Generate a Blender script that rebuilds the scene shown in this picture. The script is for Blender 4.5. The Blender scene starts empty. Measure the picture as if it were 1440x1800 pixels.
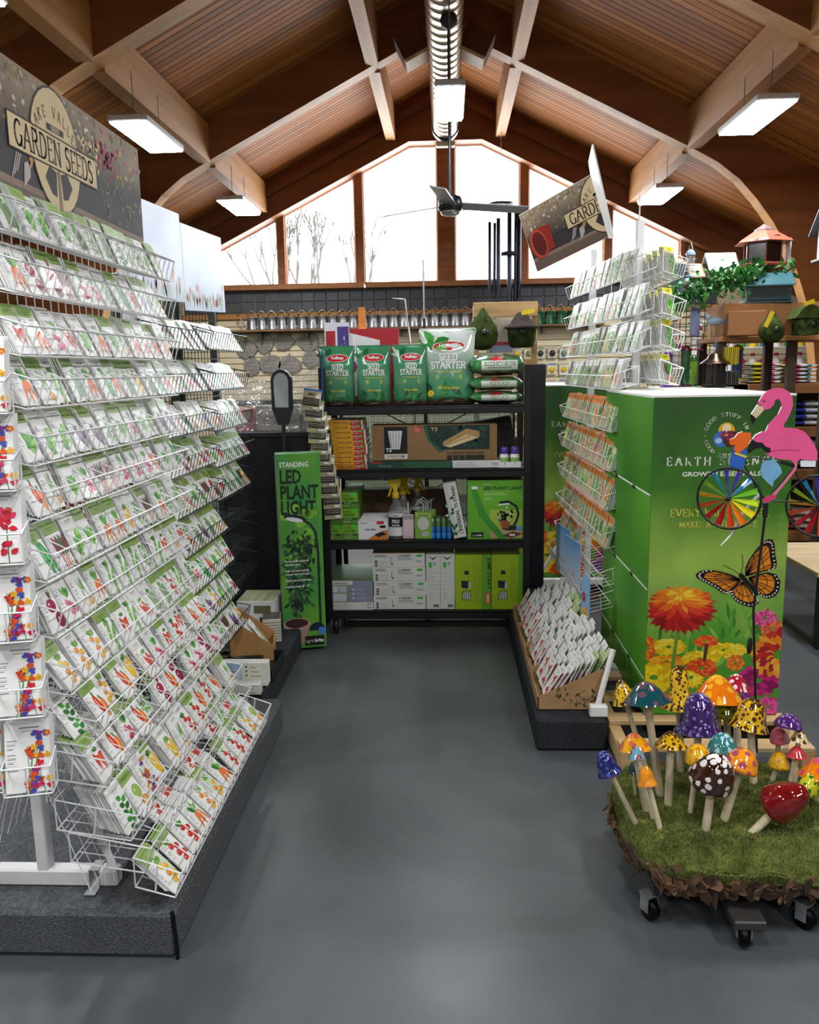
import bpy, math, random
from mathutils import Vector, Matrix, Euler, noise
RND = random.Random(11)
S = bpy.context.scene
COL = S.collection
PI = math.pi
def rad(a): return math.radians(a)

# ------------------------------------------------------------------ camera
yaw, pitch, roll = rad(2.78), rad(9.82), rad(-1.0)
fw = Vector((-math.sin(yaw)*math.cos(pitch), math.cos(yaw)*math.cos(pitch), -math.sin(pitch)))
rt = Vector((math.cos(yaw), math.sin(yaw), 0)); up = rt.cross(fw)
r2 = rt*math.cos(roll)+up*math.sin(roll); u2 = up*math.cos(roll)-rt*math.sin(roll)
cam = bpy.data.objects.new('camera', bpy.data.cameras.new('camera')); COL.objects.link(cam)
cam.matrix_world = Matrix(((r2.x, u2.x, -fw.x, 0), (r2.y, u2.y, -fw.y, 0), (r2.z, u2.z, -fw.z, 1.6), (0, 0, 0, 1)))
cam.data.sensor_fit = 'VERTICAL'; cam.data.sensor_height = 24; cam.data.lens = 24*1443/1800
cam.data.clip_start = 0.02
S.camera = cam

# ------------------------------------------------------------------ light and exposure
S.view_settings.view_transform = 'Standard'; S.view_settings.look = 'None'
S.view_settings.gamma = 1; S.view_settings.use_curve_mapping = False
S.view_settings.exposure = 1.65
W = bpy.data.worlds.new('overcast_sky'); S.world = W; W.use_nodes = True
bg = W.node_tree.nodes['Background']; bg.inputs[0].default_value = (0.93, 0.97, 1, 1); bg.inputs[1].default_value = 4.2
LAMP = 27.0            # strength of the ceiling panels

# ------------------------------------------------------------------ colour + materials
def lin(c):
    if isinstance(c, str):
        c = c.lstrip('#'); c = [int(c[i:i+2], 16)/255 for i in (0, 2, 4)]
        c = [x/12.92 if x <= .04045 else ((x+.055)/1.055)**2.4 for x in c]
    return tuple(c[:3])
def mix(a, b, t):
    a, b = lin(a), lin(b); return tuple(a[i]*(1-t)+b[i]*t for i in range(3))
MATS = {}
def mat(name, rough=.5, metal=0, scale=None, amt=.25, bump=0, bscale=None, coat=0, rnd=0, emit=0, trans=0, detail=4, spec=.5, stretch=None):
    """colour comes from the mesh's own Col attribute, varied by noise in object space"""
    if name in MATS: return MATS[name]
    m = bpy.data.materials.new(name); m.use_nodes = True; nt = m.node_tree; N = nt.nodes; L = nt.links
    b = N['Principled BSDF']; b.inputs['Roughness'].default_value = rough; b.inputs['Metallic'].default_value = metal
    b.inputs['Specular IOR Level'].default_value = spec
    b.inputs['Coat Weight'].default_value = coat; b.inputs['Coat Roughness'].default_value = .08
    a = N.new('ShaderNodeAttribute'); a.attribute_name = 'Col'; out = a.outputs['Color']
    tc = N.new('ShaderNodeTexCoord'); vec = tc.outputs['Object']
    oi = N.new('ShaderNodeObjectInfo')
    if stretch:
        mp = N.new('ShaderNodeMapping'); mp.inputs['Scale'].default_value = stretch; L.new(vec, mp.inputs[0]); vec = mp.outputs[0]
    if rnd:
        ad = N.new('ShaderNodeVectorMath'); ad.operation = 'ADD'; L.new(vec, ad.inputs[0])
        cm = N.new('ShaderNodeVectorMath'); cm.operation = 'SCALE'; cm.inputs[0].default_value = (13.7, 41.3, 7.9); L.new(oi.outputs['Random'], cm.inputs['Scale']); L.new(cm.outputs[0], ad.inputs[1]); vec = ad.outputs[0]
    def mul(o, fac, lo, hi):
        r = N.new('ShaderNodeMapRange'); r.inputs[3].default_value = lo; r.inputs[4].default_value = hi; r.inputs[1].default_value = .25; r.inputs[2].default_value = .75; L.new(fac, r.inputs[0])
        v = N.new('ShaderNodeVectorMath'); v.operation = 'SCALE'; L.new(o, v.inputs[0]); L.new(r.outputs[0], v.inputs['Scale']); return v.outputs[0]
    if scale:
        n = N.new('ShaderNodeTexNoise'); n.inputs['Scale'].default_value = scale; n.inputs['Detail'].default_value = detail; L.new(vec, n.inputs['Vector'])
        out = mul(out, n.outputs[0], 1-amt, 1+amt)
    if rnd: out = mul(out, oi.outputs['Random'], 1-rnd, 1+rnd)
    L.new(out, b.inputs['Base Color'])
    if bump:
        n2 = N.new('ShaderNodeTexNoise'); n2.inputs['Scale'].default_value = bscale; n2.inputs['Detail'].default_value = 3; L.new(vec, n2.inputs['Vector'])
        bp = N.new('ShaderNodeBump'); bp.inputs['Strength'].default_value = bump; bp.inputs['Distance'].default_value = .01; L.new(n2.outputs[0], bp.inputs['Height']); L.new(bp.outputs[0], b.inputs['Normal'])
    if emit:
        L.new(a.outputs['Color'], b.inputs['Emission Color']); b.inputs['Emission Strength'].default_value = emit
    if trans:
        b.inputs['Alpha'].default_value = 1-trans
    MATS[name] = m; return m
mat('plain', .5, scale=9, amt=.06)
mat('paint', .32, scale=20, amt=.05)
mat('print', .42, scale=6, amt=.04)
mat('signprint', .62, scale=6, amt=.05, spec=.18)
mat('gloss', .12, scale=12, amt=.06, coat=.6)
mat('bag', .22, scale=14, amt=.12, bump=.35, bscale=14, coat=.25)
mat('card', .75, scale=30, amt=.08)
mat('black', .42, scale=8, amt=.2)
mat('fabric', .95, scale=60, amt=.35)
mat('metal', .3, metal=1, scale=14, amt=.2)
mat('galv', .34, metal=.85, scale=30, amt=.3)
mat('plank', .62, scale=1.0, amt=.28, rnd=.22, stretch=(.5, 14, 14), spec=.3)
mat('beam', .55, scale=1.0, amt=.3, stretch=(1.2, 9, 9), bump=.05, bscale=2, spec=.35)
mat('purlin', .6, scale=1.0, amt=.25, stretch=(16, 1.4, 16), rnd=.1)
mat('wood', .65, scale=1.0, amt=.22, stretch=(3, 3, 22), rnd=.12)
mat('woodh', .65, scale=1.0, amt=.22, stretch=(2.2, 22, 22), rnd=.12)
mat('carpet', .97, scale=130, amt=.5, bump=.9, bscale=220, spec=.1)
mat('stone', .9, scale=16, amt=.25, bump=.5, bscale=25)
mat('moss', .95, scale=26, amt=.55, bump=1, bscale=90, spec=.1)
mat('leaf', .5, scale=10, amt=.25)
mat('bark', .9, scale=40, amt=.45, bump=.6, bscale=60, rnd=.3)
mat('ceramic', .06, scale=9, amt=.12, coat=1)
mat('plastic', .25, scale=8, amt=.05)
mat('mesh', .4, metal=.5)
mat('lampglow', emit=LAMP)
mat('tile', .55, scale=5, amt=.1, rnd=.1)

def film_mat(name, tint, haze, rough=.12, bump=.8, bscale=16, gl=.25):
    m = bpy.data.materials.new(name); m.use_nodes = True; N = m.node_tree.nodes; L = m.node_tree.links
    o = N['Material Output']; N.remove(N['Principled BSDF'])
    t = N.new('ShaderNodeBsdfTransparent'); t.inputs[0].default_value = (*tint, 1)
    g = N.new('ShaderNodeBsdfGlossy'); g.inputs['Roughness'].default_value = rough
    d = N.new('ShaderNodeBsdfDiffuse'); d.inputs[0].default_value = (.8, .82, .84, 1)
    m1 = N.new('ShaderNodeMixShader'); m1.inputs[0].default_value = haze; L.new(t.outputs[0], m1.inputs[1]); L.new(d.outputs[0], m1.inputs[2])
    m2 = N.new('ShaderNodeMixShader'); m2.inputs[0].default_value = gl; L.new(m1.outputs[0], m2.inputs[1]); L.new(g.outputs[0], m2.inputs[2])
    if bump:
        tc = N.new('ShaderNodeTexCoord'); n = N.new('ShaderNodeTexNoise'); n.inputs['Scale'].default_value = bscale; n.inputs['Distortion'].default_value = 1.5; L.new(tc.outputs['Object'], n.inputs['Vector'])
        bp = N.new('ShaderNodeBump'); bp.inputs['Strength'].default_value = bump; bp.inputs['Distance'].default_value = .03; L.new(n.outputs[0], bp.inputs['Height'])
        L.new(bp.outputs[0], g.inputs['Normal'])
    L.new(m2.outputs[0], o.inputs[0]); MATS[name] = m
film_mat('film', (.95, .96, .97), .16)
film_mat('pane', (.98, .99, 1), .0, .02, 0, 1, .04)
film_mat('clear', (.93, .95, .96), .12, .06, 0, 1, .12)
film_mat('greenhouse', (.55, .75, .70), .35, .15, .6, 40, .18)

# ------------------------------------------------------------------ mesh builder
class MB:
    def __init__(s): s.v = []; s.f = []; s.c = []; s.sm = []; s.X = Matrix()
    def add(s, vs, fs, col, smooth=False):
        o = len(s.v); X = s.X
        s.v += [X @ Vector(p) for p in vs]
        cc = None if callable(col) else lin(col); vc = {}
        for f in fs:
            s.f.append([i+o for i in f])
            if not cc:
                for i in f:
                    if i not in vc: vc[i] = lin(col(vs[i]))
            s.c.append(cc if cc else [vc[i] for i in f]); s.sm.append(smooth)
        return s
    def at(s, M):
        s.X = M; return s
    def box(s, x0, x1, y0, y1, z0, z1, col, top=None):
        v = [(x, y, z) for z in (z0, z1) for y in (y0, y1) for x in (x0, x1)]
        s.add(v, [(0, 2, 3, 1), (0, 1, 5, 4), (1, 3, 7, 5), (3, 2, 6, 7), (2, 0, 4, 6)], col)
        return s.add(v, [(4, 5, 7, 6)], top or col)
    def cbox(s, x0, x1, y0, y1, z0, z1, b, col, smooth=False):
        """box with chamfered edges"""
        lo = (x0, y0, z0); hi = (x1, y1, z1); v = []; idx = {}
        for sx in (0, 1):
            for sy in (0, 1):
                for sz in (0, 1):
                    for a in range(3):
                        p = []
                        for k, q in enumerate((sx, sy, sz)):
                            e = (hi if q else lo)[k]
                            p.append(e if k == a else e+(-b if q else b))
                        idx[(sx, sy, sz, a)] = len(v); v.append(tuple(p))
        f = []
        for a in range(3):
            o1, o2 = [k for k in range(3) if k != a]
            for q in (0, 1):
                def key(i, j, aa=a):
                    t = [0, 0, 0]; t[a] = q; t[o1] = i; t[o2] = j; return idx[(*t, aa)]
                f.append([key(0, 0), key(1, 0), key(1, 1), key(0, 1)])
        for a in range(3):
            o1, o2 = [k for k in range(3) if k != a]
            for i in (0, 1):
                for j in (0, 1):
                    t0 = [0, 0, 0]; t1 = [0, 0, 0]; t1[a] = 1; t0[o1] = t1[o1] = i; t0[o2] = t1[o2] = j
                    f.append([idx[(*t0, o1)], idx[(*t1, o1)], idx[(*t1, o2)], idx[(*t0, o2)]])
        for sx in (0, 1):
            for sy in (0, 1):
                for sz in (0, 1): f.append([idx[(sx, sy, sz, a)] for a in range(3)])
        return s.add(v, f, col, smooth)
    def prism(s, pts, y0, y1, col, side=None):
        """polygon in xz, extruded in y"""
        n = len(pts)
        v = [(p[0], y0, p[1]) for p in pts]+[(p[0], y1, p[1]) for p in pts]
        s.add(v, [list(range(n)), list(range(2*n-1, n-1, -1))], col)
        return s.add(v, [(i, i+n, (i+1) % n+n, (i+1) % n) for i in range(n)], side or col)
    def face(s, pts, y, col):
        """flat polygon in xz at depth y, facing -y"""
        return s.add([(p[0], y, p[1]) for p in pts], [list(range(len(pts)))], col)
    def rect(s, x0, x1, z0, z1, y, col): return s.face([(x0, z0), (x1, z0), (x1, z1), (x0, z1)], y, col)
    def ell(s, cx, cz, rx, rz, y, col, a=0, n=12, a0=0, a1=2*PI):
        ca, sa = math.cos(a), math.sin(a); full = abs(a1-a0-2*PI) < 1e-6
        m = n if full else n+1; P = []
        for i in range(m):
            t = a0+(a1-a0)*i/n; u, w = rx*math.cos(t), rz*math.sin(t); P.append((cx+u*ca-w*sa, cz+u*sa+w*ca))
        return s.face(P, y, col)
    def stroke(s, pts, w, y, col, w1=None):
        """flat ribbon in xz"""
        n = len(pts); Lp = []; Rp = []
        for i in range(n):
            a = Vector(pts[max(i-1, 0)]); b = Vector(pts[min(i+1, n-1)]); d = (b-a); d = d.normalized() if d.length else Vector((1, 0))
            ww = (w if w1 is None else w+(w1-w)*i/(n-1))/2; p = Vector(pts[i]); q = Vector((-d.y, d.x))*ww
            Lp.append(p+q); Rp.append(p-q)
        for i in range(n-1): s.face([Lp[i], Rp[i], Rp[i+1], Lp[i+1]], y, col)
        return s
    def tube(s, pts, r, col, n=5, closed=False, smooth=True, cap=True):
        pts = [Vector(p) for p in pts]; m = len(pts); rs = r if isinstance(r, (list, tuple)) else [r]*m
        vs = []; nrm = None
        for i in range(m):
            if closed: d = pts[(i+1) % m]-pts[i-1]
            else: d = pts[min(i+1, m-1)]-pts[max(i-1, 0)]
            d = d.normalized() if d.length > 1e-9 else Vector((0, 0, 1))
            if nrm is None:
                nrm = d.orthogonal().normalized()
            else:
                nrm = nrm-d*nrm.dot(d); nrm = nrm.normalized() if nrm.length > 1e-6 else d.orthogonal().normalized()
            bn = d.cross(nrm)
            for k in range(n):
                t = 2*PI*(k+.5)/n; vs.append(tuple(pts[i]+(nrm*math.cos(t)+bn*math.sin(t))*rs[i]))
        fs = []
        for i in range(m if closed else m-1):
            j = (i+1) % m
            for k in range(n): fs.append((i*n+k, i*n+(k+1) % n, j*n+(k+1) % n, j*n+k))
        s.add(vs, fs, col, smooth)
        if cap and not closed: s.add(vs, [list(range(n))[::-1], list(range((m-1)*n, m*n))], col)
        return s
    def lathe(s, prof, col, n=16, smooth=True, cap=True, jit=None):
        """profile of (radius, z)"""
        vs = []
        for (r, z) in prof:
            for k in range(n):
                t = 2*PI*k/n; q = 1+(jit(t, z) if jit else 0); vs.append((r*q*math.cos(t), r*q*math.sin(t), z))
        fs = []; m = len(prof)
        for i in range(m-1):
            for k in range(n): fs.append((i*n+k, i*n+(k+1) % n, (i+1)*n+(k+1) % n, (i+1)*n+k))
        s.add(vs, fs, col, smooth)
        if cap: s.add(vs, [list(range(n))[::-1], list(range((m-1)*n, m*n))], col)
        return s
    def grid(s, fn, nu, nv, col, smooth=True):
        vs = [fn(i/nu, j/nv) for j in range(nv+1) for i in range(nu+1)]
        return s.add(vs, [(j*(nu+1)+i, j*(nu+1)+i+1, (j+1)*(nu+1)+i+1, (j+1)*(nu+1)+i) for j in range(nv) for i in range(nu)], col, smooth)
    def ball(s, c, r, col, n=10, m=7, smooth=True, jit=0):
        vs = []; r = r if isinstance(r, (tuple, list)) else (r, r, r)
        for i in range(m+1):
            ph = PI*i/m-PI/2
            for k in range(n):
                t = 2*PI*k/n; q = 1+(RND.uniform(-jit, jit) if jit and 0 < i < m else 0)
                vs.append((c[0]+r[0]*q*math.cos(ph)*math.cos(t), c[1]+r[1]*q*math.cos(ph)*math.sin(t), c[2]+r[2]*q*math.sin(ph)))
        return s.add(vs, [(i*n+k, i*n+(k+1) % n, (i+1)*n+(k+1) % n, (i+1)*n+k) for i in range(m) for k in range(n)], col, smooth)
    def text(s, t, x, z, size, y, col, align='CENTER', bold=0, serif=False, sx=1, ang=0):
        tv, tf = (serif_text if serif else sans_text)(t, bold)
        if not tv: return s
        xs = [p[0] for p in tv]; w = max(xs)-min(xs); off = -min(xs)-(w/2 if align == 'CENTER' else 0 if align == 'LEFT' else w)
        ca, sa = math.cos(ang), math.sin(ang)
        P = []
        for p in tv:
            u, w_ = (p[0]+off)*size*sx, p[1]*size; P.append((x+u*ca-w_*sa, y, z+u*sa+w_*ca))
        return s.add(P, tf, col)
    def mesh(s, name='mesh'):
        me = bpy.data.meshes.new(name); me.from_pydata([tuple(p) for p in s.v], [], s.f)
        at = me.attributes.new('Col', 'FLOAT_COLOR', 'CORNER'); buf = []
        for f, c in zip(s.f, s.c):
            if isinstance(c, list):
                for q in c: buf += (*q, 1)
            else: buf += (*c, 1)*len(f)
        at.data.foreach_set('color', buf)
        me.polygons.foreach_set('use_smooth', s.sm)
        return me
    def obj(s, name, m, parent=None, world=False, loc=None, **kw):
        if world and parent:
            o_ = parent.matrix_world.inverted(); s.v = [o_ @ p for p in s.v]
        me = s.mesh(name); me.materials.append(MATS[m] if isinstance(m, str) else m)
        return link(name, me, parent, loc, **kw)
def link(name, data, parent=None, loc=None, rot=None, **kw):
    o = bpy.data.objects.new(name, data); COL.objects.link(o)
    if parent: o.parent = parent
    if loc: o.location = loc
    if rot: o.rotation_euler = rot
    return tag(o, **kw)
def tag(o, label=None, cat=None, group=None, kind=None):
    for k, v in (('label', label), ('category', cat), ('group', group), ('kind', kind)):
        if v: o[k] = v
    return o
def thing(name, label, cat, loc=(0, 0, 0), rot=None, group=None):
    o = link(name, None, None, loc, rot, label=label, cat=cat, group=group)
    o.empty_display_size = .1
    o.matrix_world = Matrix.Translation(loc) @ (Euler(rot).to_matrix().to_4x4() if rot else Matrix()); return o
def copy_tree(o, parent=None):
    c = o.copy(); COL.objects.link(c); c.parent = parent
    for ch in list(o.children): copy_tree(ch, c)
    return c
def T(x, y, z): return Matrix.Translation((x, y, z))
def Rx(a): return Matrix.Rotation(rad(a), 4, 'X')
def Ry(a): return Matrix.Rotation(rad(a), 4, 'Y')
def Rz(a): return Matrix.Rotation(rad(a), 4, 'Z')
def Sc(x, y, z): return Matrix.Diagonal((x, y, z, 1))
def frame_to(p0, p1):
    """matrix whose local z axis runs from p0 to p1"""
    d = Vector(p1)-Vector(p0); return Matrix.Translation(p0) @ d.to_track_quat('Z', 'Y').to_matrix().to_4x4()

_tc = {}
def sans_text(t, bold=0):
    if (t, bold) in _tc: return _tc[(t, bold)]
    cu = bpy.data.curves.new('t', 'FONT'); cu.body = t; cu.size = 1; cu.resolution_u = 2; cu.offset = bold
    ob = bpy.data.objects.new('t', cu); COL.objects.link(ob)
    me = bpy.data.meshes.new_from_object(ob.evaluated_get(bpy.context.evaluated_depsgraph_get()))
    r = ([tuple(v.co[:2]) for v in me.vertices], [list(p.vertices) for p in me.polygons])
    bpy.data.objects.remove(ob); bpy.data.curves.remove(cu); bpy.data.meshes.remove(me); _tc[(t, bold)] = r; return r
def arc(cx, cy, rx, ry, a0, a1, n=8): return [(cx+rx*math.cos(rad(a0+(a1-a0)*i/n)), cy+ry*math.sin(rad(a0+(a1-a0)*i/n))) for i in range(n+1)]
# letters drawn with a broad pen: thick uprights, thin bars, small serifs; (width, strokes, serif spots)
GL = {
 'A': (.72, [[(.06, 0), (.36, .7)], [(.36, .7), (.66, 0)], [(.17, .25), (.55, .25)]], [(.06, 0), (.66, 0)]),
 'B': (.6, [[(.12, 0), (.12, .7)], [(.12, .7), *arc(.34, .53, .18, .17, 90, -90), (.12, .36)], [(.12, .36), *arc(.36, .18, .2, .18, 90, -90), (.12, 0)]], [(.12, 0), (.12, .7)]),
 'C': (.66, [arc(.36, .35, .29, .35, 45, 315, 12)], []),
 'D': (.68, [[(.12, 0), (.12, .7)], [(.12, .7), (.28, .7), *arc(.28, .35, .32, .35, 90, -90), (.12, 0)]], [(.12, 0), (.12, .7)]),
 'E': (.58, [[(.12, 0), (.12, .7)], [(.12, .7), (.5, .7), (.5, .6)], [(.12, .36), (.42, .36)], [(.12, 0), (.52, 0), (.52, .1)]], [(.12, 0), (.12, .7)]),
 'F': (.56, [[(.12, 0), (.12, .7)], [(.12, .7), (.5, .7), (.5, .58)], [(.12, .36), (.4, .36)]], [(.12, 0), (.12, .7)]),
 'G': (.7, [arc(.36, .35, .29, .35, 45, 340, 12), [(.6, 0.02), (.6, .3)]], [(.6, .3)]),
 'H': (.74, [[(.12, 0), (.12, .7)], [(.6, 0), (.6, .7)], [(.12, .36), (.6, .36)]], [(.12, 0), (.12, .7), (.6, 0), (.6, .7)]),
 'I': (.3, [[(.14, 0), (.14, .7)]], [(.14, 0), (.14, .7)]),
 'K': (.68, [[(.12, 0), (.12, .7)], [(.56, .7), (.14, .32)], [(.26, .42), (.6, 0)]], [(.12, 0), (.12, .7), (.56, .7), (.6, 0)]),
 'L': (.56, [[(.12, 0), (.12, .7)], [(.12, 0), (.5, 0), (.5, .12)]], [(.12, 0), (.12, .7)]),
 'M': (.86, [[(.12, 0), (.12, .7)], [(.12, .7), (.42, .05)], [(.42, .05), (.72, .7)], [(.72, .7), (.72, 0)]], [(.12, 0), (.12, .7), (.72, 0), (.72, .7)]),
 'N': (.76, [[(.12, 0), (.12, .7)], [(.12, .7), (.6, 0)], [(.6, 0), (.6, .7)]], [(.12, 0), (.12, .7), (.6, .7)]),
 'O': (.74, [arc(.37, .35, .3, .35, 0, 360, 14)], []),
 'P': (.58, [[(.12, 0), (.12, .7)], [(.12, .7), *arc(.32, .52, .2, .18, 90, -90), (.12, .34)]], [(.12, 0), (.12, .7)]),
 'R': (.66, [[(.12, 0), (.12, .7)], [(.12, .7), *arc(.32, .53, .19, .17, 90, -90), (.12, .36)], [(.32, .36), (.58, 0)]], [(.12, 0), (.12, .7), (.6, 0)]),
 'S': (.52, [[*arc(.26, .53, .18, .17, 30, 250, 8), *arc(.26, .18, .2, .18, 80, -150, 8)]], []),
 'T': (.64, [[(.31, 0), (.31, .7)], [(.05, .58), (.05, .7), (.57, .7), (.57, .58)]], [(.31, 0)]),
 'U': (.72, [[(.12, .7), (.12, .25), *arc(.36, .25, .24, .25, 180, 360), (.6, .7)]], [(.12, .7), (.6, .7)]),
 'V': (.7, [[(.06, .7), (.35, 0)], [(.35, 0), (.64, .7)]], [(.06, .7), (.64, .7)]),
 'W': (.96, [[(.06, .7), (.28, 0)], [(.28, 0), (.48, .6)], [(.48, .6), (.68, 0)], [(.68, 0), (.9, .7)]], [(.06, .7), (.9, .7)]),
 'Y': (.66, [[(.06, .7), (.32, .34)], [(.6, .7), (.32, .34)], [(.32, .34), (.32, 0)]], [(.06, .7), (.6, .7), (.32, 0)]),
 '.': (.24, [[(.1, .02), (.12, .02)]], []), ' ': (.32, [], []),
}
def serif_text(t, bold=0):
    k = ('s', t, bold)
    if k in _tc: return _tc[k]
    V = []; Fc = []; x = 0; pw = .105+bold; ph = .045+bold*.6
    def seg(a, b, w, h):
        pts = [(p[0]+dx, p[1]+dy) for p in (a, b) for dx in (-w/2, w/2) for dy in (-h/2, h/2)]
        pts = sorted(set(pts))
        def half(ps):
            o = []
            for p in ps:
                while len(o) > 1 and (o[-1][0]-o[-2][0])*(p[1]-o[-2][1])-(o[-1][1]-o[-2][1])*(p[0]-o[-2][0]) <= 1e-12: o.pop()
                o.append(p)
            return o
        hl = half(pts)[:-1]+half(pts[::-1])[:-1]; o = len(V); V.extend(hl); Fc.append(list(range(o, o+len(hl))))
    for ch in t:
        w, st, sf = GL.get(ch, GL[' '])
        for s_ in st:
            for i in range(len(s_)-1): seg((x+s_[i][0], s_[i][1]), (x+s_[i+1][0], s_[i+1][1]), pw, ph)
        for (sx, sy) in sf: seg((x+sx-.09, sy), (x+sx+.09, sy), .03, ph*.9)
        x += w+.04
    _tc[k] = (V, Fc); return _tc[k]
ORD = ['', 'first', 'second', 'third', 'fourth', 'fifth', 'sixth', 'seventh', 'eighth', 'ninth', 'tenth', 'eleventh', 'twelfth', 'thirteenth', 'fourteenth', 'fifteenth', 'sixteenth', 'seventeenth', 'eighteenth', 'nineteenth', 'twentieth', 'twenty-first', 'twenty-second', 'twenty-third', 'twenty-fourth', 'twenty-fifth']
# ------------------------------------------------------------------ shell
def nodes_mat(name):
    m = bpy.data.materials.new(name); m.use_nodes = True; MATS[name] = m
    return m, m.node_tree.nodes, m.node_tree.links
m, N, L = nodes_mat('concrete')
b = N['Principled BSDF']; tc = N.new('ShaderNodeTexCoord')
n1 = N.new('ShaderNodeTexNoise'); n1.inputs['Scale'].default_value = 1.1; n1.inputs['Detail'].default_value = 8; n1.inputs['Roughness'].default_value = .62; n1.inputs['Distortion'].default_value = .6; L.new(tc.outputs['Object'], n1.inputs['Vector'])
cr = N.new('ShaderNodeValToRGB'); cr.color_ramp.elements[0].position = .3; cr.color_ramp.elements[0].color = (*lin('#3f4447'), 1); cr.color_ramp.elements[1].position = .72; cr.color_ramp.elements[1].color = (*lin('#5d6265'), 1)
L.new(n1.outputs[0], cr.inputs[0]); L.new(cr.outputs[0], b.inputs['Base Color'])
n2 = N.new('ShaderNodeTexNoise'); n2.inputs['Scale'].default_value = 2.2; n2.inputs['Detail'].default_value = 7; L.new(tc.outputs['Object'], n2.inputs['Vector'])
mr = N.new('ShaderNodeMapRange'); mr.inputs[3].default_value = .25; mr.inputs[4].default_value = .44; L.new(n2.outputs[0], mr.inputs[0]); L.new(mr.outputs[0], b.inputs['Roughness'])
b.inputs['Specular IOR Level'].default_value = .45

YB = 10.5            # gable wall
Y0 = -4.0
XW = 6.1
def under(X): return 4.57-.497*abs(X)
def roofz(X): return under(X)+.36
fl = MB().box(-XW, XW, Y0, YB+.1, -.1, 0, '#5c6163').obj('floor', 'concrete', kind='structure')
for nm, x0, x1 in (('wall_left', -XW-.1, -XW), ('wall_right', XW, XW+.1)):
    MB().box(x0, x1, Y0, YB, 0, roofz(XW)+.05, '#b9b6ac').obj(nm, 'plain', kind='structure')
MB().prism([(-XW, 0), (XW, 0), (XW, roofz(XW)), (0, roofz(0)), (-XW, roofz(XW))], Y0-.1, Y0, '#a8a294').obj('wall_front', 'plain', kind='structure')
# roof: slab with separate boards below it
ceil = MB()
for sgn in (-1, 1):
    ceil.prism([(0, roofz(0)+.03), (sgn*XW, roofz(XW)+.03), (sgn*XW, roofz(XW)+.12), (0, roofz(0)+.12)], Y0-.1, YB+.1, '#4a2c18')
ceil = ceil.obj('ceiling', 'beam', kind='structure')
sl = math.atan(.497); PLEN = XW/math.cos(sl); PW = .079
pb = MB(); g = .0055
prof = [(-PW/2+.0012, .0), (-PW/2+.0012, .018), (PW/2-.0012, .018), (PW/2-.0012, .0), (PW/2-g, -.007), (-PW/2+g, -.007)]
v = [(0, p[0], p[1]) for p in prof]+[(PLEN, p[0], p[1]) for p in prof]
pb.add(v, [(i, (i+1) % 6, (i+1) % 6+6, i+6) for i in range(6)]+[tuple(range(6)), tuple(range(11, 5, -1))], '#9c5f26')
pm = pb.mesh('plank'); pm.materials.append(MATS['plank'])
for sgn in (-1, 1):
    y = 3.2
    while y < YB-.1:
        o = link('plank', pm, ceil, (0, y, roofz(0)+.005), (0, sl if sgn > 0 else PI-sl, 0))
        if sgn < 0: o.rotation_euler = (0, sl, PI); 
        y += PW
pb = MB()                                # boards above and behind the camera's view
for sgn in (-1, 1):
    y = Y0+.04
    while y < 3.17:
        pb.at(T(0, y, roofz(0)+.005) @ (Rz(180) if sgn < 0 else Matrix()) @ Matrix.Rotation(sl, 4, 'Y'))
        pb.add(v, [(4, 5, 11, 10), (3, 4, 10, 9), (0, 5, 11, 6)], '#9c5f26'); y += PW
pb.obj('plank_rows', 'plank', ceil, kind='stuff')

# glued timber arches
def arch_in():
    P = [(0, under(0)), (2.3, under(2.3)), (2.45, 3.34), (2.6, 3.22), (2.76, 3.05), (2.92, 2.84), (3.08, 2.58), (3.2, 2.3), (3.32, 1.92), (3.38, 1.5), (3.42, 1.0), (3.44, 0)]
    return P
def arch(y0, y1, name):
    mb = MB(); P = arch_in()
    out = []
    for (x, z) in P[:-1]: out.append((x, roofz(x)) if x < 2.35 else None)
    outer = [(0, roofz(0)), (2.3, roofz(2.3)), (3.2, roofz(3.2)-.0), (4.05, roofz(4.05)), (4.0, 2.4), (3.9, 1.6), (3.84, 0)]
    # strips between inner and outer edge, resampled by index
    def samp(L_, t):
        d = [0]
        for i in range(1, len(L_)): d.append(d[-1]+math.dist(L_[i], L_[i-1]))
        q = t*d[-1]
        for i in range(1, len(L_)):
            if q <= d[i]+1e-9:
                k = (q-d[i-1])/(d[i]-d[i-1]); return tuple(L_[i-1][j]*(1-k)+L_[i][j]*k for j in (0, 1))
        return L_[-1]
    n = 26
    for s in (-1, 1):
        I = [samp(P, i/n) for i in range(n+1)]; O = [samp(outer, i/n) for i in range(n+1)]
        v = []
        for i in range(n+1):
            for y in (y0, y1): v += [(s*I[i][0], y, I[i][1]), (s*O[i][0], y, O[i][1])]
        f = []; sof = []
        for i in range(n):
            a = 4*i; b_ = 4*i+4
            f += [(a, b_, b_+1, a+1), (a+2, a+3, b_+3, b_+2)]; sof.append((a, a+2, b_+2, b_))
            f.append((a+1, b_+1, b_+3, a+3))
        mb.add(v, f, '#804a22'); mb.add(v, sof, '#b5844f')
    return mb.obj(name, 'beam', kind='structure')
arch(.25, .42, 'trim_1'); arch(2.8, 2.97, 'trim_2'); arch(5.3, 5.47, 'trim_3'); arch(7.8, 7.97, 'trim_4')
# the gable arch: deep boards down to the window heads
mb = MB()
def head(X): return 4.45-.487*abs(X)
for s in (-1, 1):
    mb.prism([(0, 4.24), (s*.43, 4.24), (s*4.2, head(4.2)), (s*4.2, roofz(4.2)), (0, roofz(0))], 10.22, 10.42, '#6e3e1c', '#7c4a24')
    mb.prism([(0, roofz(0)-.22), (s*5, roofz(5)-.22), (s*5, roofz(5)-.12), (0, roofz(0)-.12)], 10.16, 10.22, '#6a3d1e')
mb.obj('trim_5', 'beam', kind='structure')
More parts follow.
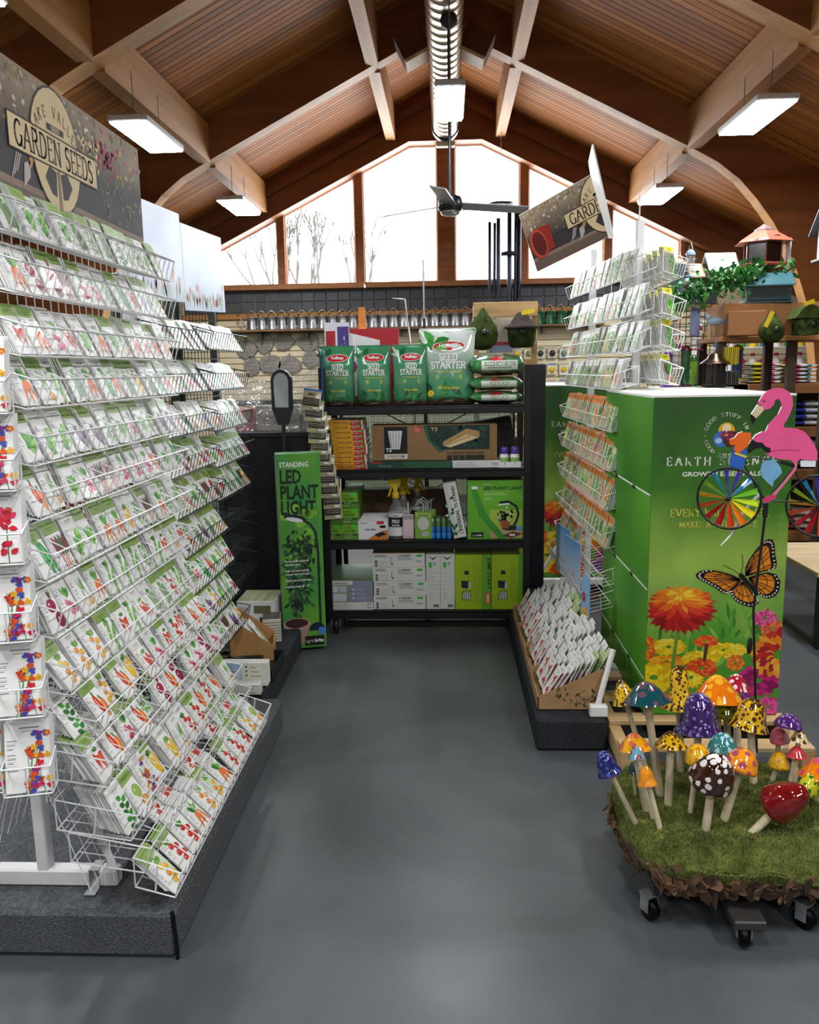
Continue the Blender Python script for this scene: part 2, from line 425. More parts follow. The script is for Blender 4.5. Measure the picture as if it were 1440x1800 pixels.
# purlins
def purlin(x, k, y0, y1):
    w = .055; z = under(x)
    z0 = z+.0; z1 = roofz(abs(x)+w)
    MB().box(-w, w, 0, y1-y0, 0, z1-z0, '#b07a40').obj('trim_%d' % k, 'purlin', loc=(x, y0, z0), kind='structure')
k = 6
for x in (-2.19, -.64, .64, 2.19):
    for y0, y1 in ((.42, 2.8), (2.97, 5.3), (5.47, 7.8), (7.97, 10.22)):
        purlin(x, k, y0, y1); k += 1
# wooden saddle blocks that carry the duct
for s in (-1, 1):
    b_ = thing('saddle_block', ('left' if s < 0 else 'right')+' dark wooden saddle block beside the ridge duct', 'bracket', (s*.22, 7.3, 4.13))
    MB().prism([(-.12, .0), (.12, 0), (.12, .19), (-.12, .19)], -.12, .12, '#4d2b16').at(Matrix()).obj('block', 'beam', b_)
    MB().box(-.115, .115, -.125, .125, -.025, 0, '#c9a57e').obj('light_edge', 'purlin', b_)
    b_.rotation_euler = (0, s*rad(26), 0)

# gable wall
mb = MB()
mb.box(-XW, XW, YB, YB+.1, 0, 2.62, '#d9cba8')
for s in (-1, 1):
    mb.prism([(s*2.84, 2.62), (s*XW, 2.62 if roofz(XW) > 2.62 else 2.62), (s*XW, roofz(XW)), (s*4.6, roofz(4.6)), (s*2.84, roofz(2.84))], YB-.02, YB+.1, '#9a6234')
wall = mb.obj('wall_back', 'woodh', kind='structure')
sm_ = MB().prism([(-.02, 0), (-.02, .062), (0, .070), (0, -.004)], -4.6, 4.6, '#e9dcb8')
# slatwall boards, each with the groove lip of its own
sb = MB(); sb.cbox(-4.6, 4.6, -.018, 0, 0, .0665, .004, '#eadfbd'); sme = sb.mesh('slat'); sme.materials.append(MATS['plain'])
z = .72; 
while z < 2.2:
    link('slat', sme, wall, (0, YB-.001, z)); z += .0765
# dark blocks under the windows
tb = MB(); tb.cbox(0, .143, -.022, 0, 0, .128, .004, '#4c5159'); tme = tb.mesh('block'); tme.materials.append(MATS['tile'])
for r in range(2):
    for i in range(44):
        link('block', tme, wall, (-3.3+i*.15, YB-.001, 2.335+r*.134))
MB().box(-4.6, 4.6, YB-.05, YB, 2.262, 2.325, '#c08a4c').obj('trim_22', 'woodh', kind='structure')
MB().box(-2.95, -1.02, YB-.14, YB, 2.606, 2.668, '#b07a48').box(-1.0, 2.95, YB-.14, YB, 2.606, 2.664, '#a8744a').obj('trim_23', 'woodh', kind='structure')
# windows between the mullions
MX = [(-2.84, .05), (-2.03, .09), (-1.06, .10), (0.0, .21), (.94, .10), (1.95, .09), (2.84, .05)]
for i in range(6):
    x0 = MX[i][0]+MX[i][1]/2; x1 = MX[i+1][0]-MX[i+1][1]/2
    pts = [(x0, 2.66), (x1, 2.66)]
    hz = lambda X: min(4.24, head(X))
    top = [(x1, hz(x1))]+([(.43, 4.24)] if x0 < .43 < x1 else [])+([(-.43, 4.24)] if x0 < -.43 < x1 else [])+[(x0, hz(x0))]
    pts += top
    wn = MB().prism(pts, YB-.05, YB-.044, '#ffffff').obj('window_%d' % (i+1), 'pane', kind='structure')
    fr = MB(); n = len(pts)
    for j in range(n):
        a, c = pts[j], pts[(j+1) % n]; fr.tube([(a[0], YB-.06, a[1]), (c[0], YB-.06, c[1])], .02, '#a9714a', 4, smooth=False)
    fr.obj('window_frame', 'woodh', wn)
for k, (x, w) in enumerate(MX):
    zt = min(4.3, head(x)+.05)
    MB().box(-w/2, w/2, -.1, .06, 2.66, zt, '#9a6642').obj('trim_%d' % (24+k), 'wood', loc=(x, YB, 0), kind='structure')
# outside: a bare tree
tree = thing('bare_tree', 'bare leafless tree standing outside beyond the gable windows', 'tree', (-2.6, 15.5, -1))
mb = MB()
def branch(p, d, ln, r, dep):
    q = p+d*ln; mb.tube([p, (p+q)/2+Vector((RND.uniform(-.04, .04), 0, RND.uniform(-.03, .03)))*ln, q], [r, r*.8, r*.62], '#4c4642', 5)
    if dep == 0: return
    for i in range(RND.choice((2, 3))):
        a = Vector((RND.uniform(-.75, .75), RND.uniform(-.35, .35), RND.uniform(.25, .8))); branch(q, (d*.9+a*.75).normalized(), ln*RND.uniform(.62, .8), r*.66, dep-1)
branch(Vector((0, 0, 0)), Vector((0, 0, 1)), 2.3, .12, 0)
for a in (-.45, -.1, .25, .55): branch(Vector((0, 0, 2.2)), Vector((a, .1, 1)).normalized(), 1.2, .05, 4)
mb.obj('branches', 'bark', tree)

# ridge duct: spiral metal pipe with its seams
duct = thing('spiral_duct', 'long galvanised spiral duct under the ridge', 'duct', (0, 9.2, 4.11))
mb = MB(); P = []; y = 0; pit = .135
prof = [(.132, 0)]
while y > -12.5:
    prof += [(.132, y-.004), (.1375, y-.010), (.1375, y-.018), (.132, y-.024)]; y -= pit
mb.at(Rx(90) @ Sc(1, 1, -1)); mb.lathe([(r, -yy) for r, yy in prof], '#b9aa98', 24); mb.X = Matrix()
mb.v = [Vector((p.x, p.y, p.z)) for p in mb.v]
# after the rotation the pipe must run towards -y
if max(p.y for p in mb.v) > 1: mb.v = [Vector((p.x, -p.y, p.z)) for p in mb.v]
mb.obj('pipe', 'galv', duct)
MB().at(Rx(90)).lathe([(.142, -.05), (.145, -.03), (.145, .05), (.142, .06)], '#2d2b30', 24).obj('end_collar', 'black', duct)
MB().at(T(0, .0, -.17)).cbox(-.1, .1, -.05, .05, -.03, .02, .01, '#d8c9a8').obj('end_lamp', 'plain', duct)

# ceiling light panels
def panel(x, y, z, w, l, label, hang):
    t = thing('ceiling_light', label, 'light', (x, y, z), group='ceiling light panels')
    hs = MB().cbox(-w/2-.012, w/2+.012, -l/2-.012, l/2+.012, .012, .055, .008, '#d9dadb').obj('housing', 'paint', t)
    MB().add([(-w/2, -l/2, .004), (-w/2, l/2, .004), (w/2, l/2, .004), (w/2, -l/2, .004)], [(0, 1, 2, 3)], '#fbfdff').obj('diffuser', 'lampglow', hs)
    mb = MB().box(-.06, .06, -.12, .12, .055, .1, '#cfcfcf')
    for s in (-1, 1): mb.tube([(0, s*.25, .05), (0, s*.25, hang-z)], .003, '#777777', 4)
    mb.obj('hanger', 'paint', t)
for y, d in ((8.5, 'by the gable windows'), (5.97, 'in the middle bay'), (3.5, 'in the bay nearest the camera'), (.95, 'above the camera'), (-1.6, 'behind the camera')):
    for x, s in ((-2.06, 'left'), (2.08, 'right')):
        panel(x, y, 3.21, .24, .75, 'bright white light panel under the %s slope %s' % (s, d), under(x)+.02)
for y, d in ((5.47, 'in front of the ridge duct'), (.95, 'under the duct above the camera'), (-1.6, 'under the duct behind the camera')):
    panel(.03, y, 3.21, .155, .65, 'bright white light panel hanging '+d, 3.97)

# ceiling fan
fan = thing('ceiling_fan', 'grey three-bladed ceiling fan hanging on a long black rod', 'fan', (.03, 6.06, 2.705))
MB().tube([(0, 0, .05), (0, 0, 1.255)], .012, '#17171b', 8).obj('rod', 'black', fan)
MB().lathe([(.02, 1.17), (.05, 1.19), (.06, 1.225), (.05, 1.262)], '#17171b', 14).obj('canopy', 'black', fan)
MB().lathe([(.03, .1), (.075, .085), (.085, .06), (.085, .0), (.075, -.012)], '#3c4046', 20).obj('motor', 'metal', fan)
MB().lathe([(.068, -.012), (.066, -.03), (.04, -.042), (.0, -.044)], '#b9bcc0', 20, cap=False).obj('cap', 'metal', fan)
for a in (262, 262-118, 262+122):
    b_ = MB().at(Rz(a) @ T(0, 0, .03) @ Rx(-14)); b_.prism([(.07, -.006), (.14, -.004), (.6, -.004), (.6, .004), (.14, .004), (.07, .006)], -.055, .055, '#83868a')
    b_.obj('blade', 'paint', fan)
# ------------------------------------------------------------------ seed packets
S.cycles.max_bounces = 5; S.cycles.diffuse_bounces = 3; S.cycles.glossy_bounces = 2; S.cycles.transmission_bounces = 2; S.cycles.transparent_max_bounces = 8
S.cycles.use_light_tree = False; S.cycles.caustics_reflective = False; S.cycles.caustics_refractive = False
PWD, PHT, PTH = .080, .132, .0028
GREENS = ['#3f8f35', '#5aa63c', '#2f7a34', '#79b352', '#8cbf63']
def leafp(mb, x, z, ln, w, a, y, col):
    d = Vector((math.cos(a), math.sin(a))); q = Vector((-d.y, d.x))*w/2; p = Vector((x, z))
    mb.face([p, p+d*ln*.35-q, p+d*ln*.7-q*.8, p+d*ln, p+d*ln*.7+q*.8, p+d*ln*.35+q], y, col)
def tuft(mb, x, z, n, ln, y, r, cols=GREENS, spread=.8, w=.009):
    for i in range(n): leafp(mb, x, z, ln*r.uniform(.7, 1.1), w*r.uniform(.7, 1.3), PI/2+spread*(i/(max(n-1, 1))-.5)*2+r.uniform(-.1, .1), y-.00002*i, r.choice(cols))
def root(mb, x, z, ln, w, a, y, col, hi):
    d = Vector((math.cos(a), math.sin(a))); q = Vector((-d.y, d.x)); p = Vector((x, z))
    mb.face([p-q*w*.35, p+d*ln*.1-q*w*.5, p+d*ln*.5-q*w*.36, p+d*ln, p+d*ln*.5+q*w*.36, p+d*ln*.1+q*w*.5, p+q*w*.35], y, col)
    mb.face([p+d*ln*.08-q*w*.25, p+d*ln*.6-q*w*.12, p+d*ln*.6-q*w*.02, p+d*ln*.08-q*w*.08], y-.00005, hi)
def art(mb, v, r, y):
    x, z = 0, 0
    X0 = mb.X; mb.X = X0 @ T(.013, 0, .051) @ Sc(1.32, 1, 1.16)
    E = lambda cx, cz, rx, rz, c, a=0, k=0: mb.ell(x+cx, z+cz, rx, rz, y-.00008*k, c, a, 12)
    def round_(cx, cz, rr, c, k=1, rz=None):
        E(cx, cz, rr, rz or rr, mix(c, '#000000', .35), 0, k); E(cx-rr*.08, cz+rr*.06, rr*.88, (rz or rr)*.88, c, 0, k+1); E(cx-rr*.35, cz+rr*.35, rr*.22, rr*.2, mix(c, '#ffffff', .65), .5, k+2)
    if v == 'carrots':
        tuft(mb, x, z+.01, 7, .036, y, r, spread=.6)
        for i, a in enumerate((-1.9, -1.55, -1.25)): root(mb, x-.004+.005*i, z+.012, .055, .012, a, y-.0002-.0001*i, '#ef6a22', '#ffae63')
    elif v == 'beets':
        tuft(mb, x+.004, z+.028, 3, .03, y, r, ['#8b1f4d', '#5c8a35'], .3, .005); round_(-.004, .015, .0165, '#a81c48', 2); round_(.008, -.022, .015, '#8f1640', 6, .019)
    elif v == 'peppers':
        for i, (cx, cz, a, c) in enumerate(((-.006, .008, .15, '#e33a1c'), (.01, -.01, -.1, '#f0801d'))):
            E(cx, cz, .0085, .026, mix(c, '#000000', .3), a, 3*i+1); E(cx-.001, cz, .007, .024, c, a, 3*i+2); E(cx-.003, cz+.006, .0015, .012, '#ffd0a0', a, 3*i+3); leafp(mb, x+cx, z+cz+.022, .016, .006, 1.8, y-.0006, '#3f8f35')
    elif v == 'tomatoes':
        mb.stroke([(x-.012, z+.04), (x, z+.01), (x+.006, z-.035)], .0022, y, '#4b8a2c')
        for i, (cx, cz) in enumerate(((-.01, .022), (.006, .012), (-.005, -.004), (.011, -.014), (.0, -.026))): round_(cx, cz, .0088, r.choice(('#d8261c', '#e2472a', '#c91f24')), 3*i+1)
        tuft(mb, x-.01, z+.03, 3, .018, y, r)
    elif v == 'yellow tomatoes':
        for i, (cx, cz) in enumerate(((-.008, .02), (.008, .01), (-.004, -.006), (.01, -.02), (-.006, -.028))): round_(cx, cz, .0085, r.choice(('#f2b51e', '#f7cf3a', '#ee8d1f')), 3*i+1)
        tuft(mb, x, z+.028, 5, .02, y-.001, r)
    elif v == 'cucumber':
        for i, (cx, a) in enumerate(((.0, .12), (.012, .22))):
            E(cx, 0, .0085, .042, '#1f7a35', a, 2*i+1); E(cx-.002, 0, .005, .038, '#35b04d', a, 2*i+2); E(cx-.004, .005, .0014, .026, '#8be08f', a, 2*i+3)
        tuft(mb, x-.006, z+.036, 3, .014, y-.001, r)
    elif v == 'lettuce':
        for i in range(16):
            a = r.uniform(0, 6.28); q = r.uniform(0, .017); leafp(mb, x+q*math.cos(a)-.003, z+q*1.5*math.sin(a)-.01, .024, .017, r.uniform(.6, 2.5), y-.00006*i, r.choice(['#63b545', '#8dd05a', '#47962f', '#a7dd73']))
    elif v == 'peas':
        for i, (cx, cz, a) in enumerate(((-.008, .012, 1.2), (.008, .0, 1.0), (.0, -.024, 1.35))):
            E(cx, cz, .03, .0062, '#4f9c35', a, 4*i+1); E(cx, cz, .026, .0038, '#86c75b', a, 4*i+2)
        tuft(mb, x-.004, z+.03, 5, .02, y-.001, r)
    elif v == 'squash':
        for i, (cx, a) in enumerate(((-.006, .25), (.008, -.1))):
            E(cx, -.004, .0085, .034, '#d99a13', a, 3*i+1); E(cx-.001, -.004, .0065, .031, '#f6c624', a, 3*i+2); E(cx-.003, .004, .0014, .02, '#fff0a0', a, 3*i+3)
        tuft(mb, x-.004, z+.024, 4, .018, y-.001, r)
    elif v == 'chard':
        for i, c in enumerate(('#c81d43', '#e07b1d', '#c2206b', '#e8c020')):
            mb.stroke([(x-.014+.008*i, z-.042), (x-.012+.008*i, z)], .0036, y, c); leafp(mb, x-.012+.008*i, z-.012, .052, .019, 1.75-.12*i, y-.0001*i-.0001, r.choice(['#2c6e2f', '#4c8a34', '#7a2a3a']))
    elif v == 'onions':
        for i, (cx, c) in enumerate(((-.007, '#e9e2c6'), (.008, '#e8a24a'))):
            mb.stroke([(x+cx, z-.02), (x+cx-.003, z+.042)], .004, y, '#4f9c46', .0016); round_(cx, -.024, .0105, c, 4*i+1)
        tuft(mb, x, z, 4, .044, y, r, spread=.25, w=.004)
    elif v == 'basil':
        for i in range(9):
            zz = z+.036-.0095*i; s = 1 if i % 2 else -1; leafp(mb, x, zz-.004, .021, .014, PI/2-s*1.0, y-.0001*i, r.choice(['#2e8a2f', '#1e7328', '#47a23c']))
        mb.stroke([(x, z+.03), (x+.002, z-.046)], .0016, y, '#4f8a35')
    elif v == 'herbs':
        for k in range(4):
            bx = x-.014+.009*k; mb.stroke([(bx+.003, z-.046), (bx, z+.034)], .0013, y, '#5e8f45')
            for i in range(8): leafp(mb, bx, z-.034+.009*i, .013, .0055, r.uniform(.2, 2.9), y-.0001, r.choice(GREENS))
    elif v == 'beans':
        for i in range(6): mb.stroke([(x-.016+.006*i, z+.03-r.uniform(0, .012)), (x-.015+.0062*i+.004, z-.006), (x-.016+.006*i, z-.043+r.uniform(0, .01))], .0042, y-.00005*i, r.choice(['#4e9a3a', '#6cb04a', '#7c3c78' if i == 3 else '#3e8430']))
        tuft(mb, x, z+.024, 4, .018, y-.0005, r)
    elif v == 'eggplants':
        for i, (cx, cz, a) in enumerate(((-.005, -.002, .2), (.011, -.012, -.15))):
            E(cx, cz, .0092, .027, '#3a1740', a, 3*i+1); E(cx-.001, cz, .0075, .024, '#6a2a74', a, 3*i+2); E(cx-.003, cz+.006, .0016, .012, '#c9a2d0', a, 3*i+3); tuft(mb, x+cx, z+cz+.02, 3, .012, y-.001, r)
    elif v == 'radishes':
        tuft(mb, x, z+.012, 6, .034, y, r, spread=.5)
        for i, (cx, cz) in enumerate(((-.009, .002), (.004, -.006), (.012, -.02), (-.003, -.024))): round_(cx, cz, .0085, r.choice(('#d8315f', '#c7264f', '#e76a8d')), 3*i+1)
    elif v == 'melon':
        round_(-.002, .012, .016, '#9fbf5a', 1, .019); round_(.006, -.022, .015, '#f0a64c', 5); E(.006, -.022, .008, .007, '#f7d9a0', 0, 9)
    elif v == 'chillies':
        for i in range(5): root(mb, x-.013+.0065*i, z+.024-r.uniform(0, .018), .042, .0085, -1.57+r.uniform(-.25, .25), y-.0002*i, r.choice(('#cf1f1f', '#e5431f', '#b8181f')), '#ff9a80')
        tuft(mb, x, z+.024, 4, .015, y-.0015, r)
    elif v == 'flowers':
        for i in range(34):
            cx, cz = r.gauss(0, .0085), r.uniform(-.045, .05); c = r.choice(('#d1232d', '#e8572a', '#8a3fa0', '#f0b429', '#4a58b8', '#d83a6e', '#e9762b'))
            for k in range(5): leafp(mb, x+cx, z+cz, .0058, .0044, k*1.2566+r.random(), y-.0001*i, c)
            E(cx, cz, .0013, .0015, '#5b2d12' if i % 2 else '#f6d95a', 0, i+2)
        for i in range(7): mb.stroke([(x+r.uniform(-.015, .015), z-.048), (x+r.uniform(-.015, .015), z+.03)], .001, y+.00002, '#4c8a3c')
    elif v == 'red flowers':
        for i in range(20):
            a, q = r.uniform(0, 6.28), r.uniform(0, .012); k = r.choice((-.022, .018, .034))
            leafp(mb, x+q*math.cos(a)*.8, z+k+q*math.sin(a), .013, .009, r.uniform(0, 6.28), y-.0001*i, r.choice(('#d2213c', '#e2405c', '#b31b33', '#ea5a48')))
        mb.stroke([(x, z+.02), (x+.003, z-.05)], .0015, y, '#4c8a3c')
def art2(mb, v, r, y):
    X0 = mb.X; art(mb, v, r, y); mb.X = X0
def packet_mesh(v, band, seed, w=PWD, h=PHT, face='#f4f4f2', bandc='#93b45e', text='#6c6c70'):
    r = random.Random(seed); mb = MB(); t = PTH/2; k = w/PWD; kz = h/PHT
    mb.box(-w/2, w/2, -t, t, 0, h, '#f1f1ef'); y = -t-.0003
    mb.rect(-w/2+.0006, w/2-.0006, .0006, h-.0006, y, face); y -= .0002
    mb.X = Sc(k, 1, kz)
    if band:
        mb.rect(-.0396, .0396, .105, .1315, y, bandc); mb.rect(-.0396, .0396, .1035, .105, y, mix(bandc, '#30501c', .4)); tcx = mix(bandc, '#2a4a1c', .75)
        mb.rect(-.016, .02, .119, .1212, y-.0001, tcx); mb.rect(-.011, .015, .1135, .1148, y-.0001, tcx)
    else:
        mb.rect(-.014, .022, .1185, .1212, y, '#8b8b8b'); mb.rect(-.009, .017, .1125, .114, y, '#a5a5a5')
    zz = .096
    for i in range(7):
        ln = r.choice((.011, .015, .018)); mb.rect(-.036, -.036+ln, zz, zz+.0014, y, text); zz -= .0045
        for q in range(r.choice((0, 1, 1))): mb.rect(-.036, -.036+.0165, zz, zz+.0009, y, '#b4b4b4'); zz -= .0032
        if i % 3 == 2: zz -= .006
    art2(mb, v, r, y-.0002)
    me = mb.mesh('seed_packet'); me.materials.append(MATS['packet']); return me
mat('packet', .38, scale=5, amt=.03, coat=.05, spec=.35)
VEG = ['carrots', 'beets', 'peppers', 'tomatoes', 'cucumber', 'lettuce', 'peas', 'squash', 'chard', 'onions', 'basil', 'herbs', 'beans', 'eggplants', 'radishes', 'melon', 'chillies', 'yellow tomatoes']
PK = {}
def pk(v, band, kind='veg'):
    key = (v, band, kind)
    if key not in PK:
        if kind == 'veg': PK[key] = packet_mesh(v, band, len(PK)+3)
        elif kind == 'flower': PK[key] = packet_mesh(v, band, len(PK)+3, .105, .175)
    return PK[key]
def packet_box(mb, M, band, w=PWD, h=PHT, bandc='#93b45e'):
    """plain packet standing behind another: body, printed band, edge"""
    mb.at(M); t = PTH/2; mb.box(-w/2, w/2, -t, t, 0, h, '#ececea')
    if band: mb.rect(-w/2, w/2, h*.8, h, -t-.0003, bandc)
    mb.rect(-w*.44, -w*.22, h*.3, h*.7, -t-.0003, '#c9c9c9'); mb.rect(-w*.1, w*.45, h*.08, h*.7, -t-.0003, RND.choice(('#cfe0c0', '#dcebd2', '#ecd9cf', '#e9e9e4')))
    mb.X = Matrix()

# ------------------------------------------------------------------ carpeted platform on the left
pl = thing('carpet_platform', 'low charcoal carpeted platform under the left white seed rack', 'platform', (-1.55, 2.0, 0))
mb = MB(); mb.cbox(-2.35, -.765, 2.0, 3.5, .0, .142, .014, '#5f6367'); mb.obj('carpet_top', 'carpet', pl, world=True)
mb = MB()
for i in range(2): mb.tube([(-.763, 2.002, .0+.001), (-.764, 2.001, .07), (-.772, 2.008, .14)], .006, '#2b2d30', 5)
mb.obj('carpet_fold', 'carpet', pl, world=True)
# dark carpeted run of the next racks
MB().cbox(-2.3, -.86, 3.56, 5.0, 0, .142, .014, '#3b3e42').obj('carpet_platform', 'carpet', label='dark carpeted platform under the black wire racks', cat='platform')

# ------------------------------------------------------------------ white wire rack with slanting baskets
RY0, RY1 = 2.0, 3.15
WH = '#e6e7e8'
rack = thing('seed_rack', 'tall white wire seed rack on the left, fourteen basket rows', 'rack', (-1.185, 2.55, .142))
ROWS = [(2.015, -1.02), (1.874, -1.022), (1.722, -1.02), (1.592, -1.016), (1.45, -1.016), (1.312, -1.012), (1.15, -1.01), (1.0, -1.0), (.845, -.975), (.70, -.935), (.585, -.895), (.43, -.845), (.335, -.815), (.262, -.735)]
def legx(z): return -1.165 if z > .72 else -1.165+.185*(.72-z)/.58
def basket(mb, xf, xb, y0, y1, z, dz, col, r=.0026, nv=24, s=1, lean=.03, div=0):
    """s=1: the basket opens towards +x (xf > xb)"""
    xl = xf-s*.022; zb = z-dz
    t = lambda *p: mb.tube(p, r, col, 4, smooth=False)
    t((xf, y0, z), (xf, y1, z)); t((xl, y0, zb), (xl, y1, zb)); t((xb, y0, zb+lean), (xb, y1, zb+lean)); t((xb, y0, z+.045), (xb, y1, z+.045))
    for y in (y0, y1):
        t((xf, y, z), (xb, y, z+.045)); t((xf, y, z), (xl, y, zb), (xb, y, zb+lean), (xb, y, z+.045))
        t(((xf+xb)/2, y, z+.0225), ((xl+xb)/2, y, zb+lean*.5))
    rr = r*.8
    for i in range(1, nv):
        y = y0+(y1-y0)*i/nv
        mb.tube([(xf, y, z), (xl, y, zb), (xb, y, zb+lean)], rr, col, 4, smooth=False, cap=False)
    for i in range(1, div):
        y = y0+(y1-y0)*i/div
        mb.tube([(xf, y-.01, z-.004), ((xf+xb)/2, y+.02, z+.02), (xb, y+.01, z+.03)], rr, col, 4, smooth=False, cap=False)
fr = MB()
for y in (2.13, 3.08):
    fr.cbox(-1.2, -1.165, y-.02, y+.02, .19, 2.12, .004, WH)
    fr.cbox(-1.45, -.965, y-.022, y+.022, .143, .195, .006, WH)
    fr.tube([(-1.165, y+.005, .75), (-.985, y+.005, .19)], .014, WH, 4, smooth=False)
fr.obj('upright_frame', 'paint', rack, world=True)
# grid back panel of the rack
mb = MB()
for i in range(25):
    y = RY0+(RY1-RY0)*i/24; mb.tube([(-1.163, y, 2.1), (-1.163, y, .74), (-.99, y, .2)], .0015, WH, 4, smooth=False, cap=False)
for i in range(22):
    z = .2+i*.09; mb.tube([(legx(z)+.001, RY0, z), (legx(z)+.001, RY1, z)], .0015, WH, 4, smooth=False, cap=False)
mb.obj('grid_back', 'paint', rack, world=True)
for y in (2.13,):
    for x in (-1.03, -1.34):
        MB().box(x-.014, x+.014, y-.026, y-.022, .143, .198, '#b9babb').box(x-.014, x+.014, y-.027, y+.025, .196, .199, '#b9babb').box(x-.016, x+.016, y-.065, y-.026, .143, .147, '#b9babb').obj('clamp', 'metal', rack, world=True)
stuff = MB(); n_ind = 0
NCOL = 12
pitch_ = (RY1-RY0)/NCOL
SPEC = {(6, 0): ('cucumber', 1), (6, 1): ('chard', 1), (6, 2): ('lettuce', 0), (6, 4): ('carrots', 1), (6, 5): ('carrots', 1), (6, 6): ('squash', 0), (7, 0): ('beets', 0), (7, 1): ('radishes', 0), (7, 2): ('onions', 0), (7, 3): ('carrots', 1), (3, 0): ('carrots', 0), (3, 4): ('carrots', 0), (3, 1): ('onions', 1), (3, 2): ('peas', 0), (1, 0): ('carrots', 0), (1, 1): ('beets', 0), (1, 2): ('beets', 1), (1, 3): ('chard', 1), (1, 4): ('radishes', 1), (1, 5): ('radishes', 0), (4, 0): ('lettuce', 1), (4, 1): ('lettuce', 0), (4, 2): ('lettuce', 0), (9, 0): ('basil', 0), (9, 1): ('peppers', 1), (9, 2): ('yellow tomatoes', 0), (9, 3): ('peppers', 1), (9, 4): ('squash', 1), (9, 6): ('radishes', 0), (10, 0): ('chillies', 1), (10, 2): ('radishes', 1), (11, 0): ('basil', 0), (11, 1): ('melon', 1), (11, 2): ('flowers', 0), (11, 3): ('squash', 1), (11, 4): ('squash', 0), (11, 5): ('onions', 0), (13, 0): ('yellow tomatoes', 1), (13, 1): ('tomatoes', 1), (13, 2): ('tomatoes', 0), (13, 3): ('carrots', 0), (13, 4): ('yellow tomatoes', 0), (13, 5): ('yellow tomatoes', 1), (13, 6): ('carrots', 0), (13, 7): ('tomatoes', 1), (13, 8): ('tomatoes', 0), (13, 9): ('tomatoes', 1), (13, 10): ('yellow tomatoes', 1), (13, 11): ('melon', 0)}
ROWPAL = {0: ['herbs', 'peas', 'beans', 'basil', 'lettuce'], 2: ['carrots', 'radishes', 'lettuce', 'onions', 'chillies'], 3: ['squash', 'beans', 'carrots', 'lettuce', 'cucumber'], 4: ['lettuce', 'herbs', 'lettuce', 'eggplants', 'radishes'], 5: ['radishes', 'lettuce', 'onions', 'cucumber', 'chard', 'peppers'], 6: ['chard', 'cucumber', 'lettuce', 'carrots', 'herbs'], 7: ['onions', 'herbs', 'chillies', 'peas', 'lettuce'], 8: ['beans', 'peas', 'chillies', 'tomatoes', 'yellow tomatoes'], 9: ['peppers', 'squash', 'chillies', 'tomatoes', 'radishes'], 10: ['radishes', 'carrots', 'herbs', 'beets', 'peppers'], 11: ['squash', 'onions', 'carrots', 'peppers', 'tomatoes'], 12: ['herbs', 'tomatoes', 'chillies', 'peas'], 13: ['tomatoes', 'yellow tomatoes', 'peppers']}
for ri, (z, xf) in enumerate(ROWS):
    low = ri >= 8; xb = min(legx(z)+.004, xf-.12); dz = .072
    if ri == 13: xb = xf-.13
    mb = MB(); basket(mb, xf, xb, RY0, RY1, z, dz, WH, nv=24, div=NCOL); mb.obj('basket', 'paint', rack, world=True)
    for ci in range(NCOL):
        if ri == 12 and ci in (0, 1, 4, 7): continue
        y = RY0+pitch_*(ci+.5)+RND.uniform(-.006, .006)
        v, band = SPEC.get((ri, ci), (RND.choice(ROWPAL.get(ri, VEG)), RND.random() < (.85 if ri in (0, 5) else .5)))
        lean = RND.uniform(19, 27) if not low else RND.uniform(24, 36)
        if ri == 12: lean = RND.uniform(38, 52)
        if ri == 13: lean = RND.uniform(40, 46)
        tilt = RND.uniform(-3, 3); depth = abs(xf-xb)-.035
        gap = RND.uniform(0, .012) if ri < 13 else 0
        if ri in (9, 10, 11) and RND.random() < .35: gap = RND.uniform(.0, .04)
        zb = z-dz+.005
        M = T(xf-.026-gap, y, zb+gap*.25) @ Rz(90+RND.uniform(-3, 3)) @ Rx(-lean) @ Ry(tilt)
        o = link('seed_packet', pk(v, bool(band)), label='%s%s seed packet, white rack, %s row from top, %s from near end' % ('green-banded ' if band else '', v, ORD[ri+1], ORD[ci+1]), cat='seed packet', group='seed packets on the white rack')
        o.matrix_world = M; n_ind += 1
        n = RND.choice((2, 3, 4, 6, 8)) if ci else RND.choice((4, 6, 8))
        if ri == 11 and ci == 0: n = 13
        d = gap+.0045; l2 = lean
        for q in range(n):
            if d > depth-.02: break
            l2 += RND.uniform(-.6, .8); packet_box(stuff, T(xf-.026-d, y+RND.uniform(-.003, .003), zb+d*.25+RND.uniform(0, .004)) @ Rz(90) @ Rx(-l2) @ Ry(tilt), band); d += RND.uniform(.0045, .008)
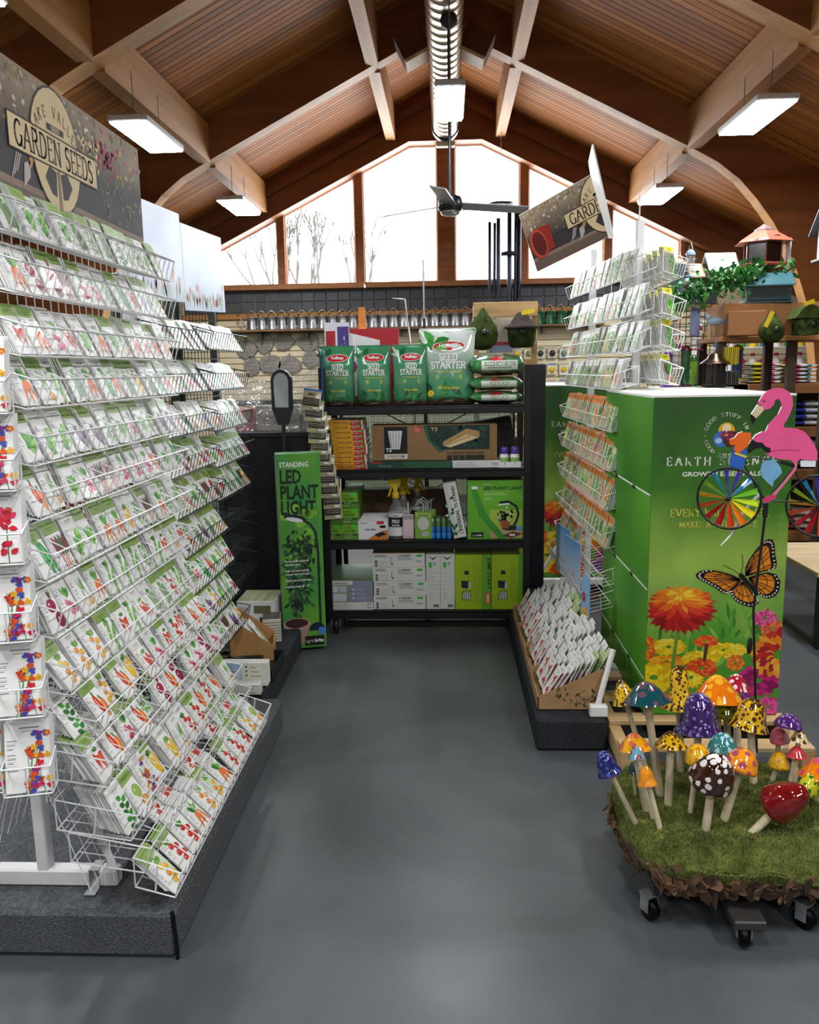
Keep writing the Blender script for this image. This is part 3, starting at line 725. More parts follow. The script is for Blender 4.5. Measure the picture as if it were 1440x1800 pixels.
# near end: racks of flower packets facing the camera
cap = thing('flower_packet_rack', 'white wire pockets of flower seed packets on the near end of the left rack', 'rack', (-1.18, 1.93, .6))
EC = [(1.52, -1.2, -1.075), (1.34, -1.195, -1.07), (1.165, -1.195, -1.065), (.975, -1.19, -1.06), (.785, -1.18, -1.05), (.585, -1.175, -1.045)]
for k, (z, xa, xb_) in enumerate(EC):
    for j, x in enumerate((xa, xb_)):
        if j == 0: x = xb_-.125
        y = 1.86-.004*k
        fl_ = ('red flowers' if k in (2,) else 'flowers')
        o = link('flower_seed_packet', pk(fl_, False, 'flower'), label='flower mix seed packet, %s pocket down, %s column, near end of left rack' % (ORD[k+1], 'outer' if j == 0 else 'inner'), cat='seed packet', group='flower packets on the rack end')
        o.matrix_world = T(x, y, z) @ Rz(14+RND.uniform(-2, 2)) @ Rx(-13)
        for q in range(5): packet_box(stuff, T(x-.001*q, y+.006*(q+1), z+.001*q) @ Rz(14) @ Rx(-13), False, .105, .175)
        mb = MB(); t = lambda *p: mb.tube(p, .0022, WH, 4, smooth=False)
        mb.X = T(x, y, z) @ Rz(14)
        t((-.056, -.008, -.004), (.056, -.008, -.004)); t((-.056, .05, -.004), (.056, .05, -.004))
        t((-.056, -.012, .07), (.056, -.012, .07))
        for sx in (-.056, .056): t((sx, .06, .09), (sx, -.012, .07), (sx, -.008, -.004), (sx, .05, -.004), (sx, .06, .09))
        t((0, -.012, .07), (0, -.008, -.004), (0, .05, -.004))
        mb.X = Matrix(); mb.obj('pocket', 'paint', cap, world=True)
mb = MB()
for x in (-1.27, -1.2, -1.13, -1.06): mb.tube([(x, 1.945, .5), (x, 1.945, 1.75)], .003, WH, 4)
for z in (.55, .9, 1.25, 1.6): mb.tube([(-1.3, 1.95, z), (-1.03, 1.95, z)], .003, WH, 4)
mb.obj('grid', 'paint', cap, world=True)
stuff.obj('seed_packet_rows', 'packet', label='rows of seed packets standing behind the front ones in the white rack', cat='seed packets', kind='stuff')
# rear side of the same rack: diamond wire and its shelves (seen through the frame)
mb = MB()
for i in range(13):
    y = RY0+i*.095; mb.tube([(-1.21, y, .75), (-1.38, y+.05, .2)], .002, WH, 4, smooth=False, cap=False); mb.tube([(-1.21, y+.05, .75), (-1.38, y, .2)], .002, WH, 4, smooth=False, cap=False)
mb.obj('rear_grid', 'paint', rack, world=True)

# ------------------------------------------------------------------ header signs
def garden_sign(mb, Wd, Ht, lx):
    """picture board in local xz, facing -y; lx = logo centre"""
    y = -.0045; r = random.Random(5)
    mb.rect(0, Wd, 0, Ht, y, '#3c3638')
    mb.face([(0, 0), (Wd, 0), (Wd, .05), (0, .075)], y-.0001, '#6b5a50'); mb.face([(0, .06), (Wd, .04), (Wd, .055), (0, .08)], y-.0002, '#8a7566')
    # blurred garden behind
    def bgs(p): return mix('#3a3436', mix('#8a7668', '#a8957c', .5+.5*noise.noise(Vector((p[0]*9, p[2]*14, 5)))), min(1, max(0, (p[2]-Ht*.5)/(Ht*.35)+.3*noise.noise(Vector((p[0]*7, p[2]*9, 1))))))
    mb.grid(lambda u, v: (u*Wd, y-.00015, Ht*.3+v*Ht*.7), 40, 10, bgs)
    for i in range(420):
        cx = r.uniform(0, Wd); cz = Ht-abs(r.gauss(0, .075)); c = r.choice(('#7d6b5e', '#8f7a6a', '#a59280', '#8a8c52', '#b4a48c', '#6f7a48', '#c4b8a6', '#8c7264', '#756456'))
        if cx > lx+.3: cz = Ht-r.uniform(0, .3); c = r.choice(('#6d7a44', '#8b9150', '#4f5a3a', '#a83a5c', '#c04a6a', '#d99a52', '#8f9aa8', '#b8b070')) if cz > Ht-.16 else r.choice(('#6d7a44', '#555c40', '#7f8450', '#5b5c58', '#6a6a6a'))
        mb.ell(cx, max(min(cz, Ht-.016), .02), r.uniform(.004, .016), r.uniform(.003, .011), y-.0003-.000002*i, c, r.uniform(0, 3), 6)
    for i in range(46):
        cx, cz = lx+.36+r.gauss(0, .045), Ht-.1+r.gauss(0, .03); mb.ell(cx, min(cz, Ht-.012), .012, .006, y-.0012, r.choice(('#b02a58', '#d2507a', '#8c1c40')), r.uniform(0, 3), 6)
    for i in range(30):
        cx, cz = lx+.24+r.gauss(0, .03), Ht-.1+r.gauss(0, .03); mb.ell(cx, cz, .012, .005, y-.0013, r.choice(('#f1ece0', '#e5d9b0', '#f5d98a')), r.uniform(0, 3), 6)
    # red pot on its side
    px = lx-.46
    mb.face([(px-.07, .06), (px+.07, .09), (px+.075, .235), (px-.05, .245)], y-.0014, '#8e2b22'); mb.ell(px-.035, .15, .06, .092, y-.0015, '#b5432c', .1, 18); mb.ell(px-.03, .15, .046, .075, y-.0016, '#5a1d1a', .1, 18)
    # fork and trowel
    for k in range(3): mb.stroke([(lx-.27+.014*k, .07+.01*k), (lx-.235+.01*k, .14)], .005, y-.0014, '#b9b0ad')
    mb.face([(lx-.21, .055), (lx-.17, .09), (lx-.165, .135), (lx-.2, .12)], y-.0014, '#b7adab'); mb.stroke([(lx-.17, .12), (lx-.12, .19)], .02, y-.0014, '#c58a55')
    # logo
    cr, dk = '#d9c398', '#2b2320'; cz = Ht*.53
    mb.ell(lx, cz, .155, .175, y-.002, dk, 0, 26); mb.ell(lx, cz, .149, .169, y-.0021, cr, 0, 26)
    for s in (-1, 1): mb.face([(lx+s*.012, cz-.06), (lx+s*.055, cz-.05), (lx+s*.085, cz-.085), (lx+s*.05, cz-.125), (lx+s*.02, cz-.13)], y-.0022, '#3a3332')
    mb.stroke([(lx, cz-.05), (lx, cz-.165)], .016, y-.0022, '#2b2320'); mb.stroke([(lx, cz-.05), (lx, cz-.165)], .004, y-.0023, cr)
    mb.rect(lx-.275, lx+.275, cz-.052, cz+.042, y-.0024, dk); mb.rect(lx-.27, lx+.27, cz-.047, cz+.037, y-.0025, cr)
    mb.text('GARDEN SEEDS', lx, cz-.037, .092, y-.0027, dk, serif=True, bold=.012, sx=.68)
    tx = 'LAKE VALLEY'
    for i, ch in enumerate(tx):
        a = PI*(.5+(len(tx)/2-i-.5)*.072); q = (cz-.012+.115*math.sin(a)); mb.text(ch, lx+.135*math.cos(a), q-.012, .05 if i in (0, ) else .042, y-.0027, dk, serif=True, sx=.7, ang=(a-PI/2)*.5)
    mb.rect(lx-.052, lx+.052, cz+.05, cz+.068, y-.0026, dk); mb.text('SEED', lx, cz+.053, .017, y-.0027, cr, bold=.02, sx=1.4)
sg = thing('header_sign', 'large garden seeds header sign standing on top of the left white rack', 'sign', (-1.135, 1.6, 2.045), (0, 0, rad(90)))
bd = MB().box(0, 1.55, -.004, .004, 0, .37, '#efeeea').obj('board', 'signprint', sg)
mb = MB(); garden_sign(mb, 1.55, .37, .88); mb.obj('printed_picture', 'signprint', bd)

# ------------------------------------------------------------------ black wire racks further along
BK = '#14211c'
ST2 = MB()
def black_rack(name, y0, y1, rows, label, poster, glab, where):
    rk = thing(name, label, 'rack', (-1.3, (y0+y1)/2, .142))
    mb = MB()
    for y in (y0+.03, y1-.03): mb.cbox(-1.335, -1.3, y-.015, y+.015, .143, 2.0, .004, BK); mb.cbox(-1.5, -.95, y-.016, y+.016, .143, .18, .004, BK)
    mb.obj('upright_frame', 'black', rk, world=True)
    mb = MB()
    n = 12
    for i in range(n+1):
        y = y0+(y1-y0)*i/n; mb.tube([(-1.298, y, .25), (-1.298, y, 1.98)], .002, BK, 4, smooth=False, cap=False)
    for i in range(26): z = .25+i*.068; mb.tube([(-1.298, y0, z), (-1.298, y1, z)], .002, BK, 4, smooth=False, cap=False)
    mb.obj('grid_back', 'black', rk, world=True)
    for ri, (z, xf, full) in enumerate(rows):
        mb = MB(); basket(mb, xf, -1.296, y0, y1, z, .085, BK, nv=14, r=.0024); mb.obj('basket', 'black', rk, world=True)
        if not full: continue
        nc = 7
        for ci in range(nc):
            y = y0+(y1-y0)*(ci+.5)/nc; lean = RND.uniform(28, 36); v = RND.choice(VEG); band = RND.random() < (.25 if ri < 3 else .75)
            o = link('seed_packet', pk(v, band), label='%s%s seed packet, %s, %s row down, %s along' % ('green-banded ' if band else '', v, where, ORD[ri+1], ORD[ci+1]), cat='seed packet', group=glab)
            o.matrix_world = T(xf-.03, y, z-.08) @ Rz(90+RND.uniform(-4, 4)) @ Rx(-lean) @ Sc(1.12, 1, 1.12)
            d = .006
            for q in range(RND.choice((3, 5, 7))): packet_box(ST2, T(xf-.03-d, y+RND.uniform(-.003, .003), z-.08+d*.3) @ Rz(90) @ Rx(-lean) @ Sc(1.12, 1, 1.12), band); d += .008
ra = [(1.79, -1.13, 1), (1.60, -1.13, 1), (1.42, -1.12, 1), (1.25, -1.12, 1), (1.08, -1.1, 1), (.92, -1.07, 1), (.76, -1.05, 1), (.60, -1.03, 1), (.44, -1.01, 1)]
rb = [(1.80, -1.13, 1), (1.60, -1.13, 1), (1.40, -1.12, 1), (1.22, -1.12, 1), (1.05, -1.12, 1), (.88, -1.12, 0), (.72, -1.12, 0), (.55, -1.12, 0)]
black_rack('wire_rack', 3.3, 3.98, ra, 'black wire seed rack just past the left white rack', 0, 'seed packets in the first black rack', 'the nearer black wire rack')
black_rack('wire_rack', 4.02, 4.7, rb, 'farther black wire seed rack with its lowest baskets empty', 0, 'seed packets in the second black rack', 'the farther black wire rack')
ST2.obj('seed_packet_rows', 'packet', label='rows of seed packets behind the front ones in the black wire racks', cat='seed packets', kind='stuff')
for k, (y0, y1, lab) in enumerate(((3.3, 3.98, 'nearer pale blue sky and poppy field header board above the black racks'), (3.99, 4.7, 'farther pale blue sky and poppy field header board above the black racks'))):
    t = thing('header_board', lab, 'sign', (-1.25, y0, 1.9), (0, rad(-3), rad(90)))
    w, h = y1-y0, .4
    def fn(p): return mix('#9fb4dc', '#dfe7f4', min(1, max(0, .5+.5*noise.noise(Vector((p[0]*4, p[2]*6, 3))))))
    mb = MB().box(0, w, -.003, .003, 0, h, '#e8ecf2')
    mb.grid(lambda u, v_: (u*w, -.0036, v_*h), 10, 8, fn)
    r = random.Random(k)
    for i in range(60): leafp(mb, r.uniform(.01, w-.01), r.uniform(0, .05), r.uniform(.03, .08), .012, PI/2+r.uniform(-.3, .3), -.0038, r.choice(('#7d9a6a', '#95a884', '#a9b59a')))
    for i in range(14): mb.ell(r.uniform(.02, w-.02), r.uniform(.04, .13), .012, .022, -.0042, r.choice(('#d9806f', '#cf6a5c')), 0, 8)
    mb.obj('board', 'print', t)
# ------------------------------------------------------------------ cartons: one mesh each, printed on the front face
def carton(name, label, cat, x0, y0, z0, w, d, h, col, fn=None, top=None, rot=0, m='print', group=None, side=None, tilt=0):
    mb = MB(); mb.cbox(0, w, 0, d, 0, h, .0022, col)
    if top: mb.add([(.002, .002, h+.0004), (w-.002, .002, h+.0004), (w-.002, d-.002, h+.0004), (.002, d-.002, h+.0004)], [(0, 1, 2, 3)], top)
    if side: mb.add([(-.0004, 0.002, .002), (-.0004, d-.002, .002), (-.0004, d-.002, h-.002), (-.0004, .002, h-.002)], [(3, 2, 1, 0)], side)
    if fn: fn(mb, w, h)
    o = mb.obj(name, m, label=label, cat=cat, group=group)
    o.matrix_world = T(x0, y0, z0) @ Rz(rot) @ Ry(tilt); return o
def lines(mb, x, z, n, w, y=-.001, col='#777777', dz=.008, hh=.0022, r=None):
    r = r or random.Random(int(x*1000)+int(z*1000))
    for i in range(n): mb.rect(x, x+w*r.uniform(.6, 1), z-i*dz, z-i*dz+hh, y, col)
def barcode(mb, x, z, w, h, y=-.001):
    mb.rect(x, x+w, z, z+h, y, '#f2f2f0'); n = 9
    for i in range(n): mb.rect(x+w*(i+.2)/n, x+w*(i+.65)/n, z+h*.15, z+h*.9, y-.0002, '#1c1c1c')

# ------------------------------------------------------------------ black steel shelving on casters
shf = thing('steel_shelf', 'black steel shelving unit on casters at the end of the aisle', 'shelf', (-.14, 4.85, 0))
SB = '#0a0b0f'; LEV = [1.392, 1.018, .585, .147]
for x in (-.755, .445):
    for y in (4.83, 5.31):
        MB().cbox(x, x+.038, y, y+.038, .1, 1.62, .003, SB).obj('post', 'black', shf, world=True)
for z in LEV:
    mb = MB(); mb.cbox(-.755, .483, 4.845, 5.34, z-.012, z-.001, .002, SB); mb.obj('shelf_board', 'black', shf, world=True)
    mb = MB()
    for y in (4.834, 5.34): mb.cbox(-.72, .45, y-.002, y+.016, z-.05, z-.012, .003, SB)
    mb.obj('shelf_beam', 'black', shf, world=True)
mb = MB().cbox(-.64, .44, 4.92, 4.95, .02, .055, .003, SB).cbox(-.15, -.125, 4.92, 4.95, .055, .1, .002, SB); mb.obj('base_rail', 'black', shf, world=True)
mb = MB()
for s in (-1, 1):
    mb.tube([(-.136-s*.32, 5.345, 1.0), (-.136+s*.32, 5.345, .6)], .004, SB, 4); mb.tube([(-.136-s*.32, 5.345, 1.35), (-.136+s*.32, 5.345, 1.02)], .004, SB, 4)
mb.obj('cross_brace', 'black', shf, world=True)
for x in (-.7, .42):
    for y in (4.86, 5.3):
        c = MB().at(T(x, y, .05) @ Ry(90)).lathe([(.02, -.016), (.048, -.013), (.05, 0), (.048, .013), (.02, .016)], '#17181b', 14); c.X = Matrix()
        c.cbox(x-.022, x+.022, y-.02, y+.02, .098, .112, .002, '#55585c').box(x-.024, x-.018, y-.016, y+.016, .05, .1, '#6a6d70').box(x+.018, x+.024, y-.016, y+.016, .05, .1, '#6a6d70'); c.obj('caster', 'black', shf, world=True)

# -- bags of seed starter mix
def bag(name, label, w, h, t, M, big=False):
    b_ = thing(name, label, 'bag', M.translation[:]); b_.matrix_world = M
    def th(x, z):
        u = min(1, max(0, x/w+.5)); v = min(1, max(0, z/h))
        e = max(0, 1-abs(2*u-1)**2.6)**.6; q = min(1, (1-v)/.32)**.7 if v > .68 else 1; q *= .75+.25*min(1, v/.12)
        return t/2*e*q+.002+.0025*noise.noise(Vector((x*26, z*18, w*50)))
    def wx(x, z):
        v = z/h; return x*(1-.05*math.sin(PI*min(1, v*1.1))+(.03 if v > .93 else 0))
    base = '#2f7d4e'
    def cf(p):
        v = p[2]/h; n = noise.noise(Vector((p[0]*14, p[2]*10, 1)))
        if big: c = mix('#c9d2cd', '#3f8f62', min(1, max(0, (.75-v)*2.6)))
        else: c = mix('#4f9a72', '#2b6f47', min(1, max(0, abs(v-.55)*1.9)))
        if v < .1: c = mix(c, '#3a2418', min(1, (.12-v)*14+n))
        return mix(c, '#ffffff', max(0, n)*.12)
    nu, nv = 36, 48
    mb = MB(); mb.grid(lambda u, v: (wx((u-.5)*w, v*h), -th((u-.5)*w, v*h), v*h), nu, nv, cf)
    mb.grid(lambda u, v: (wx((.5-u)*w, v*h), th((.5-u)*w, v*h), v*h), nu, nv, cf)
    po = mb.obj('pouch', 'bag', b_)
    d = MB(); r = random.Random(int(w*1000)+int(M.translation.x*999))
    lf = lambda x, z, ln, ww, a, c, k=0: leafp(d, x, z, ln, ww, a, -.0004-.0002*k, c)
    if big:
        d.face([(-w*.05, h*.955), (w*.48, h*.955), (w*.48, h*.995), (-w*.1, h*.995)], -.0004, '#2f9a4e')
        for i, (a, c) in enumerate(((2.9, '#2f8a3c'), (2.2, '#47a34a'), (.3, '#2b7a34'), (-.5, '#5ab552'), (3.7, '#3c9443'))): lf(-w*.24, h*.8, w*.3, w*.16, a, c, i)
    else:
        for i, (a, c) in enumerate(((3.0, '#1f6a38'), (2.3, '#2d8546'), (.9, '#1c5f34'))): lf(-w*.3, h*.84, w*.28, w*.15, a, c, i)
    for i in range(7): lf(r.uniform(-.4, .3)*w, h*r.uniform(.06, .16), w*.26, w*.12, r.uniform(.4, 2.7), r.choice(('#1f6535', '#2f8044', '#4b9a4a', '#174f2b')), i % 3)
    d.face([(-w*.36, h*.012), (w*.36, h*.012), (w*.3, h*.07), (w*.05, h*.09), (-w*.25, h*.06)], -.001, '#4a2b1c')
    lz = h*.80 if not big else h*.76; lx = .03*w
    d.ell(lx, lz, w*.3, h*.068, -.0012, '#f2efe9', .03, 20); d.ell(lx, lz, w*.285, h*.06, -.0014, '#c4262e', .03, 20)
    d.text('Hoffman', lx, lz-h*.02, h*.075, -.0018, '#ffffff', bold=.015, sx=w/h*1.35)
    sz = h*.125
    d.text('SEED', lx, lz-h*.19, sz, -.0018, '#f4f6f2', serif=True, bold=.06, sx=w/h*1.12)
    d.text('STARTER', lx, lz-h*.295, sz, -.0018, '#f4f6f2', serif=True, bold=.06, sx=w/h*1.12)
    d.text('POTTING & PLANTING MIX', lx, lz-h*.35, h*.034, -.0018, '#d6cf52', bold=.02, sx=w/h*1.25)
    d.rect(-w*.22, w*.3, lz-h*.44, lz-h*.37, -.0012, '#7fae4c')
    for i in range(4): d.rect(-w*.2, w*.28, lz-h*(.385+.016*i), lz-h*(.379+.016*i), -.0018, '#d9e37a')
    d.text('SPROUT & GROW', lx, lz-h*.565, h*.042, -.0018, '#e8dc3a', bold=.02, sx=w/h*1.2)
    if big:
        for k in range(6): leafp(d, -w*.3, h*.14, w*.07, w*.05, k*1.05, -.0016, '#f2d23a')
        d.ell(-w*.3, h*.14, w*.022, w*.022, -.0018, '#d98e1f')
    d.text('8 QUARTS', lx, h*.03, h*.026, -.0018, '#cfcfcf')
    for p in d.v:
        x, z = p.x, p.z; p.y -= th(x, z)+.0014; p.x = wx(x, z)
    d.obj('printed_front', 'bag', po)
    MB().box(-w*.5, w*.5, -.003, .003, h-.002, h+.006, '#3d7f5b' if not big else '#c6d0cb').obj('seal', 'bag', po)
    return b_
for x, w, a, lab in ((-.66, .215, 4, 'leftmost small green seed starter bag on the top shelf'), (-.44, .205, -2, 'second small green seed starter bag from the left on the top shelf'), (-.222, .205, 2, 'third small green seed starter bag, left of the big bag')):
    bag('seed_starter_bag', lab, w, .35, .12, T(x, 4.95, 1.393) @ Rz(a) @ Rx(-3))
bag('seed_starter_bag', 'large seed starter bag with silver top and leaves on the top shelf', .33, .445, .16, T(.0, 4.99, 1.393) @ Rz(-3) @ Rx(-4), True)
def flatbag(label, x, y, z, w, d, h, rot):
    b_ = thing('seed_starter_bag', label, 'bag', (x, y, z), (0, 0, rad(rot)), group='seed starter bags lying flat')
    def pt(u, v):
        a = 2*PI*v; e = max(.0, 1-abs(2*u-1)**3.5)**.5; k = .16+.84*e
        n = .006*noise.noise(Vector((u*7, v*9, z*9)))
        return ((u-.5)*w, math.sin(a)*d/2*(.86+.14*e), h/2+(-math.cos(a))*h/2*k*(1+.0)+n)
    def cf(p):
        n = noise.noise(Vector((p[0]*16, p[1]*16, p[2]*30+z))); u = p[0]/w
        c = '#2f7a3f' if abs(u) < .47 else '#1f5a30'
        if p[2] > h*.78: c = mix(c, '#4a2f24', .7)
        if p[2] < h*.2: c = '#4a2c20'
        return mix(c, '#d7e2d5', max(0, n)*.5)
    mb = MB(); mb.grid(pt, 22, 18, cf); po = mb.obj('pouch', 'bag', b_)
    dm = MB(); dm.grid(lambda u, v: (-w*.28+u*w*.66, -.0006, h*.27+v*h*.42), 8, 8, '#dfe8de')
    for i in range(5): leafp(dm, -w*.36+i*.004, h*.3, .05, .022, .4+i*.5, -.0004, '#3f9a4a')
    dm.ell(w*.0, h*.76, .04, h*.1, -.0008, '#b8262c', 0, 14)
    dm.text('SEED STARTER', w*.06, h*.46, h*.21, -.0012, '#1e6a34', serif=True, bold=.05, sx=.85)
    dm.text('POTTING & PLANTING MIX', w*.06, h*.34, h*.085, -.0012, '#1e6a34', bold=.02)
    for p in dm.v: p.y -= d/2*1.03*math.sqrt(max(0.02, 1-((p.z-h/2)/(h/2))**2))-.0005
    dm.obj('printed_front', 'bag', po)
flatbag('bottom seed starter bag of the three lying flat on the top shelf', .285, 4.99, 1.393, .31, .2, .078, 0)
flatbag('middle seed starter bag of the three lying flat on the top shelf', .282, 4.985, 1.471, .315, .2, .084, 2)
flatbag('top seed starter bag of the three lying flat on the top shelf', .292, 5.0, 1.556, .32, .21, .132, -2)
# -- cards behind the bags
def f_card(mb, w, h):
    mb.rect(0, w, 0, h, -.001, '#e8e0f0'); mb.rect(.008, w*.44, h*.72, h*.9, -.0012, '#b5202e'); mb.rect(w*.52, w*.98, .01, h*.95, -.0012, '#4a3a8a')
    r = random.Random(3)
    for i in range(24): mb.rect(*(lambda a: (a, a+.008))(r.uniform(w*.54, w*.9)), *(lambda a: (a, a+.02))(r.uniform(.02, h*.8)), -.0014, r.choice(('#c23a4a', '#2b2450', '#d4c6ea', '#4f9a4a', '#7a58c0')))
    lines(mb, .01, h*.6, 4, w*.4, col='#6a5a9a'); 
    for k in range(3): mb.ell(.02+.02*k, h*.2, .008, .012, -.0014, '#2a2440', .6)
carton('display_card', 'lilac plant pot display card behind the left seed starter bag', 'card', -.752, 5.12, 1.393, .152, .006, .5, '#ece6f2', f_card)
def f_yb(mb, w, h):
    mb.rect(0, w, 0, h, -.001, '#b81f30'); mb.face([(0, h*.1), (w*.6, h*.15), (w*.62, h*.85), (0, h*.95)], -.0012, '#efe9f0')
    mb.text('yboan', w*.28, h*.42, h*.36, -.0016, '#a02a70', bold=.02)
    for i in range(5):
        a = PI/2+i*4*PI/5; b2 = a+4*PI/5; mb.stroke([(w*.45+.04*math.cos(a), h*.5+.04*math.sin(a)), (w*.45+.04*math.cos(b2), h*.5+.04*math.sin(b2))], .003, -.0015, '#8a8a94')
carton('red_box', 'red and white box with a star behind the seed starter bags', 'box', -.6, 5.14, 1.393, .3, .1, .46, '#a81f2e', f_yb)
t = thing('wooden_hanger', 'orange wooden plant hanger board standing behind the red box', 'plant hanger', (-.53, 5.27, 1.393))
MB().prism([(-.03, 0), (.045, 0), (.035, .25), (.015, .6), (-.025, .6), (-.03, .3)], -.008, .008, '#d08a3c').obj('board', 'wood', t)
MB().at(T(0, -.01, .44) @ Rx(90)).lathe([(.028, 0), (.034, .004), (.028, .008)], '#e0a050', 14, cap=False).obj('ring', 'wood', t)
# -- second shelf: seedling heat mats and grow light
for i in range(10):
    def f_hm(mb, w, h, i=i):
        mb.rect(0, w*.64, 0, h, -.001, '#e0a01f' if i else '#c9821c'); mb.rect(w*.64, w*.96, 0, h, -.001, '#c4262a')
        mb.text('Seedling Heat Mat', w*.36, h*.3, h*.55, -.0014, '#5a3a10', bold=.01, sx=.75); mb.rect(w*.8, w*.9, h*.45, h*.95, -.0014, '#4fbf4a'); mb.text('SINGLE', w*.72, h*.55, h*.3, -.0014, '#ffffff', bold=.02); mb.text('9 x 19', w*.74, h*.12, h*.28, -.0014, '#ffffff', bold=.02)
    j = RND.uniform(-.006, .006)
    carton('heat_mat_box', 'yellow and red seedling heat mat box, %s from the bottom of its stack' % ORD[i+1], 'box', -.7+(-.008 if i > 7 else .008)+j, 4.875, 1.019+i*.0295, .205, .26, .0285, '#e4ded0', f_hm, group='stack of yellow heat mat boxes')
def f_t5(mb, w, h):
    mb.rect(w*.1, w*.285, h*.2, h*.95, -.001, '#14141c')
    mb.face([(w*.13, h*.84), (w*.245, h*.84), (w*.225, h*.32), (w*.155, h*.32)], -.0014, '#d9dce0')
    for k in range(4): mb.stroke([(w*(.145+.026*k), h*.82), (w*(.162+.017*k), h*.34)], .004, -.0016, '#8d939a')
    mb.text('T5', w*.135, h*.25, h*.15, -.002, '#f0f0f0', bold=.03); mb.rect(w*.1, w*.285, h*.05, h*.19, -.001, '#e9e4d6'); mb.text('2 FOOT/2 TUBE', w*.192, h*.085, h*.1, -.0014, '#1c1c1c', bold=.02, sx=.72)
    mb.rect(w*.335, w*.4, h*.8, h*.97, -.001, '#b53a40'); lines(mb, w*.34, h*.93, 3, w*.05, -.0012, '#f0d0d0', h*.05)
    mb.face([(w*.41, h*.98), (w*.45, h*.55), (w*.54, h*.22), (w*.6, h*.3), (w*.94, h*.3), (w*.94, h*.98)], -.0008, '#1f5a44'); mb.face([(w*.44, h*.98), (w*.47, h*.58), (w*.56, h*.3), (w*.94, h*.3), (w*.94, h*.98)], -.0012, '#20302e')
    r = random.Random(2)
    for i in range(40): mb.ell(r.uniform(w*.5, w*.92), r.uniform(h*.34, h*.95), .012, .009, -.0014, r.choice(('#1f4a40', '#24584c', '#1b3f3a')), 0, 6)
    mb.face([(w*.57, h*.42), (w*.57, h*.52), (w*.76, h*.88), (w*.86, h*.8), (w*.86, h*.64), (w*.62, h*.36)], -.0018, '#b08a5a'); mb.face([(w*.58, h*.4), (w*.76, h*.72), (w*.85, h*.62), (w*.63, h*.36)], -.0022, '#d9c098'); mb.stroke([(w*.6, h*.42), (w*.79, h*.68)], .004, -.0025, '#8a6a40')
    mb.text('T5', w*.5, h*.83, h*.13, -.002, '#b9a06a', bold=.03, sx=1.4); mb.text('FLUORESCENT GROW LIGHT', w*.745, h*.17, h*.1, -.0014, '#2a3a2c', bold=.015, serif=False, sx=.8)
    for k in range(3): mb.rect(w*(.6+.05*k), w*(.642+.05*k), h*.01, h*.14, -.0012, '#2f2a22')
    mb.rect(w*.75, w*.9, h*.01, h*.14, -.0012, '#2f2a22')
carton('grow_light_box', 'long brown fluorescent grow light carton on the second shelf', 'box', -.455, 4.88, 1.066, .745, .16, .212, '#8c6c48', f_t5, top='#7d5f3f', m='card')
carton('flat_green_box', 'thin dark green box under the grow light carton', 'box', -.48, 4.87, 1.019, .5, .2, .044, '#2c5a40', lambda mb, w, h: (mb.rect(0, w*.42, 0, h, -.001, '#1f4438'), mb.text('T5 Grow Light', w*.2, h*.3, h*.3, -.0014, '#a9c4b0'), mb.rect(w*.03, w*.16, h*.7, h*.95, -.0014, '#a82a34')))
carton('flat_white_box', 'thin white box under the right end of the grow light carton', 'box', .025, 4.868, 1.019, .285, .2, .044, '#dcdfe2', lambda mb, w, h: (lines(mb, w*.05, h*.7, 3, w*.5, col='#9aa0a6', dz=h*.22), barcode(mb, w*.82, h*.3, w*.13, h*.5)))
carton('black_carton', 'large black carton leaning behind the grow light carton', 'box', -.2, 5.08, 1.021, .62, .2, .2, '#231d1c', None, tilt=-8, m='card')
carton('black_carton', 'small black carton behind the purple capped bottles', 'box', .3, 5.06, 1.019, .13, .2, .15, '#2a2423', m='card')
tr = MB().box(0, .132, 0, .1, 0, .035, '#e9e9ee', '#3a3a44').obj('bottle_tray', 'card', label='white display tray holding the purple capped bottles', cat='tray', loc=(.298, 4.865, 1.019))
for i in range(2):
    for j in range(2):
        t = thing('plant_food_bottle', '%s white bottle with purple cap, %s row of the tray' % (('left', 'right')[i], ('front', 'back')[j]), 'bottle', (.333+.062*i, 4.893+.05*j, 1.022), group='purple capped bottles')
        MB().lathe([(.026, 0), (.028, .006), (.028, .066), (.02, .078)], '#eceaf0', 16).obj('body', 'plastic', t)
        MB().lathe([(.0205, .076), (.0225, .08), (.0225, .112), (.02, .116)], '#5a3a9a', 16).obj('cap', 'plastic', t)
        MB().lathe([(.0284, .012), (.0286, .03), (.0284, .056)], '#8fbf5a', 16, cap=False).obj('wrap_label', 'print', t)
# -- third shelf
def f_ghm(mb, w, h):
    mb.rect(0, w, h*.3, h, -.001, '#7ab02e'); mb.rect(0, w, h*.02, h*.3, -.001, '#5d8a2a'); mb.rect(w*.06, w, h*.3, h*.42, -.0012, '#2c4a1c')
    mb.text('Seedling', w*.36, h*.76, h*.14, -.0014, '#3f6a1c', bold=.02); mb.text('Heat Mat', w*.5, h*.54, h*.19, -.0014, '#2f5a16', bold=.03); mb.rect(w*.68, w*.92, h*.76, h*.96, -.0014, '#35d04a'); mb.text('FITS 2 TRAYS', w*.42, h*.32, h*.085, -.0016, '#dfe9c8', bold=.02); mb.text('20" x 20"', w*.36, h*.14, h*.1, -.0016, '#e9f0d8', bold=.02)
for i, (x, z, lab) in enumerate(((-.757, .586, 'bottom left'), (-.652, .586, 'bottom right'), (-.757, .684, 'second-layer left'), (-.652, .684, 'second-layer right'), (-.652, .782, 'topmost'))):
    carton('heat_mat_box', lab+' bright green heat mat box on the third shelf', 'box', x, 4.865, z, .103, .42, .097, '#6f9a35', f_ghm, group='green heat mat boxes')
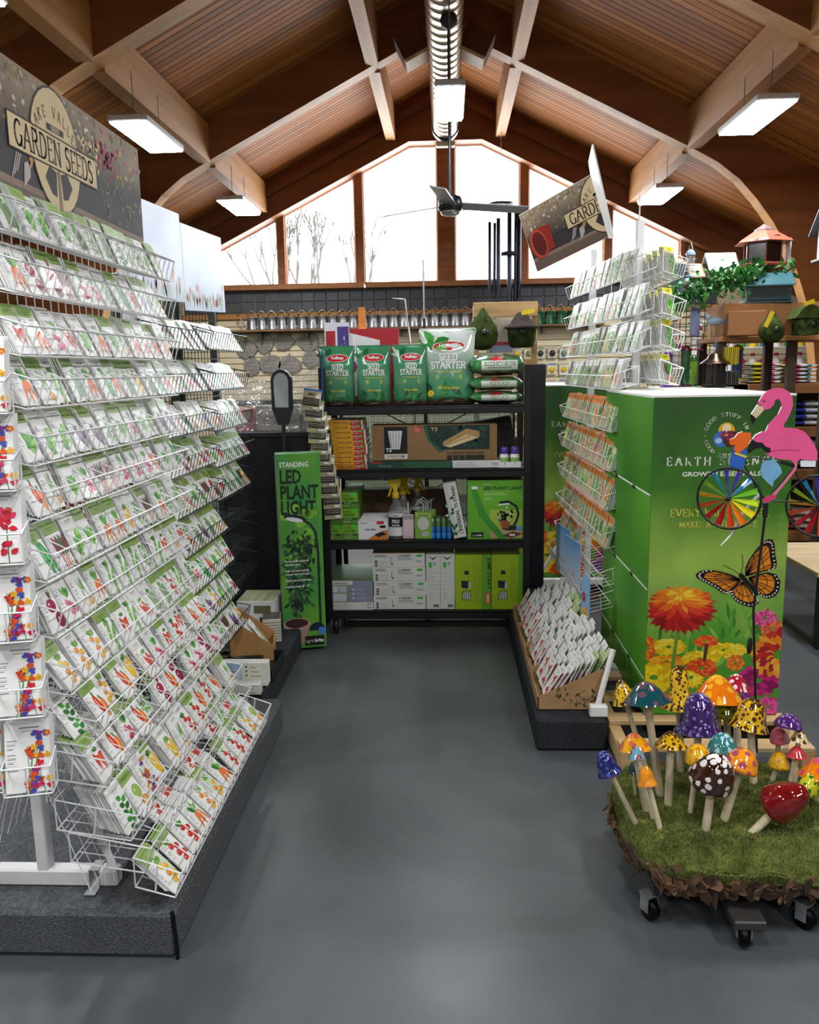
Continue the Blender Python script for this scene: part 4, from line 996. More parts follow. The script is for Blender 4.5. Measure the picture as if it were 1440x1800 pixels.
def f_whm(mb, w, h):
    mb.rect(0, w, h*.02, h*.98, -.001, '#eceaf0'); mb.face([(w*.3, 0), (w, 0), (w, h*.52), (w*.86, h*.5), (w*.5, h*.22)], -.0012, '#d9802f'); mb.face([(w*.55, h*.3), (w*.82, h*.42), (w*.97, h*.3), (w*.68, h*.14)], -.0016, '#1c1c22')
    mb.text('Heat Mat', w*.42, h*.5, h*.15, -.0014, '#3a3a44', bold=.02); mb.rect(w*.64, w*.88, h*.82, h*.98, -.0014, '#c4262e'); barcode(mb, w*.74, h*.62, w*.2, h*.14); lines(mb, w*.06, h*.9, 2, w*.3, col='#777788')
for i in range(5): carton('heat_mat_box', '%s white heat mat box of five standing beside the sprayer' % ORD[i+1], 'box', -.55+.004*i, 4.87+.036*i, .586, .178, .035, .118+.005*i, '#e6e4ea', f_whm if i == 0 else None, group='white heat mat boxes')
def sprayer(x, y, z, lab, rot):
    t = thing('spray_bottle', lab, 'spray bottle', (x, y, z), (0, 0, rad(rot)), group='spray bottles')
    MB().lathe([(.046, 0), (.049, .006), (.049, .15), (.045, .175), (.022, .225), (.018, .255)], '#c9cfd2', 20).obj('bottle', 'clear', t); bt = t.children[0]
    d = MB(); n = 12
    for (z0, z1, c) in ((.02, .075, '#e9e9ea'), (.075, .135, '#17171a'), (.135, .158, '#e4e4e6')):
        d.lathe([(.0496, z0), (.0496, z1)], c, 20, cap=False)
    def curve_text(tx, zz, sz, c):
        e = MB(); e.text(tx, 0, zz, sz, 0, c, bold=.03, sx=.85)
        for p in e.v: a = p.x/.0502; p.x, p.y = .0502*math.sin(a), -.0502*math.cos(a)
        for f, cc in zip(e.f, e.c): d.f.append([i+len(d.v) for i in f]); d.c.append(cc); d.sm.append(False)
        d.v += e.v
    curve_text('PRO', .1, .03, '#f4f4f4'); curve_text('SPRAYER', .081, .014, '#f4f4f4'); curve_text('HARRIS', .14, .013, '#17171a')
    d.obj('wrap_label', 'print', bt)
    MB().lathe([(.022, .25), (.023, .28), (.018, .285)], '#e6c21c', 14).obj('collar', 'plastic', t)
    h = MB(); h.prism([(-.045, .335), (-.05, .36), (.03, .365), (.034, .34), (.012, .32), (.012, .285), (-.012, .285), (-.016, .325)], -.013, .013, '#e9c51f'); hd = h.obj('head', 'plastic', t)
    h = MB(); h.prism([(-.024, .334), (-.012, .334), (-.034, .262), (-.05, .256)], -.008, .008, '#d9b01a'); h.obj('trigger', 'plastic', hd)
    MB().at(T(-.05, 0, .348) @ Ry(-90)).lathe([(.012, 0), (.012, .014), (.008, .018)], '#f4f4f2', 10).obj('nozzle', 'plastic', hd)
sprayer(-.322, 4.93, .586, 'front clear spray bottle with yellow trigger head', 0)
sprayer(-.285, 5.06, .586, 'second spray bottle right behind the front one', 150)
sprayer(-.2, 5.18, .586, 'rearmost spray bottle with yellow head', 165)
t = thing('seed_tool_pack', 'pink and grey blister pack with a white stem beside the sprayer', 'pack', (-.247, 4.89, .586))
MB().cbox(-.034, .034, 0, .03, 0, .15, .004, '#d9b9bf').rect(-.03, .03, .02, .13, -.001, '#e9ced4').rect(-.03, .03, .12, .145, -.0012, '#a8a2a6').obj('pack_body', 'print', t)
MB().tube([(.0, .015, .14), (.0, .015, .225)], .005, '#d5d5d5', 8).obj('stem', 'plastic', t)
for i, lab in enumerate(('front', 'middle', 'rear')):
    t = thing('adjustable_hanger_pack', lab+' green lamp hanger pack with white cord hook', 'pack', (-.155+.012*i, 4.885+.05*i, .586), group='green lamp hanger packs')
    m_ = MB().cbox(-.052, .052, 0, .03, 0, .165, .003, '#86b54a'); m_.ell(0, .095, .035, .04, -.001, '#d5d8d8', 0, 16).rect(-.045, .045, .135, .16, -.001, '#a9c46a').text('agrobrite', 0, .142, .016, -.0014, '#33502a', bold=.02); barcode(m_, -.01, .02, .045, .022); m_.obj('pack_body', 'print', t)
    MB().tube([(0, .015, .16), (0, .015, .215), (-.03, .015, .24), (-.045, .015, .2)], .004, '#c9cccd', 6).tube([(.02, .015, .16), (.025, .015, .23), (.045, .015, .225)], .003, '#b9bcbe', 6).obj('cord_hook', 'plastic', t)
bp = thing('peat_pellet_pack', 'clear pack of blue plugs with green tops', 'pack', (-.05, 4.88, .586))
mb = MB()
for i in range(4):
    for j in range(3): mb.at(T(-.05+.034*i, .02+.034*j, 0)).lathe([(.015, 0), (.0165, .004), (.0165, .034), (.014, .037)], '#2f8ad8', 8)
for i in range(4):
    for j in range(3): mb.at(T(-.05+.034*i, .02+.034*j, .038)).lathe([(.015, 0), (.0165, .004), (.0165, .034), (.014, .037)], '#2476c0', 8)
mb.X = Matrix(); mb.obj('blue_plugs', 'gloss', bp)
mb = MB()
for i in range(4):
    for j in range(3): mb.at(T(-.05+.034*i, .02+.034*j, .076)).lathe([(.0165, 0), (.0165, .05), (.01, .056)], '#5a7a4a', 8)
mb.X = Matrix(); mb.obj('green_tops', 'gloss', bp)
def f_t5s(mb, w, h):
    mb.rect(w*.36, w*.98, .004, h*.97, -.001, '#ecebe4'); r = random.Random(4)
    for i in range(16): leafp(mb, r.uniform(w*.05, w*.35), r.uniform(.01, h*.9), .03, .016, r.uniform(0, 3.1), -.0012-.0001*(i % 3), r.choice(('#2f7a52', '#9cc9a8', '#1f5a3a', '#cfe6d4')))
    mb.text('UNIVERSAL T5 STAND', w*.8, h*.5, w*.36, -.0014, '#20301f', bold=.03, ang=PI/2, sx=1.05); mb.ell(w*.7, h*.1, w*.17, w*.17, -.0014, '#b04a3a', 0, 14); mb.ell(w*.7, h*.1, w*.12, w*.12, -.0016, '#ecebe4', 0, 14)
carton('lamp_stand_box', 'narrow white lamp stand box leaning on the third shelf', 'box', .03, 4.87, .588, .078, .22, .345, '#d9dcd6', f_t5s, tilt=-11, side='#9fc4a8')
def f_led(mb, w, h):
    mb.rect(0, w, 0, h, -.0006, '#6ab52e'); mb.face([(w*.06, h*.86), (w*.16, h*.86), (w*.34, h*.42), (w*.7, 0), (w*.56, 0), (w*.2, h*.4)], -.0012, '#3f9a34')
    mb.rect(w*.4, w*.96, .006, h*.5, -.0010, '#a9c94e'); mb.rect(w*.4, w*.96, .006, h*.17, -.0011, '#c2a87a')
    mb.stroke([(w*.4, h*.17), (w*.66, 0)], .006, -.0013, '#3f9a34')
    mb.rect(w*.07, w*.18, h*.85, h*.9, -.0014, '#f2f2f0'); mb.text('DESKTOP', w*.28, h*.92, h*.028, -.0014, '#dfeccc', 'LEFT', bold=.02); mb.text('LED PLANT LIGHT', w*.285, h*.84, h*.078, -.0014, '#17240f', 'LEFT', bold=.03, sx=1.02)
    for k, q in enumerate((.5, .58, .2, .24)): mb.rect(w*.29, w*(.29+q*.7), h*(.78-.028*k-(.02 if k > 1 else 0)), h*(.79-.028*k-(.02 if k > 1 else 0)), -.0014, '#c9e0a0')
    mb.stroke([(w*.56, h*.62), (w*.72, h*.64), (w*.86, h*.56), (w*.9, h*.42), (w*.86, h*.3), (w*.8, h*.2)], .014, -.0018, '#17171b'); mb.stroke([(w*.54, h*.585), (w*.74, h*.6)], .009, -.0017, '#eef2ee'); mb.ell(w*.76, h*.19, w*.16, h*.045, -.0016, '#17171b')
    mb.face([(w*.57, h*.32), (w*.76, h*.32), (w*.72, h*.18), (w*.61, h*.18)], -.002, '#a5583a'); r = random.Random(8)
    for i in range(46): mb.ell(w*.67+r.gauss(0, w*.06), h*.41+r.gauss(0, h*.05), .009, .006, -.0022, r.choice(('#2f4a2a', '#e9ece0', '#4a6a3a', '#c9d4b8', '#1f3020')), r.uniform(0, 3), 6)
    mb.rect(w*.86, w*.96, h*.15, h*.22, -.0018, '#6a9ad8'); mb.face([(w*.62, h*.06), (w*.8, h*.13), (w*.96, h*.09), (w*.78, h*.01)], -.0018, '#5a2a22'); mb.rect(w*.74, w*.84, h*.05, h*.09, -.002, '#f0e6dc')
    mb.ell(w*.92, h*.7, .012, .012, -.0014, '#cfe6a8', 0, 16); mb.ell(w*.92, h*.7, .010, .010, -.0015, '#6ab52e', 0, 16)
    mb.rect(w*.06, w*.28, h*.03, h*.12, -.0016, '#141414'); mb.text('agro', w*.08, h*.055, h*.045, -.0018, '#cccccc', 'LEFT'); mb.text('brite', w*.165, h*.055, h*.045, -.0018, '#ffffff', 'LEFT', bold=.03)
carton('plant_light_box', 'square green desktop LED plant light box on the third shelf', 'box', .113, 4.868, .586, .338, .2, .358, '#5a9a2c', f_led, top='#3f5a2c')
# -- bottom shelf
def f_gb(mb, w, h):
    mb.rect(0, w, 0, h, -.001, '#8a93a8'); mb.rect(0, w*.46, h*.26, h*.98, -.0012, '#86a85a'); mb.rect(0, w, 0, h*.26, -.0012, '#dcdcd8'); mb.rect(0, w*.56, h*.86, h*1.0, -.0014, '#dfe0da'); mb.text('GREENHOUSE', w*.3, h*.89, h*.07, -.0016, '#3a4a3a', bold=.02)
    mb.rect(w*.07, w*.24, h*.6, h*.82, -.0014, '#d5dce4'); mb.rect(w*.26, w*.43, h*.6, h*.82, -.0014, '#c4ccd8'); mb.rect(w*.08, w*.42, h*.3, h*.56, -.0014, '#cfd9e2')
    for k in range(3): mb.ell(w*.57, h*(.4+.15*k), .008, .008, -.0014, '#c9d0dc', 0, 10); lines(mb, w*.63, h*(.41+.15*k), 2, w*.3, -.0014, '#b9c1d0', .007)
    mb.text('25"', w*.8, h*.1, h*.06, -.0014, '#555555'); barcode(mb, w*.86, h*.03, w*.1, h*.09); barcode(mb, w*.86, h*.15, w*.1, h*.08); lines(mb, w*.1, h*.18, 3, w*.4, -.0014, '#a9a9a4', .01)
carton('greenhouse_kit_box', 'grey and green greenhouse kit box at the left of the bottom shelf', 'box', -.752, 4.865, .148, .283, .44, .185, '#7f9a58', f_gb, top='#4f6a35')
def f_ws(mb, w, h, v=False):
    lines(mb, w*.05, h*.86, 2, w*.32, col='#3a3a3a', dz=h*.1, hh=h*.035); lines(mb, w*.48, h*.86, 4, w*.32, col='#6a6a6a', dz=h*.11, hh=h*.03)
    for k in range(3): mb.rect(w*.05, w*.1, h*(.08+.16*k), h*(.18+.16*k), -.0012, '#26262a'); mb.rect(w*.14, w*.3, h*(.1+.16*k), h*(.12+.16*k), -.0012, '#a0a0a0')
    mb.stroke([(w*.36, h*.7), (w*.36, h*.3)], .003, -.0012, '#555555'); mb.ell(w*.38, h*.25, .006, .008, -.0012, '#777777'); mb.rect(w*.84, w*.95, h*.76, h*.92, -.0012, '#35c04a'); barcode(mb, w*.82, h*.3, w*.12, h*.24); mb.text('Germination Station', w*.64, h*.8, h*.1, -.0014, '#333333', bold=.01, sx=.7)
for i in range(4): carton('germination_kit_box', '%s white germination kit box from the bottom of the flat stack' % ORD[i+1], 'box', -.468+.004*(i % 2)-(.006 if i == 3 else 0), 4.87, .148+.0885*i, .322, .3, .0875, '#e2e2de', f_ws, group='stack of white germination kit boxes', top='#c98a35' if i == 3 else None)
for i in range(2):
    def f_v(mb, w, h):
        lines(mb, w*.2, h*.3, 4, w*.3, col='#8a8a8a', dz=.012); barcode(mb, w*.5, h*.78, w*.22, h*.1); mb.rect(w*.2, w*.42, h*.76, h*.86, -.0012, '#35c04a'); mb.face([(w*.1, h*.98), (w*.5, h*.9), (w*.9, h*.98), (w*.5, h*.93)], -.0012, '#2a2a2a')
        for k in range(5): mb.rect(w*.15, w*.8, h*(.38+.07*k), h*(.386+.07*k), -.0012, '#a9a9a9')
        for k in range(3): mb.rect(w*(.52+.13*k), w*(.61+.13*k), h*.04, h*.09, -.0012, '#222226')
    carton('germination_kit_box', ('left', 'right')[i]+' white germination kit box standing upright on the bottom shelf', 'box', -.142+.087*i, 4.87, .148, .086, .3, .345, '#dddddb', f_v)
for i in range(2):
    def f_js(mb, w, h):
        mb.rect(0, w, 0, h, -.0006, '#a5c81e'); mb.rect(w*.74, w, 0, h, -.0008, '#6ab52e')
        mb.text('JUMP START', w*.9, h*.66, w*.13, -.0014, '#2a4a14', bold=.03, ang=-PI/2, sx=1.25)
        for k in range(3):
            for q in range(2): mb.rect(w*(.52+.08*k+.03*q), w*(.525+.08*k+.03*q), h*.12, h*(.86-.06*k), -.0012, '#5a7a1e')
        mb.rect(w*.26, w*.38, h*.64, h*.71, -.0014, '#1c1c20'); mb.face([(w*.18, h*.4), (w*.38, h*.38), (w*.42, h*.52), (w*.17, h*.53)], -.0014, '#2a2438'); mb.face([(w*.36, h*.38), (w*.44, h*.39), (w*.42, h*.52), (w*.37, h*.5)], -.0015, '#c9cdd8')
        mb.face([(w*.2, h*.2), (w*.44, h*.18), (w*.4, h*.32), (w*.24, h*.32)], -.0014, '#dfe3e0')
        for k in range(5): mb.stroke([(w*(.18+.06*k), h*.16), (w*(.22+.05*k), h*.35)], .004, -.0016, '#2a2c2a')
        mb.rect(w*.84, w*.98, h*.1, h*.3, -.0016, '#d9582a'); mb.rect(w*.87, w*.95, h*.12, h*.28, -.0018, '#f0c4a0')
    carton('heating_kit_box', ('left', 'right')[i]+' lime green jump start kit box on the bottom shelf', 'box', .035+.222*i, 4.868, .148, .218, .3, .342, '#9cbf2a', f_js, top='#8fae2c')

# ------------------------------------------------------------------ behind the shelf: small greenhouse of ribbed clear panels
gh = thing('greenhouse', 'green tinted ribbed greenhouse with wire grid behind the steel shelf', 'greenhouse', (-.14, 5.62, 0))
mb = MB(); n = 60
mb.grid(lambda u, v: (-.72+u*1.16, 5.62+.006*math.cos(u*n*PI), .55+v*.86), n*2, 1, '#8fb8ac'); mb.obj('ribbed_sheet', 'greenhouse', gh, world=True)
mb = MB()
for i in range(59): mb.tube([(-.72+i*.02, 5.6, .55), (-.72+i*.02, 5.6, 1.4)], .0008, '#30403c', 3, cap=False)
for i in range(43): mb.tube([(-.72, 5.6, .55+i*.02), (.44, 5.6, .55+i*.02)], .0008, '#30403c', 3, cap=False)
mb.obj('wire_grid', 'mesh', gh, world=True)
mb = MB()
for x in (-.73, -.15, .44): mb.box(x-.015, x+.015, 5.63, 5.66, 0, 1.42, '#1d2622')
mb.box(-.73, .44, 5.63, 5.66, .85, .88, '#1d2622'); mb.obj('frame', 'black', gh, world=True)
carton('brown_carton', 'dark brown cardboard carton at the back of the third shelf', 'box', -.55, 5.2, .586, .6, .12, .26, '#5a3f2c', m='card')

# ------------------------------------------------------------------ standing lamp box and the lamp itself
def f_st(mb, w, h):
    def bgc(p): return mix('#2f8a46', '#6aa82e', min(1, max(0, .5+noise.noise(Vector((p[0]*7, p[2]*4, 2)))*.9)))
    mb.grid(lambda u, v: (u*w, -.0006, v*h), 6, 18, bgc)
    r = random.Random(6)
    for i in range(14): mb.ell(r.uniform(.02, w-.03), h*r.uniform(.5, .74), .03, .03, -.0009, mix('#5fae3a', '#8cc63f', r.random()), 0, 14)
    mb.text('STANDING', w*.07, h*.935, h*.036, -.0014, '#eef2ea', 'LEFT', bold=.02, sx=.8)
    for k, s in enumerate(('LED', 'PLANT', 'LIGHT')): mb.text(s, w*.07, h*(.855-.078*k), h*.094, -.0014, '#0f2a14', 'LEFT', bold=.035, sx=.66)
    mb.ell(w*.82, h*.72-.02, .021, .021, -.0014, '#1f4a1c', 0, 18); mb.ell(w*.82, h*.72-.02, .0195, .0195, -.0015, '#7ab83c', 0, 18); mb.stroke([(w*.79, h*.715), (w*.82, h*.695), (w*.85, h*.715)], .003, -.0017, '#1f4a1c')
    # plant
    for i in range(300):
        q = r.random(); x = w*.4+r.gauss(0, w*(.2 if q > .35 else .12)); z = h*(.22+q*.36)+r.gauss(0, .03)
        if not .015 < x < w-.012: continue
        leafp(mb, x, z, r.uniform(.028, .046), .016, r.uniform(-2.6, -.4), -.0016-.000002*i, r.choice(('#12301c', '#1c4526', '#0f2618', '#2f5a34', '#41693f')))
    mb.stroke([(w*.3, h*.13), (w*.34, h*.2), (w*.36, h*.3)], .009, -.0015, '#5a4526'); mb.stroke([(w*.33, h*.13), (w*.3, h*.2), (w*.34, h*.28)], .006, -.0016, '#4a3a20')
    mb.face([(w*.02, h*.125), (w*.62, h*.125), (w*.5, h*.03), (w*.14, h*.03)], -.0024, '#b08a82'); mb.ell(w*.32, h*.13, w*.31, h*.032, -.0026, '#c49c94', 0, 22); mb.ell(w*.32, h*.134, w*.27, h*.025, -.0028, '#3a1f20', 0, 22)
    # lamp picture
    mb.stroke([(w*.88, h*.1), (w*.88, h*.5), (w*.84, h*.6), (w*.72, h*.645), (w*.58, h*.665)], .013, -.003, '#16242a'); mb.ell(w*.38, h*.68, w*.26, h*.016, -.0032, '#16242a', -.2, 18); mb.ell(w*.36, h*.671, w*.2, h*.011, -.0034, '#e4ecec', -.2, 18)
    mb.ell(w*.8, h*.09, w*.19, h*.042, -.0032, '#121a3a', 0, 20, 0, PI); mb.rect(w*.83, w*.99, h*.07, h*.105, -.0036, '#4a86d8')
    for k, s in enumerate(('Natural daylight spectrum', 'for healthy plants', 'Bright tree colors and high', 'contrast - easy on the eyes', 'Flexible neck and stable base', 'Adjustable height 48" - 67"')): mb.text(s, w*.1, h*(.455-.018*k-(.014 if k > 1 else 0)-(.014 if k > 3 else 0)-(.014 if k > 4 else 0)), h*.0155, -.0036, '#f0f4ee', 'LEFT', bold=.02, sx=.72)
    mb.rect(w*.5, w*.95, h*.012, h*.062, -.0036, '#101010'); mb.text('agro', w*.52, h*.028, h*.026, -.004, '#d0d0d0', 'LEFT', sx=.9); mb.text('brite', w*.73, h*.028, h*.026, -.004, '#ffffff', 'LEFT', bold=.03, sx=.9)
bx = carton('standing_light_box', 'tall green standing LED plant light box beside the black shelf', 'box', -.957, 4.5, .02, .245, .13, 1.13, '#7f8086', f_st, rot=15, side='#9c9aa0', top='#4a8a50')
lamp = thing('standing_lamp', 'black standing plant lamp behind its tall green box', 'lamp', (-.95, 4.72, 0))
MB().lathe([(.13, 0), (.135, .008), (.12, .02), (.03, .03), (.014, .06)], '#1a1b20', 24).obj('base', 'black', lamp)
MB().tube([(0, 0, .03), (0, 0, 1.33)], .011, '#17181c', 10).obj('pole', 'black', lamp)
hp = [(-.028, 1.3), (.028, 1.3), (.06, 1.39), (.062, 1.55)]+[(.062*math.cos(rad(a)), 1.55+.065*math.sin(rad(a))) for a in (20, 45, 70, 90, 110, 135, 160)]+[(-.062, 1.55), (-.06, 1.39)]
lh = MB().at(Rz(-8)).prism(hp, -.012, .012, '#1c1d22', '#24262b').obj('head', 'black', lamp)
gp = [(.04, 1.4), (.044, 1.55)]+[(.044*math.cos(rad(a)), 1.55+.046*math.sin(rad(a))) for a in (25, 50, 70, 90, 110, 130, 155)]+[(-.044, 1.55), (-.04, 1.4)]
MB().at(Rz(-8)).prism(gp, -.0145, -.0115, '#a9b0b4').obj('diffuser', 'plastic', lh)

# ------------------------------------------------------------------ hanging strip of small pouches
strip = thing('pouch_strip', 'hanging plastic strip that carries the tan pouches', 'strip', (-.74, 4.79, 1.9))
MB().tube([(-.72, 4.795, 1.72), (-.725, 4.79, 1.5), (-.715, 4.79, .84)], .004, '#2d6ab8', 5).tube([(-.72, 4.795, 1.72), (-.74, 4.83, 1.62)], .003, '#20242a', 5).obj('strap', 'plastic', strip, world=True)
for i in range(11):
    z = 1.5-.064*i; x = -.775+.009*i+RND.uniform(-.006, .006); tl = 8-1.2*i
    mb = MB(); w, h = .105, .125
    mb.grid(lambda u, v: ((u-.5)*w, -.007*math.sin(PI*u)*math.sin(PI*v)**.5-.001, -v*h), 6, 6, '#b3ab84'); mb.grid(lambda u, v: ((.5-u)*w, .007*math.sin(PI*u)*math.sin(PI*v)**.5+.001, -v*h), 6, 6, '#a39c78')
    mb.rect(-w*.45, w*.45, -.1, -.055, -.0115, '#23221f'); mb.text('MIX', 0, -.04, .024, -.0105, '#3a3526', bold=.02)
    for k in range(3): mb.rect(-w*.38, w*.38, -.066-.011*k, -.0635-.011*k, -.0122, '#b9b08a')
    mb.rect(w*.12, w*.4, -.118, -.105, -.0105, '#e9e9e9'); mb.rect(-w*.5, w*.5, -.012, 0, -.0045, '#3a78c8' if i in (0, 5, 8) else '#b3ab84')
    o = mb.obj('pouch', 'bag', label='tan and black pouch, %s from the top of the hanging strip' % ORD[i+1], cat='pouch', group='tan pouches on the hanging strip'); o.matrix_world = T(x, 4.775-.003*(i % 2), z) @ Ry(tl) @ Rx(-14)

# ------------------------------------------------------------------ dark cabinet behind, with film wrapped stock on it
cb = thing('dark_cabinet', 'tall black cabinet behind the standing lamp box', 'cabinet', (-1.03, 5.12, 0))
MB().cbox(-1.45, -.775, 5.1, 5.6, 0, 1.215, .006, '#090a10').obj('body', 'black', cb, world=True)
MB().cbox(-1.46, -.77, 5.09, 5.6, 1.2, 1.232, .004, '#23262e').obj('top_edge', 'black', cb, world=True)
MB().cbox(-1.45, -.75, 5.1, 5.13, 1.4, 1.43, .003, '#14161c').cbox(-1.45, -1.42, 5.1, 5.13, 1.23, 1.62, .003, '#14161c').cbox(-.79, -.76, 5.1, 5.13, 1.23, 1.66, .003, '#14161c').obj('rail', 'black', cb, world=True)
for i, (x, w, h, c, lab) in enumerate(((-1.36, .12, .14, '#a82830', 'red carton under the clear film on the dark cabinet'), (-1.22, .28, .16, '#b3aa98', 'tan carton under the clear film on the dark cabinet'), (-.93, .14, .13, '#8a8478', 'grey carton under the clear film on the dark cabinet'))):
    carton('wrapped_carton', lab, 'box', x, 5.2, 1.233, w, .16, h, c, lambda mb, w, h: (mb.rect(w*.1, w*.9, h*.55, h*.85, -.001, '#d9d4c8'), lines(mb, w*.15, h*.4, 3, w*.6)), m='card')
fl_ = MB()
def fpt(u, v):
    x = -1.42+u*.66; top = 1.66-.11*math.sin(PI*u)**.8; z = 1.235+v*(top-1.235)
    n = noise.noise(Vector((u*9, v*4, .3)))*.02+noise.noise(Vector((u*30+v*9, v*12, 2)))*.008
    return (x, 5.08+n-.01*math.sin(PI*v), z)
fl_.grid(fpt, 46, 26, '#ffffff'); fl_.obj('stretch_film', 'film', label='wrinkled clear stretch film hung across the dark cabinet', cat='plastic film')

# ------------------------------------------------------------------ small stock on the dark platform at the left
def f_wb(mb, w, h):
    mb.rect(0, w, 0, h*.2, -.001, '#3f8a3a'); mb.rect(w*.45, w*.9, h*.62, h*.86, -.001, '#6a6a4a'); mb.rect(w*.6, w*.92, h*.28, h*.5, -.001, '#2a2e3a'); lines(mb, w*.06, h*.8, 3, w*.32, col='#9a6a6a')
carton('white_kit_box', 'white and green kit box on the dark platform by the tall lamp box', 'box', -1.2, 4.42, .143, .215, .24, .19, '#dfe2e4', f_wb, top='#9aa07a', rot=0)
carton('book_stack', 'stack of dark covered booklets beside the cardboard tray', 'books', -1.02, 4.26, .143, .1, .14, .13, '#d8d4c6', lambda mb, w, h: [mb.rect(0, w, h*.12*k, h*(.12*k+.02), -.001, '#3a3a3a') for k in range(8)], top='#4a4a48', rot=12)
def open_tray(name, label, cat, M, w, d, h, hf, col='#b98a56', m='card', t=.004):
    """tray with sides that drop towards the front"""
    tr = thing(name, label, cat, M.translation[:]); tr.matrix_world = M
    MB().box(0, w, 0, d, 0, t, col).obj('bottom', m, tr)
    MB().box(0, w, 0, t, 0, hf, col).obj('front_wall', m, tr)
    MB().box(0, w, d-t, d, 0, h, col).obj('back_wall', m, tr)
    for x in (0, w-t):
        o = MB(); o.add([(x+a, y, z) for a in (0, t) for y, z in ((0, 0), (d, 0), (d, h), (0, hf))], [(0, 1, 2, 3), (7, 6, 5, 4), (0, 4, 5, 1), (1, 5, 6, 2), (2, 6, 7, 3), (3, 7, 4, 0)], col); o.obj('side_wall', m, tr)
    return tr
open_tray('cardboard_tray', 'open brown cardboard tray of seed packs on the dark platform', 'tray', T(-.9, 3.98, .143) @ Rz(100), .25, .22, .24, .08)
for i in range(6):
    o = link('seed_packet', pk(('radishes', 'herbs')[i % 2], False), label='%s pink and green seed pack inside the brown cardboard tray' % ORD[i+1], cat='seed packet', group='seed packs in the cardboard tray'); o.matrix_world = T(-.95-.018*(i % 3), 4.03+.1*(i//3), .165) @ Rz(100) @ Rx(-36) @ Sc(1.05, 1, 1.4)
def f_gt(mb, w, h):
    mb.rect(0, w*.5, h*.28, h, -.001, '#a9c8e4'); mb.rect(w*.5, w, 0, h, -.001, '#e6e4d6'); mb.text('INSTANT', w*.24, h*.78, h*.11, -.0014, '#7a9ac0'); mb.text('Growing', w*.24, h*.58, h*.15, -.0014, '#c4365a', bold=.03); mb.text('Trays', w*.27, h*.4, h*.15, -.0014, '#c4365a', bold=.03)
    for k, s in enumerate(('Sow', 'Water', 'Harvest')): mb.text(s, w*.68, h*(.78-.19*k), h*.13, -.0014, '#5a6a4a', 'LEFT', bold=.01); leafp(mb, w*.57, h*(.79-.19*k), .016, .01, .8, -.0014, '#4a7a3a')
    mb.rect(0, w, 0, h*.27, -.0012, '#ecebe2')
carton('growing_tray_box', 'cream growing trays box reading sow water harvest on the platform edge', 'box', -1.09, 3.6, .16, .24, .06, .11, '#e9e8e0', f_gt)
carton('growing_tray_box', 'lower growing trays box in front of the black plastic tray', 'box', -1.07, 3.53, .143, .2, .05, .05, '#d9d8d0', lambda mb, w, h: (mb.text('Sow', w*.72, h*.5, h*.26, -.0014, '#5a6a4a', 'LEFT'), mb.text('Water', w*.72, h*.15, h*.26, -.0014, '#5a6a4a', 'LEFT'), barcode(mb, w*.72, h*.75, w*.2, h*.2)))
open_tray('seed_tray', 'black plastic seed tray on the dark platform edge', 'tray', T(-1.12, 3.69, .143), .27, .3, .055, .055, '#17181c', 'black')
# ------------------------------------------------------------------ tall green flower display box on its pallet
GX, GY, GZ, GW, GD, GH = .828, 3.37, .125, .562, .99, 1.35
def clipx(mb, xmax):
    nf = []; nc = []; ns = []
    for f, c, s in zip(mb.f, mb.c, mb.sm):
        P = [mb.v[i] for i in f]
        if all(p.x <= xmax for p in P): nf.append(f); nc.append(c); ns.append(s); continue
        if all(p.x >= xmax for p in P): continue
        Q = []
        for i in range(len(P)):
            a, b_ = P[i], P[(i+1) % len(P)]
            if a.x <= xmax: Q.append(a)
            if (a.x <= xmax) != (b_.x <= xmax): Q.append(a.lerp(b_, (xmax-a.x)/(b_.x-a.x)))
        if len(Q) > 2:
            o = len(mb.v); mb.v += Q; nf.append(list(range(o, o+len(Q)))); nc.append(c if not isinstance(c, list) else c[0]); ns.append(s)
    mb.f, mb.c, mb.sm = nf, nc, ns
def blossom(mb, x, z, rx, rz, cols, y, n=26, rows=4, seed=0, disc=None):
    r = random.Random(seed)
    for k in range(rows):
        q = 1-k/rows*.8
        for i in range(n):
            a = 2*PI*(i+.5*(k % 2))/n+r.uniform(-.06, .06); cx, cz = x+rx*q*.35*math.cos(a), z+rz*q*.35*math.sin(a)
            ex, ez = x+rx*q*r.uniform(.9, 1.08)*math.cos(a), z+rz*q*r.uniform(.9, 1.08)*math.sin(a); d = Vector((ex-cx, ez-cz))
            leafp(mb, cx, cz, d.length, max(rx, rz)*q*.34, math.atan2(d.y, d.x), y-.00025*k-.000003*i, r.choice(cols))
    if disc: mb.ell(x, z, rx*.2, rz*.2, y-.00025*rows, disc, 0, 12)
